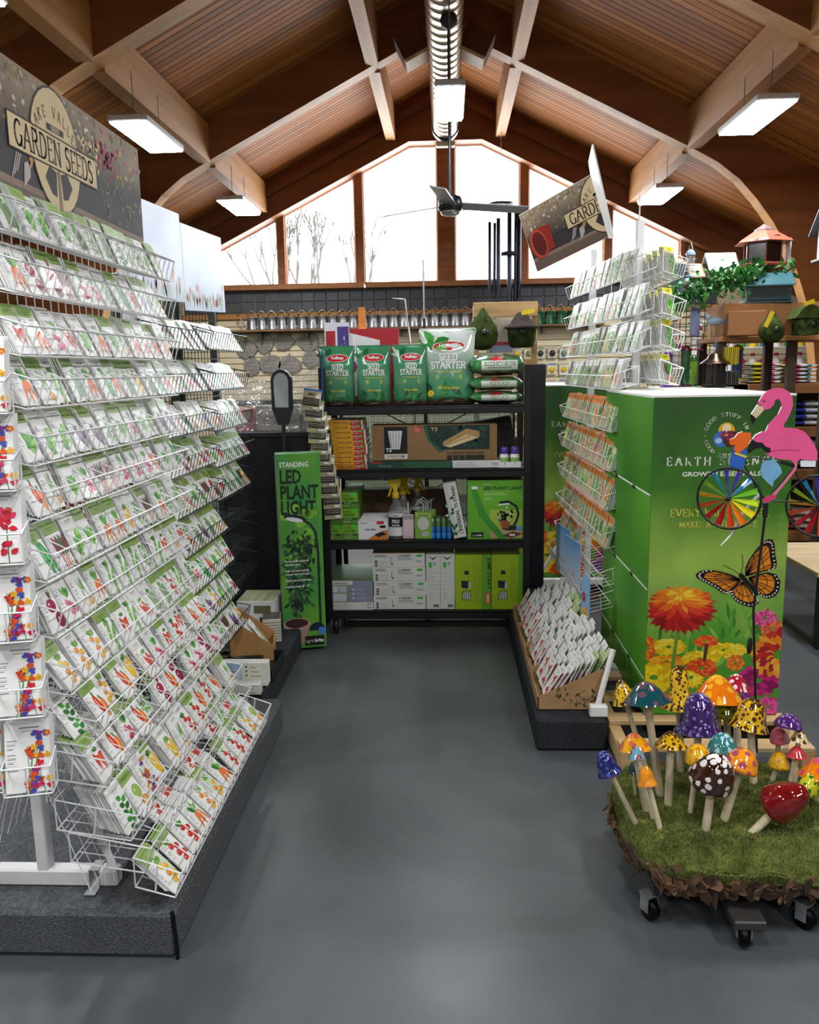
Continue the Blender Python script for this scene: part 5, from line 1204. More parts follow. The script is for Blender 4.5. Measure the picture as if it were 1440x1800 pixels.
def monarch(mb, bz, y):
    LF = [(725, 630), (640, 580), (500, 535), (350, 510), (230, 520), (165, 565), (180, 610), (250, 650), (330, 690), (420, 740), (500, 800), (560, 825), (610, 790), (680, 710), (735, 650)]
    LH = [(735, 660), (680, 710), (620, 780), (640, 860), (700, 920), (780, 965), (900, 995), (985, 940), (975, 900), (900, 820), (820, 720), (770, 670)]
    RF = [(790, 590), (790, 480), (830, 380), (900, 270), (980, 170), (1050, 125), (1110, 130), (1140, 200), (1150, 300), (1180, 420), (1175, 490), (1080, 520), (950, 550), (830, 590)]
    RH = [(830, 610), (950, 570), (1080, 545), (1180, 570), (1240, 660), (1235, 780), (1190, 850), (1110, 880), (1040, 870), (960, 800), (880, 700)]
    for k, (Wg, rootp, e0, e1) in enumerate(((LH, (760, 670), 2, 9), (RH, (840, 620), 3, 9), (LF, (735, 640), 3, 12), (RF, (800, 585), 4, 11))):
        P = [bz(*p) for p in Wg]; yy = y-.0008*k; cx = sum(p[0] for p in P)/len(P); cz = sum(p[1] for p in P)/len(P)
        # body of the wing in fans so concave outlines stay clean
        R_ = bz(*rootp)
        for i in range(len(P)): mb.face([R_, P[i], P[(i+1) % len(P)]], yy, '#1c0d12')
        In = [(R_[0]+(p[0]-R_[0])*.84+(cx-p[0])*.05, R_[1]+(p[1]-R_[1])*.84+(cz-p[1])*.05) for p in P]
        for i in range(len(In)-1): mb.face([R_, In[i], In[i+1]], yy-.0002, '#e8961c' if (i+k) % 2 else '#dd7d1a')
        for i in range(1, len(In)-1): mb.stroke([R_, ((R_[0]+In[i][0])/2+.002, (R_[1]+In[i][1])/2), In[i]], .0036, yy-.0003, '#2a1014', .0028)
        m1 = [(R_[0]+(p[0]-R_[0])*.58, R_[1]+(p[1]-R_[1])*.58) for p in P[1:-1]]
        mb.stroke(m1, .0034, yy-.00035, '#2a1014')
        for i in range(e0, e1):
            for t in (.2, .7):
                a, b_ = P[i % len(P)], P[(i+1) % len(P)]; px, pz = a[0]+(b_[0]-a[0])*t, a[1]+(b_[1]-a[1])*t
                mb.ell(px+(R_[0]-px)*.07, pz+(R_[1]-pz)*.07, .0042, .0034, yy-.0005, '#f4ecec', 0, 6)
    b0, b1 = bz(735, 580), bz(965, 835); mb.stroke([b0, ((b0[0]+b1[0])/2, (b0[1]+b1[1])/2), b1], .020, y-.004, '#150c10', .012); mb.ell(*b0, .009, .009, y-.0042, '#150c10')
    for e in ((510, 450), (740, 310)): mb.stroke([b0, bz((735+e[0])/2+20, (580+e[1])/2), bz(*e)], .0022, y-.004, '#1d2412')
def flower_box(name, label, X, Y, rot, sc=1.0):
    t = thing(name, label, 'display box', (X, Y, GZ), (0, 0, rad(rot)))
    W_, H_ = GW*sc, GH
    zs = [0, .155, .55, .95, GH]
    for i in range(4):
        mb = MB(); z0, z1 = zs[i]+.004, zs[i+1]-.004
        def cfl(p, i=i): return mix('#2e7518', '#5da52c', min(1, max(0, .5+.8*noise.noise(Vector((p[1]*2.4+i*3, p[2]*1.6, 4))))))
        mb.box(0, W_, 0, GD, z0, z1, '#3f8a22'); mb.grid(lambda u, v: (-.0006, GD*(1-u), z0+(z1-z0)*v), 8, 6, cfl); mb.obj('tier', 'print', t)
        if i:
            s_ = MB().box(.003, W_-.003, .003, GD-.003, zs[i]-.004, zs[i]+.004, '#f2f3ee')
            s_.add([(-.0012, .01, zs[i]-.004), (-.0012, GD-.01, zs[i]-.004), (-.0012, GD-.01, zs[i]+.003), (-.0012, .01, zs[i]+.003)], [(3, 2, 1, 0)], '#eef2ea'); s_.obj('seam', 'card', t)
            c_ = MB()
            for f in (.28, .66): c_.box(-.004, .004, GD*f, GD*f+.045, zs[i]-.012, zs[i]+.002, '#20241c')
            c_.obj('clip', 'black', t)
    MB().box(.0, W_, 0, GD, GH-.004, GH+.006, '#eef1ec').obj('top_rim', 'card', t)
    p = MB()
    def bgc(q):
        v = q[2]/H_; n = noise.noise(Vector((q[0]*5, q[2]*4, 7)))
        c = mix('#27561c', '#3f7a24', min(1, max(0, (1.0-v)*3+n*.5)))
        if v < .72: c = mix('#3f7a24', '#9cc352', min(1, max(0, (.72-v)*4.2+n*.35)))
        if v < .46: c = mix('#a9ca62', '#4c9a2a', min(1, max(0, (.46-v)*5+n*.6)))
        return c
    p.grid(lambda u, v: (u*W_, -.001, v*H_), 14, 34, bgc)
    y = -.0016
    # flowers low on the panel; q() converts the layout sketch to the panel
    q = lambda zx, zy: ((1120+zx/5.143-1139)*.00232+.0, .612+(1005-(1000+zy/5.143))*.0024)
    r = random.Random(3)
    for i in range(70): leafp(p, *q(r.uniform(80, 1240), r.uniform(420, 900)), r.uniform(.04, .1), .016, PI/2+r.uniform(-.9, .9), y-.00002*i, r.choice(('#4f9a2e', '#6cb23a', '#3a7f28', '#86c24e')))
    for i, (zx, zy, rx, rz, cs) in enumerate(((310, 690, .075, .04, ('#f2d411', '#e8c20c', '#f7e04a')), (820, 720, .08, .035, ('#f0d010', '#f6e23c', '#d9b70c')), (600, 800, .085, .035, ('#f2d411', '#f7e04a', '#e3bd0c')), (930, 720, .05, .03, ('#f0cf14', '#f7e04a')),
                (110, 700, .045, .055, ('#e8761c', '#d9561c', '#f09a2c')), (300, 830, .08, .03, ('#f2a41c', '#e8861c', '#f7c42c')), (650, 640, .052, .03, ('#e8561c', '#d9421c', '#f27a2c')), (620, 890, .075, .045, ('#e0501c', '#c93a1c', '#ee7a2a')), (930, 840, .04, .04, ('#e8761c', '#d9561c', '#f09a2c')),
                (180, 980, .12, .07, ('#f2d40c', '#f7e22c', '#e0b90c')), (530, 980, .06, .05, ('#f4dc1c', '#e8c60c', '#f7e64a')), (100, 1150, .09, .06, ('#f0ce0c', '#f6de2c')), (330, 1200, .07, .04, ('#d94a1c', '#e8661c')), (760, 1080, .06, .05, ('#e83a1c', '#c9281c')),
                (1180, 420, .055, .04, ('#d9488a', '#e87aa8', '#c23a72')), (1250, 520, .05, .05, ('#e86a2c', '#d94a3a', '#f29a5a')), (1150, 1010, .1, .075, ('#b81a72', '#d12a8a', '#8a1258')), (990, 1140, .055, .06, ('#7a2a8c', '#94389e', '#5c1c6c')), (1250, 1260, .06, .05, ('#c93a8a', '#e05aa2')), (640, 1270, .09, .05, ('#e0401c', '#f0741c')), (1100, 1330, .05, .04, ('#d8481c', '#e8781c')))):
        blossom(p, *q(zx, zy), rx, rz, cs, y-.002-.0012*(i//7), 18, 4, i)
    blossom(p, *q(1330, 760), .13, .115, ('#e8861c', '#f2a42c', '#c9301c', '#a81c2a', '#f4b84a'), y-.0062, 24, 3, 40)
    st = [q(400, 520), q(375, 640), q(350, 900)]; p.stroke(st, .015, y-.006, '#6a9a3c')
    p.stroke([q(660, 660), q(645, 820)], .014, y-.0062, '#4a3a1c')
    # red zinnia: drooping lower petals, orange crown
    zc = q(400, 320)
    for k, (n_, rx, rz, cs, a0, a1) in enumerate(((15, .152, .118, ('#a8161c', '#8c1218', '#bc1e20'), 185, 355), (22, .15, .07, ('#c9241e', '#d93a22', '#b81c1c'), 150, 390), (26, .138, .062, ('#e8701c', '#dd4a1e', '#f0922c'), 0, 360), (24, .105, .046, ('#f0921c', '#e8781c', '#f4b02c'), 0, 360), (18, .065, .03, ('#f2b81c', '#f7d03a', '#e89a1c'), 0, 360))):
        cz = zc[1]+(.0, .012, .034, .05, .056)[k]
        for i in range(n_):
            a = rad(a0+(a1-a0)*(i+.5)/n_+r.uniform(-3, 3)); ex, ez = rx*r.uniform(.9, 1.05)*math.cos(a), rz*r.uniform(.9, 1.05)*math.sin(a)
            leafp(p, zc[0]+ex*.12, cz+ez*.12, math.hypot(ex, ez)*.9, (.042 if k == 0 else .026-.003*k), math.atan2(ez, ex), y-.0075-.0004*k-.000004*i, r.choice(cs))
    clipx(p, W_-.001)
    for f in range(len(p.f)): pass
    p.v = [Vector((max(.001, min(W_-.001, w.x)), w.y, max(.002, min(H_-.002, w.z)))) for w in p.v]
    bz = lambda zx, zy: ((1200+zx/7.2-1139)*.00232, .627+(1005-(930+zy/7.2))*.0024)
    monarch(p, bz, y-.011)
    # lettering
    sx = 1.0
    global TRACK; TRACK = .22; p.text('EARTH SCIENCE', W_*.5, 1.072, .050, y-.002, '#f2f4ea', serif=True, sx=.82, bold=.025)
    TRACK = 0; p.text('GROWTH ESSENTIALS', W_*.5, 1.028, .026, y-.002, '#f0f4ea', bold=.02, sx=1.22)
    p.text('EVERY WILDFLOWER', W_*.5, .86, .048, y-.002, '#e6dc5a', serif=True, sx=.78); p.text('MAKES A DIFFERENCE.', W_*.5, .815, .038, y-.002, '#e6dc5a', serif=True, sx=.74)
    cx, cz = .293, 1.192
    p.ell(cx, cz+.02, .033, .033, y-.002, '#e8b01c', 0, 20); p.ell(cx, cz+.03, .018, .018, y-.0022, '#f6e6b0', 0, 14)
    p.ell(cx-.019, cz-.014, .033, .033, y-.0024, '#3a72c8', 0, 20); p.ell(cx-.03, cz-.02, .014, .012, y-.0026, '#a9c8ee', 0, 12)
    p.ell(cx+.019, cz-.014, .033, .033, y-.0028, '#4a2418', 0, 20); p.ell(cx+.026, cz-.012, .018, .018, y-.003, '#6a3420', 0, 12)
    blossom(p, cx, cz+.002, .03, .022, ('#6a1c6a', '#8c2a58', '#a83a4a'), y-.0034, 10, 2, 5, '#f0c01c')
    for s_, a0, a1, flip in (('GOOD STUFF IN', 160, 22, 0), ('GOOD STUFF OUT', 198, 342, 1)):
        for i, ch in enumerate(s_):
            a = rad(a0+(a1-a0)*i/(len(s_)-1)); rr = .078 if not flip else .089
            p.text(ch, cx+rr*math.cos(a), cz+rr*math.sin(a), .0215, y-.002, '#f0f4ea', serif=True, ang=a-PI/2 if not flip else a+PI/2, bold=.03)
    for s_ in (-1, 1): p.ell(cx+s_*.084, cz, .0022, .0022, y-.002, '#f0f4ea', 0, 6)
    for w in p.v: w.y = -.001+(w.y+.001)*.28
    p.obj('printed_front', 'print', t)
    return t
TRACK = 0
_st = serif_text
def serif_text(t, bold=0):
    if not TRACK: return _st(t, bold)
    k = ('tr', t, bold, TRACK)
    if k not in _tc:
        V = []; Fc = []; x = 0
        for ch in t:
            v, f = _st(ch, bold); o = len(V); V += [(p[0]+x, p[1]) for p in v]; Fc += [[i+o for i in q] for q in f]; x += GL.get(ch, GL[' '])[0]+.04+TRACK
        _tc[k] = (V, Fc)
    return _tc[k]
flower_box('flower_display_box', 'tall green wildflower display box with butterfly, nearest on the right', GX, GY, 0)
flower_box('flower_display_box', 'second green wildflower display box behind the right white rack', .655, 5.72, 0)
def pallet(x0, x1, y0, y1, lab, rot=0, dark='#6b4a30'):
    t = thing('wooden_pallet', lab, 'pallet', (x0, y0, 0), (0, 0, rad(rot))); w, d = x1-x0, y1-y0
    for k in range(3):
        MB().cbox(0 if k == 0 else (w/2-.035 if k == 1 else w-.05), .05 if k == 0 else (w/2+.035 if k == 1 else w), 0, d, .022, .1, .003, '#c9a878' if k == 0 else '#a9825a').obj('stringer', 'wood', t)
    n = 6
    for i in range(n):
        y = (d-.09)*i/(n-1); MB().cbox(0, w, y, y+.085, .1, .122, .003, RND.choice(('#cdb084', '#bfa072', '#c7a77a'))).obj('deck_board', 'woodh', t)
        if i % 2 == 0: MB().cbox(0, w, y, y+.085, 0, .022, .003, dark).obj('bottom_board', 'woodh', t)
    return t
pallet(.67, 1.42, 3.06, 4.4, 'pale wooden pallet under the near green display box')
pallet(.6, 1.3, 5.6, 6.75, 'wooden pallet under the farther green display box')

# ------------------------------------------------------------------ white wire rack on the right
MB().cbox(.36, .66, 3.27, 5.4, 0, .145, .014, '#383b40').obj('carpet_platform', 'carpet', label='charcoal carpeted platform under the seed trays on the right', cat='platform')
RR = thing('seed_rack', 'white wire seed rack on the right behind the green display box', 'rack', (1.0, 4.9, .146))
mb = MB()
for y, x in ((4.43, .99), (5.45, .93)): mb.cbox(x-.02, x+.02, y-.02, y+.02, .125 if y > 5 else .125, 2.33, .004, '#eceded')
mb.tube([(.985, 4.43, 2.3), (.985, 4.43, 2.46)], .004, '#eceded', 6)
mb.cbox(.5, 1.2, 5.43, 5.47, .146, .19, .005, '#eceded'); mb.tube([(.92, 5.45, .75), (.6, 5.45, .19)], .013, '#eceded', 4, smooth=False)
mb.obj('upright_frame', 'paint', RR, world=True)
mb = MB().cbox(.585, .66, 3.285, 3.325, .146, .195, .005, '#eceded').tube([(.62, 3.305, .19), (.69, 3.36, .42)], .012, '#eceded', 4, smooth=False); mb.obj('front_foot', 'paint', RR, world=True)
ST3 = MB()
RROWS = [(2.1, .895, .765, 4.06, 5.5, 'w'), (1.91, .885, .757, 4.06, 5.5, 'w'), (1.735, .875, .75, 4.06, 5.5, 'w'), (1.555, .782, .742, 4.06, 5.5, 'w'), (1.352, .775, .737, 4.06, 5.5, 'o'), (1.16, .77, .732, 4.06, 5.5, 'o'), (.965, .765, .727, 4.06, 5.5, 'o'), (.77, .758, .72, 4.06, 5.5, 'o'), (.575, .75, .712, 4.06, 5.5, 'p'), (.44, .69, .66, 4.06, 5.45, 'e')]
OV = ['peppers', 'basil', 'beans', 'herbs', 'tomatoes', 'squash', 'cucumber', 'chard', 'lettuce']
def opk(v, c):
    k = (v, c)
    if k not in PK: PK[k] = packet_mesh(v, True, len(PK)+9, .078, .15, face={'o': '#cfc49a', 'w': {0: '#dfe4da', 1: '#b9c8a4', 2: '#d9c2bc', 3: '#e6e8e4', 4: '#8fa67c'}[len(PK) % 5], 'y': '#8d9080', 'p': '#cfc49a'}[c], bandc={'o': '#e8862a', 'w': '#f0f0ea', 'y': '#e2dc4a', 'p': '#e8862a'}[c])
    return PK[k]
def mixed(mb_basket, z, xn, xfar, y0, y1, dz, s): pass
for ri, (z, xn, xf, y0, y1, kind) in enumerate(RROWS):
    L_ = math.hypot(y1-y0, xf-xn); ang = math.atan2(xn-xf, y1-y0)
    M = T(xn, y0, 0) @ Matrix.Rotation(ang, 4, 'Z')
    mb = MB().at(M); basket(mb, 0, .14 if ri > 2 else .1, 0, L_, z, .07, '#eceded', r=.002, nv=24, s=-1, div=6)
    if kind == 'e':
        for i in range(27): mb.tube([(0, L_*i/27, z), (.022, L_*(i+1)/27, z-.085)], .002, '#eceded', 4, smooth=False, cap=False)
    mb.X = Matrix(); mb.obj('basket', 'paint', RR, world=True)
    if kind == 'e': continue
    nc = 17 if kind != 'w' else 14; first = 0 if kind != 'p' else 10
    for ci in range(nc):
        if ri in (0, ) and ci < 2: continue
        if ci < first: continue
        y = L_*(ci+.5)/nc; v = RND.choice(OV); lean = RND.uniform(11, 18)
        o = link('seed_packet', opk(v, 'w' if kind == 'w' else 'o'), label='%s%s seed packet, right white rack aisle side, %s row down, %s from near' % ('orange-topped ' if kind != 'w' else 'pale ', v, ORD[ri+1], ORD[ci+1]), cat='seed packet', group='seed packets on the right rack')
        o.matrix_world = M @ T(.026, y, z-.064) @ Rz(-90+RND.uniform(-4, 4)) @ Rx(-lean)
        for q in range(RND.choice((2, 4, 5))):
            packet_box(ST3, M @ T(.033+.007*q, y, z-.064+.002*q) @ Rz(-90) @ Rx(-lean-.5*q), kind != 'w', .078, .15, '#e8862a')
# far side of the same rack, facing right
for ri, z in enumerate((2.09, 1.9, 1.75, 1.585)):
    mb = MB(); basket(mb, 1.135, 1.02, 4.06, 5.3, z, .08, '#eceded', r=.0024, nv=22, s=1); mb.obj('basket', 'paint', RR, world=True)
    for ci in range(8):
        v = RND.choice(OV); o = link('seed_packet', opk(v, 'y'), label='yellow-topped %s packet, right side of the right rack, %s row down, %s along' % (v, ORD[ri+1], ORD[ci+1]), cat='seed packet', group='yellow packets on the far side of the right rack')
        o.matrix_world = T(1.085, 4.12+.13*ci, z-.075) @ Rz(42) @ Rx(-14)
        for q in range(3): packet_box(ST3, T(1.079-.006*q, 4.126+.13*ci+.006*q, z-.075) @ Rz(42) @ Rx(-14), True, .078, .15, '#d9d23c')
ST3.obj('seed_packet_rows', 'packet', label='rows of seed packets behind the front ones in the right white rack', cat='seed packets', kind='stuff')

# twisted header sign over the right rack
A = Vector((.574, 5.4, 2.196)); B = Vector((.958, 5.05, 2.35)); D_ = Vector((.493, 5.4, 2.551))
ex = (B-A).normalized(); ez = (D_-A); ez = (ez-ex*ez.dot(ex)).normalized(); ey = ez.cross(ex)
MS = Matrix(((ex.x, ey.x, ez.x, A.x), (ex.y, ey.y, ez.y, A.y), (ex.z, ey.z, ez.z, A.z), (0, 0, 0, 1)))
sg = thing('header_sign', 'garden seeds sign with red pot, twisted and folded above the right rack', 'sign', A[:]); sg.matrix_world = MS
LS = (B-A).length
mb = MB(); garden_sign(mb, 1.4, .37, .57); clipx(mb, LS-.002); mb.v = [Vector((max(.002, p.x), p.y, max(.002, min(.366, p.z)))) for p in mb.v]; mb.obj('printed_picture', 'signprint', sg)
mb = MB().box(0, LS, -.004, .004, 0, .37, '#efefec'); mb.obj('board', 'signprint', sg)
mb = MB(); P0 = MS @ Vector((LS, 0, 0)); P1 = MS @ Vector((LS, 0, .37)); Q0 = Vector((.882, 4.55, 2.265)); Q1 = Vector((.762, 4.55, 2.735))
nrm = (Q0-P0).cross(P1-P0).normalized()*.004
mid0 = (P0+Q0)/2+nrm*4; mid1 = (P1+Q1)/2+nrm*4
v = [p+s*nrm for s in (-1, 1) for p in (P0, mid0, Q0, Q1, mid1, P1)]
mb.add(v, [(0, 1, 4, 5), (1, 2, 3, 4), (11, 10, 7, 6), (10, 9, 8, 7), (2, 8, 9, 3), (3, 9, 10, 4), (4, 10, 11, 5), (0, 6, 7, 1), (1, 7, 8, 2)], '#f0f1f0'); mb.obj('folded_half', 'print', sg, world=True)

# ------------------------------------------------------------------ stepped cardboard trays of seed packets beside the right platform
MAT_T = '#b08a60'
TP = {}
def tpk(kind):
    if kind not in TP: TP[kind] = packet_mesh({'r': 'red flowers', 'w': 'onions', 'g': 'herbs', 'p': 'radishes'}[kind], False, 60+len(TP), .075, .115, face={'g': '#b6d088'}.get(kind, '#f3f2f0'))
    return TP[kind]
for k in range(4):
    y0 = 3.36+.345*k; z0 = .146+(.0)
    tr = thing('seed_tray_box', '%s brown cardboard seed tray from the near end on the right platform' % ORD[k+1], 'tray', (.375, y0, z0))
    w, d = .28, .335; hf, hb = .06, .19; t_ = .004
    MB().box(0, w, 0, d, 0, t_, MAT_T).obj('bottom', 'card', tr)
    MB().box(0, t_, 0, d, 0, hf, MAT_T).obj('low_wall', 'card', tr)
    MB().box(w-t_, w, 0, d, 0, hb, MAT_T).obj('high_wall', 'card', tr)
    for y in (0, d-t_):
        o = MB(); o.add([(x, y+a, z) for a in (0, t_) for x, z in ((0, 0), (w, 0), (w, hb), (0, hf))], [(0, 1, 2, 3), (7, 6, 5, 4), (0, 4, 5, 1), (1, 5, 6, 2), (2, 6, 7, 3), (3, 7, 4, 0)], MAT_T)
        if y == 0:
            rr = random.Random(k)
            for i in range(40): leafp(o, rr.uniform(.08, w-.02), rr.uniform(.01, .09), .02, .008, rr.uniform(.4, 2.6), -.0006, rr.choice(('#6a5a3a', '#4a5a34', '#7f7a4a', '#5a4a2c')))
        o.obj('side_wall', 'card', tr)
    for j in range(3):
        for i in range(11):
            x = .376+.028+i*.0215; zz = z0+.04+(hb-hf)*.8*(x-.376)/w
            kd = 'g' if (k % 2 == 0 and j == 0 and i > 7) or (k == 2 and i > 8) else ('r' if i < 3 else RND.choice(('w', 'p', 'w')))
            yy = y0+.06+.108*j
            o = link('seed_packet', tpk(kd), label='%s packet, %s right tray, %s compartment, %s from the aisle' % ({'r': 'red flower', 'w': 'white vegetable', 'g': 'light green herb', 'p': 'pink root'}[kd], ORD[k+1], ('near', 'middle', 'far')[j], ORD[i+1]), cat='seed packet', group='seed packets in the right cardboard trays')
            o.matrix_world = T(x, yy+RND.uniform(-.01, .01), zz) @ Rz(-90+RND.uniform(-5, 5)) @ Rx(-30+RND.uniform(-5, 5)) @ Sc(1.25, 1, 1.2)
def f_blue(mb, w, h):
    mb.grid(lambda u, v: (u*w, -.001, v*h), 4, 8, lambda p: mix('#dfe9f2', '#5a9ad8', p[2]/h)); r = random.Random(9)
    for i in range(26): blossom(mb, r.uniform(.02, w-.02), r.uniform(.02, h*.4), .014, .014, ('#e0583a', '#f2c02c', '#d83a5a', '#f4e6d0'), -.0014, 6, 1, i)
for i, (y, lab) in enumerate(((4.35, 'nearer blue sky flower header card at the back of the right trays'), (4.72, 'farther blue sky flower header card at the back of the right trays'))):
    carton('header_card', lab, 'card', .665, y+.3, .36, .3, .004, .3, '#e6edf2', f_blue, rot=-82)
t = thing('header_card', 'rounded sunflower header card beside the near green box', 'card', (.675, 3.98, .33), (0, 0, rad(-80)))
mb = MB(); pts = [(-.06, 0), (.06, 0), (.06, .2)]+[(.06*math.cos(rad(a)), .2+.06*math.sin(rad(a))) for a in range(20, 161, 20)]+[(-.06, .2)]
mb.prism(pts, -.002, .002, '#8fb8e4'); blossom(mb, .0, .05, .05, .05, ('#f2c01c', '#e8a81c'), -.003, 16, 2, 1, '#3a1c10'); blossom(mb, -.02, .14, .03, .03, ('#a81c2a', '#c93a3a'), -.003, 12, 2, 2); mb.obj('card_body', 'print', t)
# ------------------------------------------------------------------ rolling moss display with ceramic mushrooms
TX0, TX1, TY0, TY1 = .53, 1.3, 2.12, 2.72
tro = thing('moss_trolley', 'moss covered rolling display with a bark edge, bottom right', 'trolley', (.9, 2.4, 0))
MB().cbox(TX0+.05, TX1-.03, TY0+.06, TY1-.03, .085, .125, .004, '#1d1a18').obj('dolly_base', 'black', tro, world=True)
MB().cbox(.775, .865, 2.07, 2.3, .06, .088, .004, '#3a3634').obj('dolly_arm', 'black', tro, world=True)
for (x, y, a) in ((.578, 2.2, 30), (.81, 2.092, -10), (1.01, 2.17, 40), (.66, 2.62, 0), (1.2, 2.6, 0)):
    c = MB(); c.at(T(x, y, .034) @ Rz(a) @ Ry(90)); c.lathe([(.012, -.014), (.031, -.012), (.033, 0), (.031, .012), (.012, .014)], '#1b1c1f', 14); c.X = T(x, y, 0) @ Rz(a)
    for s in (-1, 1): c.prism([(s*.019-.0015, .03), (s*.019+.0015, .03), (s*.019+.0015, .085), (s*.019-.0015, .085)], -.012, .02, '#c9cccf')
    c.box(-.022, .022, -.018, .024, .08, .086, '#c9cccf'); c.X = Matrix(); c.obj('caster', 'metal' if False else 'galv', tro, world=True)
def mossz(x, y):
    u = min(x-TX0, TX1-x, y-TY0, TY1-y); e = min(1, max(0, u/.09))
    return .185+.075*e**.5+.028*noise.noise(Vector((x*6, y*6, 1)))+.03*max(0, noise.noise(Vector((x*3+5, y*3, 2))))+.05*max(0, (y-2.4))
def edge(x, y):   # wobbly rounded outline
    cx, cy = (TX0+TX1)/2, (TY0+TY1)/2; dx, dy = x-cx, y-cy
    hx, hy = (TX1-TX0)/2, (TY1-TY0)/2; k = (abs(dx/hx)**4+abs(dy/hy)**4)**.25; m_ = max(abs(dx/hx), abs(dy/hy))
    f = (m_/k if k > 1e-6 else 1)*(1+.02*noise.noise(Vector((x*9, y*9, 4)))); return cx+dx*f, cy+dy*f
mb = MB(); NU, NV = 56, 44
def mp(u, v):
    x0, y0 = TX0+u*(TX1-TX0), TY0+v*(TY1-TY0); x, y = edge(x0, y0); return (x, y, mossz(x0, y0)+.006*noise.noise(Vector((x*60, y*60, 0))))
mcol = lambda p: mix('#424c1e', '#70763a', min(1, max(0, .5+.9*noise.noise(Vector((p[0]*14, p[1]*14, 3))))))
mb.grid(mp, NU, NV, mcol)
def rim(t):
    t = (t % 1)*4; s = t-int(t)
    return [(TX0+s*(TX1-TX0), TY0), (TX1, TY0+s*(TY1-TY0)), (TX1-s*(TX1-TX0), TY1), (TX0, TY1-s*(TY1-TY0))][int(t)]
def skirt(u, v):
    x0, y0 = rim(u); x, y = edge(x0, y0); return (x, y, mossz(x0, y0)*(1-v)+.165*v)
mb.grid(skirt, 120, 4, mcol); mb.obj('moss_mat', 'moss', tro, world=True)
mb = MB()
for i in range(30000):
    u, v = RND.random(), RND.random()
    if v > .75 and RND.random() < .5: continue
    x, y, z = mp(u, v); h = RND.uniform(.004, .011); a = RND.uniform(0, 2*PI); w = .0011
    lx, ly = RND.uniform(-.009, .009), RND.uniform(-.009, .009); c = RND.choice(('#525e26', '#6f783a', '#444f20', '#828748', '#5d682f', '#3a441a'))
    mb.add([(x-w*math.cos(a), y-w*math.sin(a), z-.002), (x+w*math.cos(a), y+w*math.sin(a), z-.002), (x+lx, y+ly, z+h)], [(0, 1, 2)], c)
for i in range(7000):
    u, v = RND.choice((RND.uniform(0, .25), RND.uniform(.75, 1))), RND.random()*.5; x, y, z = skirt(u, v); cx, cy = (TX0+TX1)/2, (TY0+TY1)/2; d = Vector((x-cx, y-cy, .1)).normalized()*RND.uniform(.006, .016); w = .0012
    mb.add([(x-w, y, z), (x+w, y, z), (x+d.x, y+d.y, z+d.z-.004)], [(0, 1, 2)], RND.choice(('#525e26', '#6f783a', '#444f20', '#828748', '#3a441a')))
mb.obj('moss_fibres', 'leaf', tro, world=True, kind='stuff')
# bark chips: three shared shapes
CH = []
for k in range(4):
    r = random.Random(k); mb = MB(); n = 6; A_ = [(r.uniform(.6, 1)*math.cos(2*PI*i/n), r.uniform(.6, 1)*math.sin(2*PI*i/n)) for i in range(n)]
    v = [(p[0], r.uniform(-.1, .1)-.12, p[1]) for p in A_]+[(p[0]*.9, r.uniform(-.1, .1)+.14, p[1]*.9) for p in A_]
    mb.add(v, [list(range(n)), list(range(2*n-1, n-1, -1))]+[(i, (i+1) % n, (i+1) % n+n, i+n) for i in range(n)], ('#5f4632', '#7a5a40', '#4a382a', '#8a6a4c')[k]); me = mb.mesh('bark_chip'); me.materials.append(MATS['bark']); CH.append(me)
for i in range(290):
    u = RND.choice((RND.uniform(0, .26), RND.uniform(0, .26), RND.uniform(.74, 1))); x0, y0 = rim(u); x, y = edge(x0, y0); cx, cy = (TX0+TX1)/2, (TY0+TY1)/2
    z = RND.uniform(.128, .185); s = RND.uniform(.016, .036); o = link('bark_chip', RND.choice(CH), tro)
    dn = Vector((x-cx, y-cy)).normalized(); yaw_ = math.atan2(dn.y, dn.x)+PI/2
    M = T(x+dn.x*RND.uniform(-.02, .014), y+dn.y*RND.uniform(-.02, .014), z) @ Matrix.Rotation(yaw_+RND.uniform(-.5, .5), 4, 'Z') @ Rx(RND.uniform(-35, 35)) @ Ry(RND.uniform(0, 360)) @ Sc(s*RND.uniform(1, 1.6), s*.6, s*RND.uniform(.5, .9))
    o.matrix_local = T(-.9, -2.4, 0) @ M
for k in range(3):
    o = link('bark_chip', CH[3], tro); x, y = ((.86, 2.2), (.62, 2.42), (1.02, 2.66))[k]; o.matrix_local = T(-.9, -2.4, 0) @ T(x, y, mossz(x, y)+.008) @ Rx(70) @ Sc(.014, .01, .01)

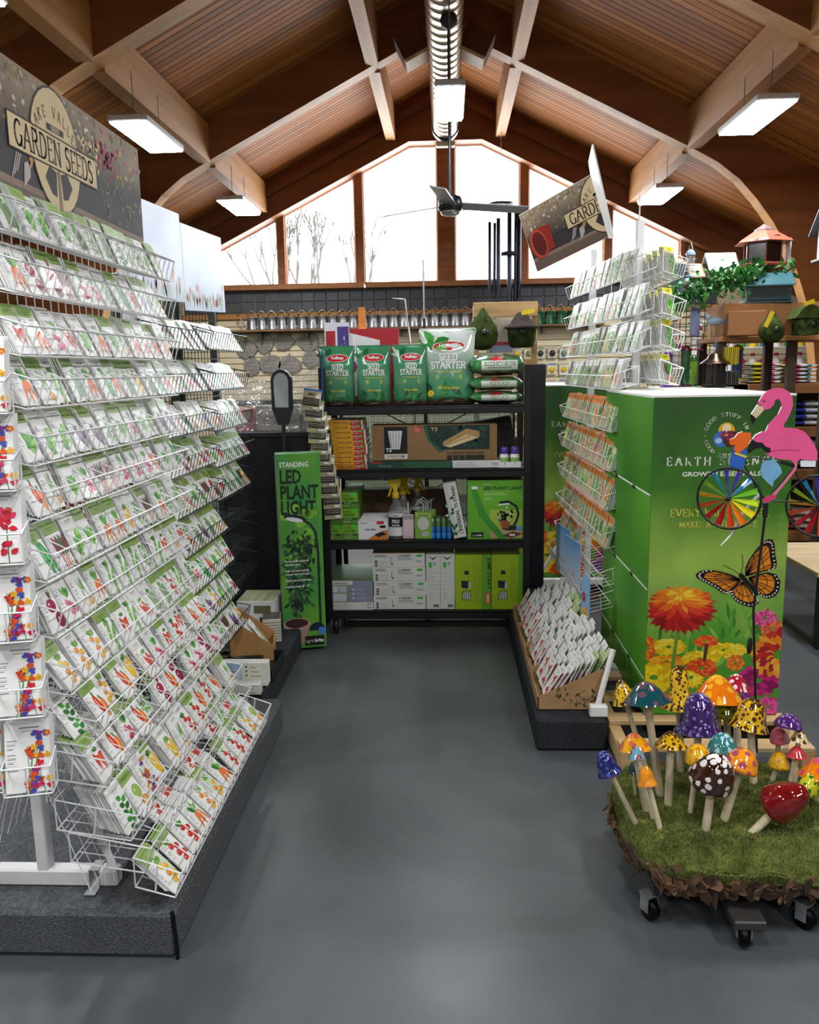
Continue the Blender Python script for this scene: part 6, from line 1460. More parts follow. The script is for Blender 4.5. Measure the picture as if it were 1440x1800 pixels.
# cap profiles as (radius share, height share)
CAPS = {'cone': [(1, .0), (.97, .06), (.8, .3), (.55, .62), (.3, .88), (.12, .98), (0, 1)],
        'dome': [(.92, -.05), (1, .06), (.97, .2), (.85, .5), (.62, .78), (.34, .95), (0, 1)],
        'bell': [(1, 0), (.98, .05), (.82, .22), (.74, .45), (.66, .68), (.46, .88), (.22, .98), (0, 1)],
        'tall': [(1, 0), (.97, .04), (.74, .2), (.62, .42), (.6, .7), (.48, .88), (.24, .98), (0, 1)],
        'flat': [(1, .05), (.98, .2), (.8, .5), (.5, .8), (.2, .97), (0, 1)]}
def mushroom(lab, base, cap, w, h, shape, col, spot, spc, tilt=0, stem='#cfc3a4', sr=.011, under='#d9cba8', tiltx=-6, glass=False, wav=.03, seed=0):
    bx, by = base; bz_ = mossz(bx, by)-.02; t = thing('ceramic_mushroom', lab, 'mushroom', (bx, by, bz_), group='ceramic mushrooms'); r = random.Random(seed)
    c = Vector((cap[0]-bx, 0, cap[2]-bz_)); R_ = w/2
    axis = Ry(tilt) @ Rx(tiltx); M = T(c.x, 0, c.z) @ axis @ T(0, 0, -h*.42)
    s0 = M @ Vector((0, 0, h*.35))
    MB().tube([(0, 0, 0), tuple(s0*.5), tuple(s0)], [sr, sr*.97, sr*.92], stem, 12).obj('stem', 'clear' if glass else 'wood', t)
    pr = CAPS[shape]; fine = []
    for i in range(len(pr)-1):
        for k in range(3): f = k/3; fine.append((pr[i][0]*(1-f)+pr[i+1][0]*f, pr[i][1]*(1-f)+pr[i+1][1]*f))
    fine.append(pr[-1])
    wv = lambda tt, z: wav*math.sin(3*tt+seed)*max(0, 1-z/h)
    def pt(tt, q):   # point on the cap surface
        x = q*(len(fine)-1); i = min(int(x), len(fine)-2); f = x-i; rr = (fine[i][0]*(1-f)+fine[i+1][0]*f)*R_; zz = (fine[i][1]*(1-f)+fine[i+1][1]*f)*h
        rr *= 1+wv(tt, zz); return Vector((rr*math.cos(tt), rr*math.sin(tt), zz))
    sp = []
    if spot:
        n_, s_ = spot
        for i in range(n_):
            if spc == 'drip': break
            sp.append((i*2.39996+r.uniform(-.3, .3), .04+.9*((i+r.random())/n_), s_*R_*r.uniform(.6, 1.25), spc if isinstance(spc, str) else r.choice(spc)))
    base_c = lin(col)
    rim_c = mix(col, '#000000', .35)
    def cf(p):
        n = noise.noise(Vector((p[0]*60, p[1]*60, p[2]*60+seed)))
        return mix(base_c, '#000000', max(0, n)*.3) if spot else mix(base_c, '#000000', max(0, n)*.5)
    nt, nq = 44, 30
    mb = MB().at(M); mb.grid(lambda u, v: tuple(pt(u*2*PI, v)), nt, nq, cf)
    for k_, (t0, q0, s_, c_) in enumerate(sp):      # glazed spots laid on the cap surface
        rl = max(.15*R_, Vector(pt(t0, q0)[:2]).length); da = (pt(t0, min(1, q0+.03))-pt(t0, max(0, q0-.03))).length/.06
        ring = []
        for j in range(9):
            a = 2*PI*j/9; e = s_*r.uniform(.85, 1.12); ring.append((t0+e/rl*math.cos(a), min(.999, max(.002, q0+e/max(da, 1e-4)*math.sin(a)))))
        lift = 1.006+.0006*(k_ % 9); vs = [pt(t0, q0)]+[pt(*q_) for q_ in ring]+[pt((t0+q_[0])/2, (q0+q_[1])/2) for q_ in ring]
        vs = [(p[0]*lift, p[1]*lift, p[2]+.0004+.00004*(k_ % 9)) for p in vs]
        mb.add(vs, [(0, 10+j, 10+(j+1) % 9) for j in range(9)]+[(10+j, 1+j, 1+(j+1) % 9, 10+(j+1) % 9) for j in range(9)], c_, True)
    mb.X = Matrix(); cp_ = mb.obj('cap', 'ceramic', t)
    mb = MB().at(M); mb.grid(lambda u, v: tuple(pt(u*2*PI, 0)*(1-v*.8)+Vector((0, 0, h*.25*v))), 28, 3, under); mb.X = Matrix(); mb.obj('gills', 'ceramic', cp_)
BR, YE = '#5a3a1c', '#e6b81c'
MU = [('yellow mushroom with brown speckles behind the teal one', (.649, 2.495), (.548, 0, .579), .085, .075, 'cone', YE, (120, .1), '#4a2e18', -14),
 ('dark teal mushroom with mauve spots, tall, left side', (.663, 2.441), (.606, 0, .601), .148, .062, 'cone', '#0f4a52', (18, .2), '#6a4a5c', -4),
 ('tall bell shaped yellow mushroom with brown speckles', (.769, 2.6), (.752, 0, .545), .098, .145, 'tall', YE, (180, .1), '#3f2614', 0),
 ('wide bright orange mushroom with yellow spots', (.901, 2.633), (.887, 0, .535), .165, .085, 'cone', '#ee7a14', (24, .17), '#f6b42c', 2),
 ('red mushroom with white spots behind the wide orange one', (.985, 2.675), (.962, 0, .542), .1, .052, 'cone', '#b01c34', (26, .13), '#ecdcdc', 4),
 ('large purple bell mushroom with pale drips', (.807, 2.553), (.804, 0, .478), .15, .128, 'bell', '#3a2460', (150, .07), ('#7a6ab4', '#5a4a96', '#8c80c4'), 0),
 ('olive green mushroom with dark speckles behind the purple bell', (.935, 2.634), (.922, 0, .467), .092, .06, 'dome', '#a8a81c', (50, .13), '#4f5a1c', 0),
 ('large yellow mushroom with brown speckles right of the purple bell', (.983, 2.525), (.96, 0, .49), .125, .1, 'bell', '#dcae18', (160, .1), '#4a2e18', 12),
 ('small purple mushroom on a clear stem at the right', (1.074, 2.53), (1.081, 0, .469), .09, .045, 'flat', '#4a2468', (30, .12), '#8c6ab0', 6),
 ('small pink mushroom under the purple one at the right', (1.065, 2.568), (1.071, 0, .402), .062, .048, 'dome', '#d8607c', None, None, -4),
 ('small cream mushroom with brown spots at the right', (1.091, 2.516), (1.114, 0, .424), .06, .04, 'cone', '#dcc896', (16, .22), '#5a3c22', 8),
 ('small coral red mushroom at the right', (1.106, 2.508), (1.105, 0, .375), .064, .036, 'cone', '#d8444c', None, None, 0),
 ('small yellow mushroom with orange specks at the right', (1.037, 2.53), (1.06, 0, .335), .066, .05, 'dome', '#e8b41c', (30, .12), '#c97a1c', 0),
 ('orange mushroom with pink spots at the right photo edge', (1.135, 2.423), (1.135, 0, .36), .115, .062, 'cone', '#ee8414', (18, .16), '#d0506a', 6),
 ('small green and yellow mushroom at the right photo edge', (1.081, 2.388), (1.096, 0, .325), .064, .062, 'dome', '#c8c41c', (26, .2), '#2f6a24', 20),
 ('big glossy dark red mushroom leaning to the right', (.863, 2.248), (.972, 0, .355), .115, .115, 'dome', '#7a1014', None, None, 46),
 ('dark brown mushroom with big white spots in the middle', (.746, 2.261), (.766, 0, .434), .13, .098, 'dome', '#3a1c10', (40, .165), '#ece6e4', 14),
 ('teal and maroon mushroom with pale blue spots', (.822, 2.408), (.836, 0, .449), .09, .062, 'dome', '#2f7a7c', (28, .18), '#a4d4d8', 4),
 ('orange mushroom with mauve spots right of the brown one', (.814, 2.312), (.863, 0, .443), .1, .066, 'dome', '#f0941c', (20, .2), '#b04a5a', 18),
 ('yellow mushroom with orange patches left of the brown one', (.722, 2.333), (.738, 0, .452), .08, .055, 'dome', '#f0b814', (20, .18), '#dd7a1c', -6),
 ('flat yellow mushroom with brown speckles, straight stem', (.67, 2.382), (.671, 0, .474), .098, .046, 'cone', '#d8a818', (100, .1), '#4a2e18', 2),
 ('yellow orange mushroom with rose patches at the left', (.604, 2.364), (.556, 0, .476), .1, .048, 'cone', '#f0a414', (16, .22), '#d06a4c', -4),
 ('small light blue and red mushroom below the orange one', (.614, 2.315), (.55, 0, .467), .048, .042, 'cone', '#6aa4b4', (12, .3), '#9c2a34', -8),
 ('small plain orange mushroom at the left front', (.622, 2.274), (.573, 0, .41), .058, .054, 'bell', '#f0961c', None, None, -8),
 ('small cobalt blue mushroom leaning left over the edge', (.564, 2.321), (.465, 0, .425), .078, .07, 'bell', '#1c2464', (40, .14), '#4a58a4', -22),
 ('tiny dark teal mushroom at the left', (.591, 2.465), (.577, 0, .337), .03, .036, 'bell', '#123c4a', None, None, 0)]
for i, m_ in enumerate(MU):
    lab, b_, c_, w, h, shp, col, spot, spc, tl = m_
    mushroom(lab, b_, c_, w, h, shp, col, spot, spc, tl, seed=i, sr=.0125 if w > .09 else .0085 if w > .04 else .005, glass=i in (8,), tiltx=-10 if i not in (15, 16) else 24)

# ------------------------------------------------------------------ flamingo wind spinner
FY = 2.76
fm = thing('flamingo_spinner', 'pink flamingo wind spinner riding a bicycle with rainbow wheels', 'wind spinner', (1.08, FY, .27))
P = lambda zx, zy: (.802-1.08+(zx/6)*.00198+(zy/6)*-.0000, 1.566-.27-(zy/6)*.0019)
def plate(pts, col, y, name, th=.004, m='gloss', par=None):
    mb = MB(); pp = [P(*q) for q in pts]; mb.prism(pp, y, y+th, col); o = mb.obj(name, m, par or fm); return o
body = [(640, 330), (655, 270), (690, 210), (740, 165), (810, 140), (880, 145), (940, 180), (980, 240), (990, 320), (970, 400), (940, 470), (915, 510), (912, 550), (960, 552), (1040, 560), (1110, 590), (1170, 650), (1220, 730), (1255, 800), (1262, 895), (1180, 895), (1090, 880), (1065, 915), (1030, 920), (1000, 890), (900, 880), (820, 860), (770, 835), (745, 810), (790, 800), (780, 760), (740, 740), (710, 700), (660, 700), (610, 665), (640, 620), (700, 590), (735, 585), (760, 520), (800, 470), (850, 410), (880, 330), (870, 280), (840, 250), (810, 270), (805, 310), (770, 350), (730, 360), (705, 365), (690, 320), (660, 305)]
bo = plate(body, '#f05c98', 0, 'body')
plate([(640, 310), (695, 330), (705, 370), (680, 400), (635, 450), (585, 405)], '#d8c8a0', -.001, 'beak'); plate([(585, 405), (635, 450), (620, 490), (605, 515), (578, 465)], '#14161c', -.002, 'beak_tip')
mb = MB(); e = P(705, 272); mb.ell(*e, .0042, .0042, -.0015, '#14161c', 0, 10); mb.ell(*e, .0018, .0018, -.002, '#e8e4e0', 0, 8); mb.obj('eye', 'gloss', fm)
mb = MB(); mb.stroke([P(735, 600), P(860, 640), P(1000, 660), P(1100, 720)], .002, -.001, '#f27ab0'); mb.stroke([P(760, 800), P(900, 780), P(1080, 790)], .0018, -.001, '#b8306c'); mb.obj('feather_lines', 'gloss', fm)
plate([(600, 670), (660, 700), (710, 705), (745, 745), (790, 760), (795, 800), (770, 812), (745, 800), (700, 755), (640, 770), (590, 810), (560, 800), (575, 720)], '#171a20', -.002, 'wing_tip')
plate([(1035, 915), (1068, 915), (1065, 985), (1045, 1020), (960, 1140), (872, 1262), (840, 1250), (880, 1210), (960, 1100), (1030, 990)], '#e87a9c', .001, 'leg'); plate([(800, 1262), (872, 1255), (876, 1290), (830, 1310), (800, 1345), (770, 1328), (745, 1332), (738, 1308)], '#e0457c', -.002, 'foot')
plate([(385, 660), (430, 645), (460, 600), (500, 585), (540, 600), (585, 595), (590, 640), (575, 700), (560, 740), (520, 770), (490, 805), (450, 800), (430, 770), (440, 720), (400, 725), (380, 700)], '#ee6a24', -.006, 'hibiscus')
plate([(425, 735), (560, 775), (555, 860), (530, 985), (400, 975), (405, 850)], '#2f62c0', -.003, 'flower_basket'); plate([(440, 795), (560, 840), (556, 862), (436, 818)], '#e0c83a', -.0045, 'basket_band', .002)
plate([(760, 885), (840, 885), (900, 960), (920, 1020), (880, 1070), (840, 1110), (835, 1170), (800, 1140), (730, 1070), (705, 985), (720, 920)], '#7ab4dc', -.003, 'pedal_leaf')
plate([(1100, 898), (1250, 895), (1250, 965), (1105, 962)], '#e6eef2', .002, 'price_card', .001, 'print')
tb = lambda pts, r, nm, c='#14161a': MB().tube([(P(*q)[0], .004, P(*q)[1]) for q in pts], r, c, 6).obj(nm, 'black', fm)
tb([(560, 850), (800, 880), (1040, 965)], .0026, 'top_bar'); tb([(560, 850), (560, 960), (700, 1210), (800, 1330)], .0026, 'front_fork'); tb([(1040, 960), (830, 1240)], .0026, 'seat_tube'); tb([(840, 1322), (1240, 1345), (1285, 1370)], .0024, 'chain_stay'); tb([(1040, 965), (1110, 1140), (1280, 1365)], .0024, 'seat_stay'); tb([(385, 1280), (560, 1100), (700, 1210)], .0024, 'front_stay')
plate([(900, 890), (1040, 935), (1040, 970), (960, 945), (905, 915)], '#171a20', -.001, 'saddle')
RB = ['#4a2f9a', '#5238a8', '#1f86c8', '#6ab82c', '#b8d42c', '#e8d41c', '#ee7a24', '#e0482c', '#b01c24', '#c42430', '#e86a2c', '#e8d02c', '#8cc42c', '#2796d4']
for (zx, zy, lab) in ((385, 1280, 'front'), (1285, 1372, 'rear')):
    cx, cz = P(zx, zy); w = link('wheel', None, fm, (cx, -.02, cz), (0, 0, rad(-33))); R_ = .102
    MB().tube([(R_*math.cos(a*PI/18), 0, R_*math.sin(a*PI/18)) for a in range(36)], .0042, '#14161a', 6, closed=True).obj('rim', 'black', w)
    MB().at(Rx(90)).lathe([(.004, -.016), (.009, -.012), (.009, .012), (.004, .016)], '#14161a', 10).obj('hub', 'black', w)
    for k in range(14):
        a = PI/2+.12-k*2*PI/14; mb = MB(); d = Vector((math.cos(a), math.sin(a))); q_ = Vector((-d.y, d.x)); r1 = R_-.006; wd = .0165
        pts = [d*.006, d*r1*.6-q_*wd*.42, d*r1-q_*wd*.6, d*r1+q_*wd*.6, d*r1*.6+q_*wd*.42]
        v = [(p_[0], (-.008 if i in (1, 2) else .008 if i in (3, 4) else 0), p_[1]) for i, p_ in enumerate(pts)]
        mb.add(v+[(x, y+.0012, z) for x, y, z in v], [(0, 1, 2, 3, 4), (9, 8, 7, 6, 5)]+[(i, (i+1) % 5, (i+1) % 5+5, i+5) for i in range(5)], RB[k]); mb.obj('vane', 'gloss', w)
MB().tube([(P(778, 1340)[0], 0, P(778, 1340)[1]), (P(778, 1490)[0], 0, P(778, 1490)[1])], .0085, '#181c22', 10).obj('swivel_sleeve', 'black', fm)
MB().tube([(P(778, 1480)[0], 0, P(778, 1480)[1]), (P(715, 2700)[0], 0, .5), (-.003, 0, -.02)], .0042, '#14161a', 8).obj('pole', 'black', fm)
MB().tube([(P(700, 2740)[0], 0, .4), (P(698, 2760)[0], 0, .385), (P(696, 2850)[0], 0, .36), (P(694, 2900)[0], 0, .345)], [.005, .0085, .0085, .005], '#14161a', 10).obj('connector', 'black', fm)
MB().tube([(P(700, 1240)[0], -.012, P(700, 1240)[1]), (P(600, 1350)[0], -.014, P(600, 1350)[1]), (P(520, 1500)[0], -.012, P(520, 1500)[1]), (P(450, 1660)[0], -.012, P(450, 1660)[1]), (P(340, 1790)[0], -.012, P(340, 1790)[1])], [.006, .005, .005, .004, .002], '#d9dedc', 5).obj('tag_strap', 'plastic', fm)
# ------------------------------------------------------------------ gable wall goods
sh = thing('wall_shelf', 'long wooden wall shelf carrying the watering cans under the windows', 'shelf', (-.6, 10.3, 2.1))
MB().cbox(-3.0, 1.9, 10.24, 10.48, 2.095, 2.118, .003, '#8a6a48').obj('board', 'woodh', sh, world=True)
for i in range(9): MB().prism([(-2.9+i*.58, 2.095), (-2.88+i*.58, 2.095), (-2.88+i*.58, 2.02), (-2.9+i*.58, 2.02)], 10.3, 10.48, '#3a3430').obj('bracket', 'black', sh, world=True)
def can(col, m, name):
    t = thing(name, 'can', 'watering can')
    MB().lathe([(.066, 0), (.068, .004), (.066, .01), (.06, .1), (.058, .15), (.061, .154), (.05, .156)], col, 18).obj('body', m, t)
    sp_ = MB().tube([(.055, 0, .02), (.11, 0, .09), (.155, 0, .175)], [.013, .010, .007], col, 8).obj('spout', m, t)
    MB().at(T(.153, 0, .172) @ Ry(32)).lathe([(.008, 0), (.024, .022), (.022, .026)], '#b08a4a', 12).obj('rose', m, sp_)
    MB().tube([(-.05, 0, .15), (-.045, 0, .2), (0, 0, .235), (.045, 0, .2), (.05, 0, .15)], .005, '#c9b89a', 6).obj('handle', m, t)
    MB().tube([(-.06, 0, .13), (-.105, 0, .1), (-.065, 0, .04)], .004, col, 6).obj('rear_handle', m, t)
    return t
c0 = can('#a9adb0', 'galv', 'watering_can'); g0 = can('#1f5a3a', 'paint', 'watering_can')
for i in range(24):
    x = -2.42+i*.126; o = c0 if i == 0 else copy_tree(c0)
    o.location = (x, 10.34, 2.119); o.rotation_euler = (0, 0, PI+rad(RND.uniform(-8, 8)) if i < 14 else rad(RND.uniform(-25, -5)))
    if i < 14: o.rotation_euler[2] = PI+rad(12)
    o['label'] = 'galvanised watering can, %s from the left on the wall shelf' % ORD[i+1]; o['group'] = 'galvanised watering cans on the wall shelf'
for i in range(5):
    o = g0 if i == 0 else copy_tree(g0); o.location = (.98+i*.135, 10.34, 2.119); o.rotation_euler = (0, 0, rad(-20+4*i)); o['label'] = 'dark green watering can, %s of five from the left on the wall shelf' % ORD[i+1]; o['group'] = 'green watering cans on the wall shelf'
for i, (x, z, w, h) in enumerate(((-2.53, 1.9, .3, .24), (-2.29, 1.96, .26, .25), (-2.05, 1.985, .28, .24), (-1.74, 1.98, .3, .25), (-2.47, 1.68, .24, .24), (-2.24, 1.7, .3, .24), (-1.99, 1.69, .31, .24), (-1.72, 1.76, .26, .22), (-1.45, 1.95, .25, .24))):
    r = random.Random(i); pts = [(w/2*r.uniform(.78, 1.05)*math.cos(2*PI*k/11), h/2*r.uniform(.8, 1.08)*math.sin(2*PI*k/11)) for k in range(11)]
    t = thing('stepping_stone', 'grey engraved garden stone hanging on the wall, %s place from the left, %s row' % (ORD[(i % 4)+1] if i < 8 else 'fifth', 'upper' if i < 4 or i == 8 else 'lower'), 'stone', (x, 10.46, z), group='garden stones on the slat wall')
    MB().prism(pts, -.02, .015, '#96928a').obj('slab', 'stone', t)
    mb = MB(); [mb.rect(-w*.28, w*.28*r.uniform(.6, 1), h*.16-k*.045, h*.16-k*.045+.008, -.0215, '#7d7972') for k in range(4)]; mb.obj('engraving', 'stone', t)
    MB().tube([(0, .018, h*.45), (0, -.01, h*.52), (0, .018, h*.58)], .006, '#3a3a38', 5).obj('hook', 'black', t)
# blister packs on hooks, right part of the slat wall
k = 0
for r_ in range(4):
    for c in range(6):
        x = .72+c*.145; z = 1.86-r_*.2; cc = RND.choice(('#e9e4d4', '#d9d4c4', '#dfe6ea', '#e4dccb'))
        mb = MB().cbox(-.055, .055, -.004, .004, -.15, 0, .002, cc); col = RND.choice(('#2f8ac0', '#e8c41c', '#3a3a3a', '#7a8a5a', '#2a2a2c', '#b08a4a')) if r_ != 1 else ('#2f9ac8' if c < 4 else '#e8c41c')
        mb.ball((0, -.02, -.085), (.036, .022, .04), col, 10, 6); mb.rect(-.05, .05, -.035, -.008, -.0046, RND.choice(('#b8a880', '#8a9a6a', '#c9b8a0', '#7f98b0')))
        mb.obj('blister_pack', 'print', loc=(x, 10.44, z), label='carded garden accessory on the slat wall, %s row down, %s from the left' % (ORD[r_+1], ORD[c+1]), cat='blister pack', group='carded accessories on the slat wall'); k += 1
for i in range(3): MB().cbox(0, 1.1, 0, .2, 0, .02, .003, '#c9bd9c').obj('wall_ledge', 'plain', loc=(.65, 10.28, 1.28-.26*i), label='%s narrow cream ledge on the slat wall right of the shelf' % ('upper', 'middle', 'lower')[i], cat='ledge')
# thin metal garden stakes standing behind the shelf
t = thing('garden_stake', 'tall thin metal stake with black foot behind the seed starter bags', 'stake', (-.15, 5.5, 0)); MB().tube([(0, 0, 0), (0, 0, 1.93)], .009, '#1c1d20', 8).obj('black_shaft', 'black', t); MB().tube([(0, 0, 1.93), (0, 0, 2.3)], .007, '#c9ccd0', 8).obj('metal_tip', 'metal', t)
t = thing('garden_stake', 'bent metal hook stake behind the third seed starter bag', 'stake', (-.22, 5.45, 0)); MB().tube([(0, 0, 0), (0, 0, 1.6), (-.05, 0, 2.05), (-.13, 0, 2.055)], .006, '#c4c7ca', 8).obj('hook_shaft', 'metal', t)

# ------------------------------------------------------------------ timber display frame with hanging moss houses
cr = thing('timber_display', 'pale timber display frame behind the flat seed starter bags', 'display frame', (.42, 5.85, 0))
for x in (.2, .6): MB().cbox(x-.02, x+.02, 5.8, 5.9, 0, 2.03, .003, '#c9a878').obj('upright', 'wood', cr, world=True)
MB().cbox(.18, .62, 5.775, 5.8, 1.945, 2.045, .003, '#cda874').obj('top_rail', 'woodh', cr, world=True)
MB().cbox(.18, .62, 5.775, 5.8, 1.5, 1.66, .003, '#c29a66').obj('lower_rail', 'woodh', cr, world=True)
carton('soil_sack', 'white and red sack on the timber display frame', 'sack', .27, 5.81, 1.66, .2, .05, .27, '#dcd6c4', lambda mb, w, h: (mb.rect(w*.1, w*.9, h*.18, h*.36, -.001, '#8a98b0'), mb.rect(w*.1, w*.9, h*.36, h*.44, -.0012, '#a82a38'), mb.ell(w*.3, h*.8, .02, .026, -.0012, '#e0b02c'), mb.face([(w*.3, h*.45), (w*.9, h*.45), (w*.6, h*.8)], -.001, '#b9b0a0')))
def moss_tear(name, lab, x, y, z, r, hole=True, tag_=True):
    t = thing(name, lab, 'birdhouse', (x, y, z)); jt = lambda a, zz: .05*noise.noise(Vector((math.cos(a)*3, math.sin(a)*3, zz*20+x)))
    mc = lambda p: mix('#26341a', '#435226', min(1, max(0, .5+noise.noise(Vector((p[0]*40, p[1]*40, p[2]*40))))))
    MB().lathe([(.0, -r*1.05), (r*.5, -r*.95), (r*.88, -r*.55), (r, -r*.05), (r*.9, r*.4), (r*.6, r*.85), (r*.28, r*1.3), (r*.12, r*1.6), (0, r*1.62)], mc, 20, cap=False, jit=jt).obj('moss_body', 'moss', t)
    MB().at(T(r*.1, -r*.9, r*.05) @ Rx(80)).lathe([(r*.24, 0), (r*.22, .012), (0, .012)], '#141610', 14, cap=False).obj('entrance_hole', 'black', t)
    MB().tube([(0, 0, r*1.55), (.01, 0, r*1.8), (-.01, 0, r*1.95), (0, 0, r*2.1)], .003, '#8a6a3a', 5).obj('loop', 'wood', t)
    if tag_: MB().at(T(-r*.35, -r*.75, r*1.25) @ Ry(24)).box(-.014, .014, -.002, .002, -.09, .02, '#e8c81c').obj('price_tag', 'print', t)
    return t
def moss_hat(name, lab, x, y, z, r):
    t = thing(name, lab, 'birdhouse', (x, y, z)); jt = lambda a, zz: .04*noise.noise(Vector((math.cos(a)*4, math.sin(a)*4, zz*25+x)))
    mc = lambda p: mix('#222e18', '#3c4a22', min(1, max(0, .5+noise.noise(Vector((p[0]*40, p[1]*40, p[2]*40))))))
    MB().lathe([(0, -r*1.0), (r*.6, -r*1.0), (r*.78, -r*.9), (r*.82, -r*.6), (r*.86, -r*.58), (r*.92, r*.1), (r*.9, r*.3)], mc, 20, cap=False, jit=jt).obj('moss_pot', 'moss', t)
    MB().lathe([(r*1.02, r*.16), (r*1.12, r*.22), (r*1.08, r*.32), (r*.8, r*.45), (r*.6, r*.75), (r*.32, r*1.15), (r*.12, r*1.25), (0, r*1.26)], '#332a24', 20, cap=False, jit=jt).obj('twig_roof', 'bark', t)
    MB().at(T(0, -r*.9, -r*.02) @ Rx(85)).lathe([(r*.17, -.01), (r*.16, .012), (0, .012)], '#10120c', 14, cap=False).obj('entrance_hole', 'black', t)
    MB().at(T(r*.4, -r*.5, r*1.2) @ Ry(80)).box(-.014, .014, -.002, .002, -.05, .04, '#e8c81c').obj('price_tag', 'print', t)
    return t
moss_tear('moss_birdhouse', 'teardrop moss birdhouse hanging on the timber display frame', .24, 5.672, 1.83, .105, tag_=False)
moss_hat('moss_birdhouse', 'moss pot birdhouse with dark twig hat hanging above the flat bags', .5, 5.664, 1.84, .105)
carton('navy_board', 'dark navy board standing behind the right end of the steel shelf', 'board', .5, 5.37, 0, .13, .03, 1.62, '#1a2030', m='black')

# ------------------------------------------------------------------ wind chimes hanging from the purlin
ch = thing('wind_chimes', 'long dark wind chimes hanging on a chain before the gable windows', 'wind chimes', (.63, 9.9, 3.4))
for (x, z0, z1, r) in ((-.13, -.14, -.98, .02), (-.075, -.16, -.93, .018), (-.03, -.1, -.99, .024), (.1, .02, -1.15, .028), (.17, .0, -1.06, .024), (.21, .0, -1.0, .02)):
    MB().tube([(x, RND.uniform(-.05, .05), z0), (x, 0, z1)], r, '#3a3e48', 10).obj('chime_tube', 'metal', ch)
MB().lathe([(.0, .04), (.14, .04), (.15, .06), (.0, .075)], '#2f3238', 16, cap=False).obj('top_disc', 'black', ch); MB().at(T(.1, 0, -.5)).lathe([(0, -.02), (.1, -.02), (.1, .02), (0, .02)], '#2f3238', 16, cap=False).obj('striker', 'black', ch)
mb = MB()
for i in range(22): mb.at(T(.0, 0, .1+i*.034) @ Rz(90*(i % 2))).tube([(.008*math.cos(a*PI/4), 0, .02*math.sin(a*PI/4)) for a in range(8)], .0025, '#8a8d92', 4, closed=True)
mb.X = Matrix(); mb.obj('chain', 'metal', ch)

# ------------------------------------------------------------------ bird feeder corner on the right
DS = thing('feeder_display', 'wooden display stand for bird feeders behind the right rack', 'display stand', (2.2, 6.2, 0))
MB().cbox(1.9, 2.9, 5.95, 6.5, 1.755, 1.79, .004, '#b07c48').obj('top_board', 'woodh', DS, world=True)
for x in (1.93, 2.42, 2.86):
    for y in (6.0, 6.44): MB().cbox(x-.03, x+.03, y-.03, y+.03, 0, 1.755, .004, '#3f2c20').obj('post', 'wood', DS, world=True)
MB().cbox(1.5, 2.0, 5.9, 6.3, 1.425, 1.445, .003, '#dedad0').obj('white_shelf', 'paint', DS, world=True)
MB().cbox(1.5, 2.0, 5.92, 6.3, 0, 1.425, .003, '#2a2624').obj('cupboard', 'black', DS, world=True)
mb = MB()
for i in range(14): mb.tube([(1.5+i*.045, 6.32, 1.45), (1.5+i*.045, 6.32, 2.05)], .003, '#1a1a1c', 4)
for i in range(9): mb.tube([(1.5, 6.32, 1.46+i*.07), (2.1, 6.32, 1.46+i*.07)], .003, '#1a1a1c', 4)
mb.obj('grid_panel', 'black', DS, world=True)
def f_bx(mb, w, h):
    mb.rect(w*.03, w*.35, h*.08, h*.9, -.001, '#a8764a'); pts = [(w*.74+.1*math.cos(a*PI/14), h*.5+.075*math.sin(a*PI/14)) for a in range(3, 28)]; mb.stroke(pts, .008, -.0014, '#b8342c'); mb.text('Hig', w*.82, h*.4, h*.42, -.0016, '#3a2a20', 'LEFT', bold=.02)
carton('brown_carton', 'long brown cardboard carton with a red ring on the feeder stand', 'box', 1.93, 5.97, 1.79, .75, .4, .225, '#a87448', f_bx, m='card')
carton('brown_carton', 'open brown carton end next to the hanging moss birdhouse', 'box', 1.93, 5.86, 1.795, .24, .1, .16, '#9c6a40', m='card', rot=-14)
moss_tear('moss_birdhouse', 'teardrop moss birdhouse with yellow tag in front of the brown carton', 2.19, 5.78, 1.82, .083)
t = moss_tear('moss_birdhouse', 'square moss birdhouse with yellow tag hanging before the brown carton', 2.42, 5.8, 1.865, .001, tag_=False)
for c in list(t.children): bpy.data.objects.remove(c)
mc = lambda p: mix('#26341a', '#465628', min(1, max(0, .5+noise.noise(Vector((p[0]*40, p[1]*40, p[2]*40))))))
MB().grid(lambda u, v: ((.075+.01*noise.noise(Vector((u*8, v*5, 0))))*(1 if abs((u*4) % 4-2) > -1 else 1)*math.copysign(abs(math.cos(2*PI*u))**.5, math.cos(2*PI*u)), .07*math.copysign(abs(math.sin(2*PI*u))**.5, math.sin(2*PI*u)), -.08+v*.12), 32, 8, mc).obj('moss_body', 'moss', t)
MB().prism([(-.1, .03), (.1, .03), (.05, .1), (0, .12), (-.05, .1)], -.085, .085, '#3a4822').obj('moss_roof', 'moss', t)
MB().at(T(.03, -.069, -.01) @ Rx(90)).lathe([(.026, 0), (.024, .006), (0, .006)], '#10120c', 12, cap=False).obj('entrance_hole', 'black', t); MB().at(T(.0, -.03, .13) @ Ry(70)).box(-.014, .014, -.003, .003, -.03, .04, '#e8c81c').obj('price_tag', 'print', t)
# yellow flower pick
t = thing('flower_pick', 'yellow lily pick at the right photo edge on the carton', 'flower', (2.56, 5.94, 1.93)); mb = MB()
for k in range(6): leafp(mb, 0, 0, .055, .022, k*PI/3, 0, '#f0b81c')
mb.obj('petals', 'leaf', t); MB().ball((0, -.004, 0), .008, '#d98a1c').obj('flower_eye', 'leaf', t)
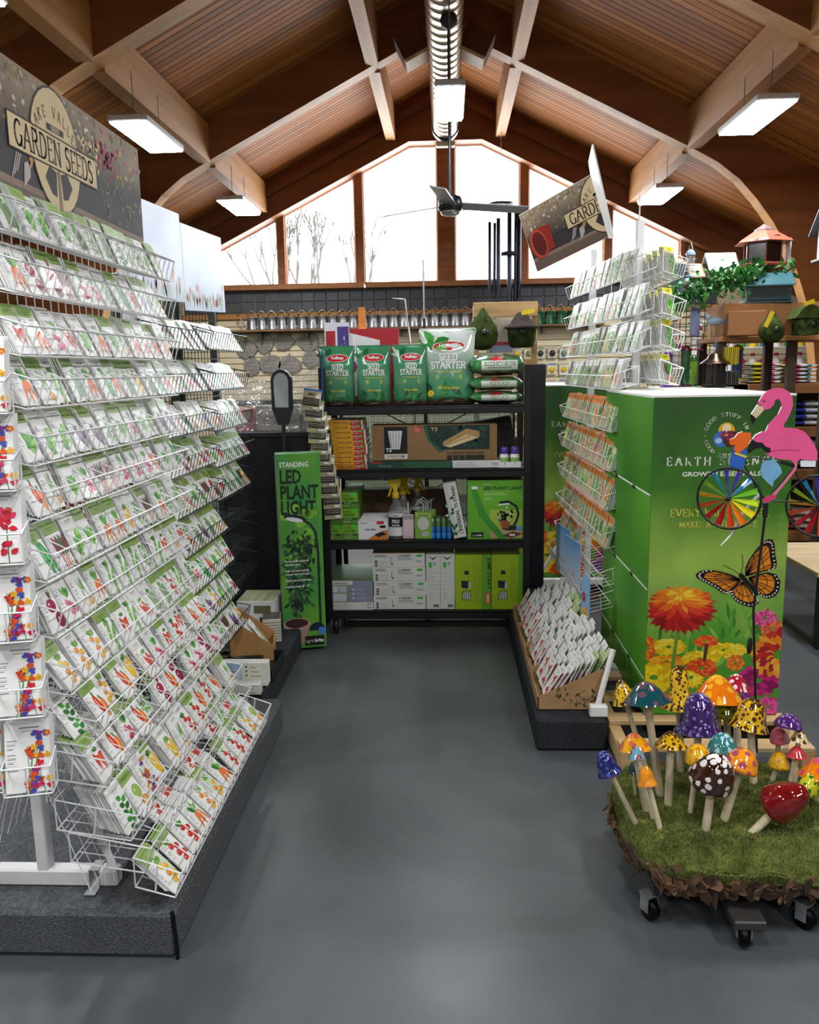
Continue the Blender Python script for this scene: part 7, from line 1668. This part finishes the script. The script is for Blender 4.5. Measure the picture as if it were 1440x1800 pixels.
# house-shaped feeders
def house(name, lab, x, y, z, w, d, h, wall, roof, rh, over=.03, win=None, rot=0, bars=False):
    t = thing(name, lab, 'bird feeder', (x, y, z), (0, 0, rad(rot)))
    MB().cbox(-w/2-over*.6, w/2+over*.6, -d/2-over*.6, d/2+over*.6, 0, .018, .003, roof if not bars else wall).obj('floor_tray', 'paint', t)
    mb = MB(); mb.prism([(-d/2, .018), (d/2, .018), (d/2, h), (0, h+rh*.92), (-d/2, h)], -w/2, w/2, wall); mb.v = [Vector((p.y, p.x, p.z)) for p in mb.v]; mb.obj('walls', 'paint', t)
    for s in (-1, 1):
        mb = MB(); v = [(-w/2-over, s*(d/2+over), h-over*rh/(d/2)), (w/2+over, s*(d/2+over), h-over*rh/(d/2)), (w/2+over, 0, h+rh), (-w/2-over, 0, h+rh)]
        mb.add(v+[(a, b_, c+.01) for a, b_, c in v], [(0, 1, 2, 3), (7, 6, 5, 4), (0, 4, 5, 1), (1, 5, 6, 2), (2, 6, 7, 3), (3, 7, 4, 0)], roof); mb.obj('roof_panel', 'paint', t)
    if win: MB().box(-w*.42, w*.42, -d/2-.004, -d/2, h*.35, h*.92, win).obj('seed_window', 'gloss', t); MB().box(-w*.48, w*.48, -d/2-.03, -d/2, h*.14, h*.2, wall).obj('perch_ledge', 'paint', t)
    return t
house('hopper_feeder', 'teal metal hopper bird feeder with gabled roof on the carton', 2.24, 6.05, 2.016, .29, .16, .13, '#163a40', '#356068', .07, .02, '#33403e', -6)
t = house('birdhouse', 'natural wooden birdhouse behind the teal feeder', 2.29, 6.26, 2.016, .17, .16, .2, '#b98a52', '#c79c62', .05, .02)
t = thing('gazebo_feeder', 'red roofed gazebo bird feeder on top of the wooden birdhouse', 'bird feeder', (2.27, 6.24, 2.285), (0, 0, rad(20)))
MB().lathe([(.18, 0), (.185, .012), (.17, .022)], '#b0503c', 6, smooth=False).obj('floor_tray', 'paint', t); MB().lathe([(.125, .02), (.125, .175)], '#241c1c', 6, smooth=False).obj('seed_cage', 'gloss', t)
MB().lathe([(.21, .165), (.19, .18), (.08, .245), (.06, .25)], '#a85442', 6, smooth=False).obj('roof', 'paint', t); MB().lathe([(.07, .25), (.065, .262), (.0, .3)], '#6a5a58', 6, smooth=False, cap=False).obj('roof_cap', 'paint', t)
for k in range(6): a = k*PI/3; MB().tube([(.13*math.cos(a), .13*math.sin(a), .02), (.13*math.cos(a), .13*math.sin(a), .175)], .006, '#7a3428', 5).obj('corner_post', 'paint', t)
MB().tube([(-.17, -.1, .17), (-.02, -.14, .2), (.0, -.14, .205), (.15, -.1, .19), (.14, -.1, .03)], .004, '#d9d4d2', 5).obj('hanger_wire', 'metal', t)
MB().at(T(.17, -.06, .1) @ Rz(-20)).box(-.02, .02, -.002, .002, -.1, .1, '#eae6e6').obj('paper_tag', 'print', t)
house('birdhouse', 'grey birdhouse with shiny white metal roof above the garland', 1.99, 6.3, 2.2, .16, .16, .1, '#5c6064', '#e8ebee', .09, .03, '#2c3034')
house('birdhouse', 'weathered slant roof birdhouse left of the white roofed one', 1.83, 6.32, 2.16, .14, .14, .09, '#5a4a3e', '#a08c78', .07, .03, None, 14)
house('birdhouse', 'small dark wooden birdhouse at the left of the garland', 1.63, 6.32, 2.06, .12, .13, .12, '#4a3c34', '#8a7a70', .06, .02, None, -10)
t = house('birdhouse', 'large grey martin house at the right photo edge', 2.86, 6.3, 2.33, .26, .24, .24, '#8d9094', '#4c5156', .13, .05, None, 0)
def tubef(name, lab, x, y, z, r, h, col, cap, m='clear'):
    t = thing(name, lab, 'bird feeder', (x, y, z), group='tube bird feeders'); MB().lathe([(r*.92, 0), (r, .01), (r, h)], col, 14).obj('tube', m, t); MB().lathe([(r*1.15, h), (r*1.15, h+.012), (r*.8, h+.03), (.0, h+.045)], cap, 14, cap=False).obj('cap', 'plastic', t); MB().lathe([(r*1.3, -.014), (r*1.35, -.004), (r*.9, 0)], cap, 14).obj('seed_dish', 'plastic', t)
    MB().tube([(-r*.8, 0, h+.01), (0, 0, h+.09), (r*.8, 0, h+.01)], .002, '#b9bcc0', 4).obj('hanger', 'metal', t)
    [MB().tube([(-r*1.4, 0, h*q), (r*1.4, 0, h*q)], .003, cap, 5).obj('perch', 'plastic', t) for q in (.2, .5, .8)]; return t
for i, (x, y, z, r, h, c, cp, m, lab) in enumerate(((1.67, 6.2, 2.09, .042, .22, '#5a6270', '#b9b098', 'plastic', 'slate cylinder feeder with domed lid above the garland'), (1.76, 6.24, 2.24, .03, .14, '#9ab4c8', '#7a98b0', 'clear', 'clear tube feeder with blue cap above the garland'), (1.77, 6.1, 1.81, .035, .17, '#8a94b8', '#4a4452', 'plastic', 'blue grey tube feeder below the garland'), (1.57, 6.05, 1.46, .034, .2, '#6a3a98', '#5a2a88', 'gloss', 'purple nectar tube feeder on the white shelf'), (1.65, 6.1, 1.46, .03, .26, '#b0a8b8', '#6a2a3a', 'clear', 'clear tube feeder with burgundy cap on the white shelf'), (1.72, 6.12, 1.46, .034, .24, '#2f5a3a', '#5a2030', 'gloss', 'green tube feeder on the white shelf'), (1.585, 6.22, 1.72, .03, .14, '#a8c0cc', '#1c2a5a', 'clear', 'clear feeder with navy cap near the rack'), (2.115, 6.2, 1.5, .038, .2, '#3a4a88', '#d8b41c', 'gloss', 'dark blue tube with yellow lid beside the moss birdhouse'), (1.56, 6.28, 1.93, .03, .1, '#8a6a4a', '#3a2c24', 'plastic', 'small brown feeder hanging on the grid left of the garland'), (1.66, 6.28, 1.8, .034, .12, '#c8ccd0', '#a83a44', 'clear', 'clear feeder with red cap hanging on the grid'), (1.84, 6.28, 1.72, .036, .13, '#a89ab8', '#7a2038', 'clear', 'lilac feeder with burgundy cap hanging on the grid'), (1.8, 6.2, 1.46, .03, .17, '#7fae3a', '#2f5a24', 'gloss', 'light green tube feeder between the dark green tube and the lantern'), (1.95, 6.28, 1.78, .036, .13, '#e0c8a0', '#5a4434', 'plastic', 'cream feeder hanging on the grid below the bird figure'), (2.03, 6.28, 1.6, .03, .16, '#3a3634', '#1c1a1a', 'gloss', 'black tube feeder right of the suet packs'))):
    tubef('tube_feeder', lab, x, y, z, r, h, c, cp, m)
t = thing('lantern_feeder', 'bronze lantern bird feeder hanging beside the suet packs', 'bird feeder', (1.87, 5.93, 1.447)); MB().lathe([(.09, 0), (.092, .014), (.07, .02)], '#2a2322', 6, smooth=False).obj('base', 'black', t); MB().lathe([(.105, .16), (.09, .172), (.055, .195), (.045, .22), (.015, .235), (0, .25)], '#6a564c', 16, cap=False).obj('roof', 'metal', t)
for k in range(6): a = k*PI/3; MB().tube([(.072*math.cos(a), .072*math.sin(a), .015), (.072*math.cos(a), .072*math.sin(a), .165)], .005, '#1c1816', 5).obj('lantern_post', 'black', t)
MB().lathe([(.055, .02), (.055, .15)], '#2a2624', 12).obj('seed_chamber', 'gloss', t); MB().tube([(0, 0, .25), (0, 0, .36)], .003, '#b9bcc0', 5).obj('rod', 'metal', t)
for i in range(7): MB().cbox(0, .01, 0, .1, 0, .12, .002, '#d8c43a' if i % 2 else '#c4a82c').obj('suet_pack', 'print', loc=(1.94+.014*i, 5.93, 1.6-.004*(i % 2)), label='yellow suet pack on the hook, %s of seven from the left' % ORD[i+1], cat='suet pack', group='yellow suet packs on the hook')
for i in range(7): MB().cbox(0, .011, 0, .1, 0, .1, .002, '#8d908e' if i % 2 else '#6c706e').obj('cage_feeder', 'galv', loc=(1.95+.015*i, 5.96, 1.455), label='grey flat cage feeder under the suet packs, %s of seven' % ORD[i+1], cat='bird feeder', group='grey cage feeders under the suet packs')
t = thing('bird_figure', 'pale blue grey bird figure perched left of the brown carton', 'ornament', (1.87, 5.98, 1.9)); MB().ball((0, 0, 0), (.055, .03, .032), '#8fa4b4', 12, 8).obj('body', 'paint', t); MB().ball((-.045, 0, .03), .022, '#9fb4c4', 10, 7).obj('head', 'paint', t); MB().prism([(.04, -.005), (.11, -.02), (.11, -.01), (.045, .015)], -.012, .012, '#6f8494').obj('tail', 'paint', t); MB().prism([(-.063, .03), (-.085, .024), (-.063, .022)], -.004, .004, '#4a4440').obj('beak', 'paint', t); MB().tube([(0, 0, -.03), (0, 0, -.1)], .01, '#a08058', 8).obj('perch', 'wood', t)
# ivy garland
gl = thing('ivy_garland', 'leafy green ivy garland draped over the feeder display', 'garland', (1.85, 6.05, 2.1)); vine = [(1.52, 6.02, 2.02), (1.62, 6.0, 2.07), (1.74, 6.0, 2.11), (1.84, 5.98, 2.16), (1.95, 5.98, 2.2), (2.05, 6.0, 2.19), (2.14, 6.04, 2.22), (2.3, 6.14, 2.2), (2.44, 6.1, 2.26)]
MB().tube(vine, .006, '#3a4a24', 6).obj('vine', 'leaf', gl, world=True); mb = MB()
for i in range(950):
    f = RND.random()*(len(vine)-1); j = min(int(f), len(vine)-2); p = Vector(vine[j]).lerp(Vector(vine[j+1]), f-j)+Vector((RND.gauss(0, .02), RND.gauss(0, .03)-.02, RND.gauss(-.02, .05)))
    if f > 6.4 and RND.random() < .7: continue
    s = RND.uniform(.026, .05); M = T(*p) @ Rz(RND.uniform(0, 360)) @ Rx(RND.uniform(-60, 60)) @ Ry(RND.uniform(-60, 60)); mb.at(M)
    c = RND.choice(('#2c6a2a', '#3f8a3a', '#24582a', '#5fa24c', '#347a40', '#9cb47a' if RND.random() < .3 else '#2f7030'))
    mb.add([(0, 0, 0), (s*.5, .004, s*.15), (s*.36, .0, s*.6), (0, -.004, s), (-s*.36, .0, s*.6), (-s*.5, .004, s*.15)], [(0, 1, 2, 3), (0, 3, 4, 5)], c)
mb.X = Matrix(); mb.obj('leaves', 'leaf', gl, world=True, kind='stuff')

# ------------------------------------------------------------------ wooden shelves of bagged goods on the far right
ws = thing('wooden_shelf', 'brown wooden shelving with bagged goods at the right edge', 'shelf', (3.1, 7.3, 0))
for z in (1.43, 1.06, .69, .15): MB().cbox(2.56, 4.2, 7.18, 7.75, z-.085, z, .004, '#9c6a3c').obj('shelf_board', 'woodh', ws, world=True)
MB().cbox(2.56, 4.2, 7.25, 7.75, 0, .065, .004, '#17171a').obj('kick_plate', 'black', ws, world=True)
for x in (2.56, 4.16): MB().cbox(x, x+.04, 7.2, 7.75, .065, 1.43, .004, '#7a5230').obj('side_panel', 'wood', ws, world=True)
MB().cbox(2.6, 4.16, 7.73, 7.75, .065, 1.43, .002, '#3a2a1c').obj('back_panel', 'wood', ws, world=True)
def sack(lab, x, y, z, w, d, h, cols, group):
    t = thing('bagged_goods', lab, 'bag', (x, y, z), (0, 0, rad(RND.uniform(-4, 4))), group=group); sd = RND.random()*9
    def pt(u, v):
        a = 2*PI*v; e = max(.0, 1-abs(2*u-1)**3.2)**.5; k_ = .15+.85*e; return ((u-.5)*w, math.sin(a)*d/2*(.85+.15*e), h/2-math.cos(a)*h/2*k_+.004*noise.noise(Vector((u*8, v*8, sd))))
    n = len(cols); MB().grid(pt, 16, 12, lambda p: cols[min(n-1, int((p[0]/w+.5)*n))]).obj('sack_body', 'bag', t)
    mb = MB().rect(w*.22, w*.38, h*.3, h*.7, -d/2*.99, '#eef0ee'); mb.obj('sack_label', 'print', t)
PY = ['#8a8a7a', '#d8c828', '#d8c828', '#c83a7a', '#e06a9c', '#c4c8c4']
for i in range(5): sack('yellow and pink bag, %s from the bottom, left pile on the wooden shelf' % ORD[i+1], 2.73, 7.4, 1.431+.036*i, .3, .3, .036, PY, 'yellow and pink bags')
for i in range(5): sack('pink and teal bag, %s from the bottom, right pile on the wooden shelf' % ORD[i+1], 3.03, 7.4, 1.431+.033*i, .29, .3, .033, ['#c8c03c', '#d84a8c', '#e0e0dc', '#5a98a4', '#6aa0a8'], 'pink and teal bags')
for i in range(4): sack('blue and silver bag, %s from the bottom on the second wooden shelf' % ORD[i+1], 3.1, 7.38, 1.062+.055*i, .3, .3, .055, ['#2a3a98', '#2a3a98', '#c9ccd4', '#dfe0e4', '#3a48a8'], 'blue and silver bags')
for i in range(4): sack('navy bag, %s from the bottom, left pile on the second wooden shelf' % ORD[i+1], 2.8, 7.4, 1.062+.05*i, .28, .3, .05, ['#3a3a68', '#2a2a58', '#b9b8c8', '#4a4a88'], 'navy bags')
for i in range(3): sack('green and white bag, %s from the bottom on the third wooden shelf' % ORD[i+1], 3.2, 7.4, .692+.085*i, .34, .3, .085, ['#3f6a3a', '#dfe4dc', '#4a7a44', '#e4e6e0'], 'green and white bags')
for i in range(2): sack('dark red bag, %s from the bottom on the third wooden shelf' % ORD[i+1], 2.85, 7.4, .692+.06*i, .3, .3, .06, ['#7a1c28', '#b03a44', '#c8c4bc'], 'dark red bags')
for i in range(3): sack('white and red bag, %s from the bottom on the lowest wooden shelf' % ORD[i+1], 3.05, 7.4, .152+.06*i, .36, .32, .06, ['#e2e0da', '#b02a3c', '#d9d4c8', '#c8c4b8'], 'white and red bags')
# display bench corner at the right edge
bn = thing('display_bench', 'wooden topped bench corner at the right photo edge', 'bench', (2.3, 4.9, 0)); MB().cbox(2.03, 2.9, 4.5, 5.3, .43, .46, .004, '#cbb48c').obj('bench_top', 'woodh', bn, world=True)
for x, y in ((2.1, 4.57), (2.84, 4.57), (2.1, 5.23), (2.84, 5.23)): MB().cbox(x-.03, x+.03, y-.03, y+.03, 0, .43, .004, '#1c1d20').obj('leg', 'black', bn, world=True)
# shelves and goods far behind the feeders, under the right slope
bk = thing('back_shelf', 'white shelf of small green and yellow bottles far behind on the right', 'shelf', (3.4, 9.2, 0))
for z in (1.5, 1.78, 2.06): MB().cbox(2.7, 4.4, 9.1, 9.4, z-.02, z, .003, '#d9dad4').obj('shelf_board', 'paint', bk, world=True)
for x in (2.7, 4.38): MB().cbox(x, x+.02, 9.1, 9.4, 0, 2.06, .002, '#cfd0ca').obj('side_panel', 'paint', bk, world=True)
for r_ in range(2):
    for i in range(12):
        c = ('#3f9a4a', '#e0c02c', '#2f7ab0', '#e8e8e4')[(i+r_) % 4] if r_ else ('#e8e6e2', '#c42a34')[i % 2]
        mb = MB(); mb.lathe([(.045, 0), (.047, .01), (.047, .14), (.02, .17), (.02, .185)], c, 10); mb.lathe([(.024, .185), (.024, .215)], '#e0e0dc' if r_ else '#b8202c', 10)
        mb.obj('garden_bottle', 'plastic', loc=(2.8+.125*i, 9.2, 1.5+.28*r_), label='%s small bottle from the left, %s board of the far white shelf' % (ORD[i+1], ('lower', 'upper')[r_]), cat='bottle', group='bottles on the far white shelf')
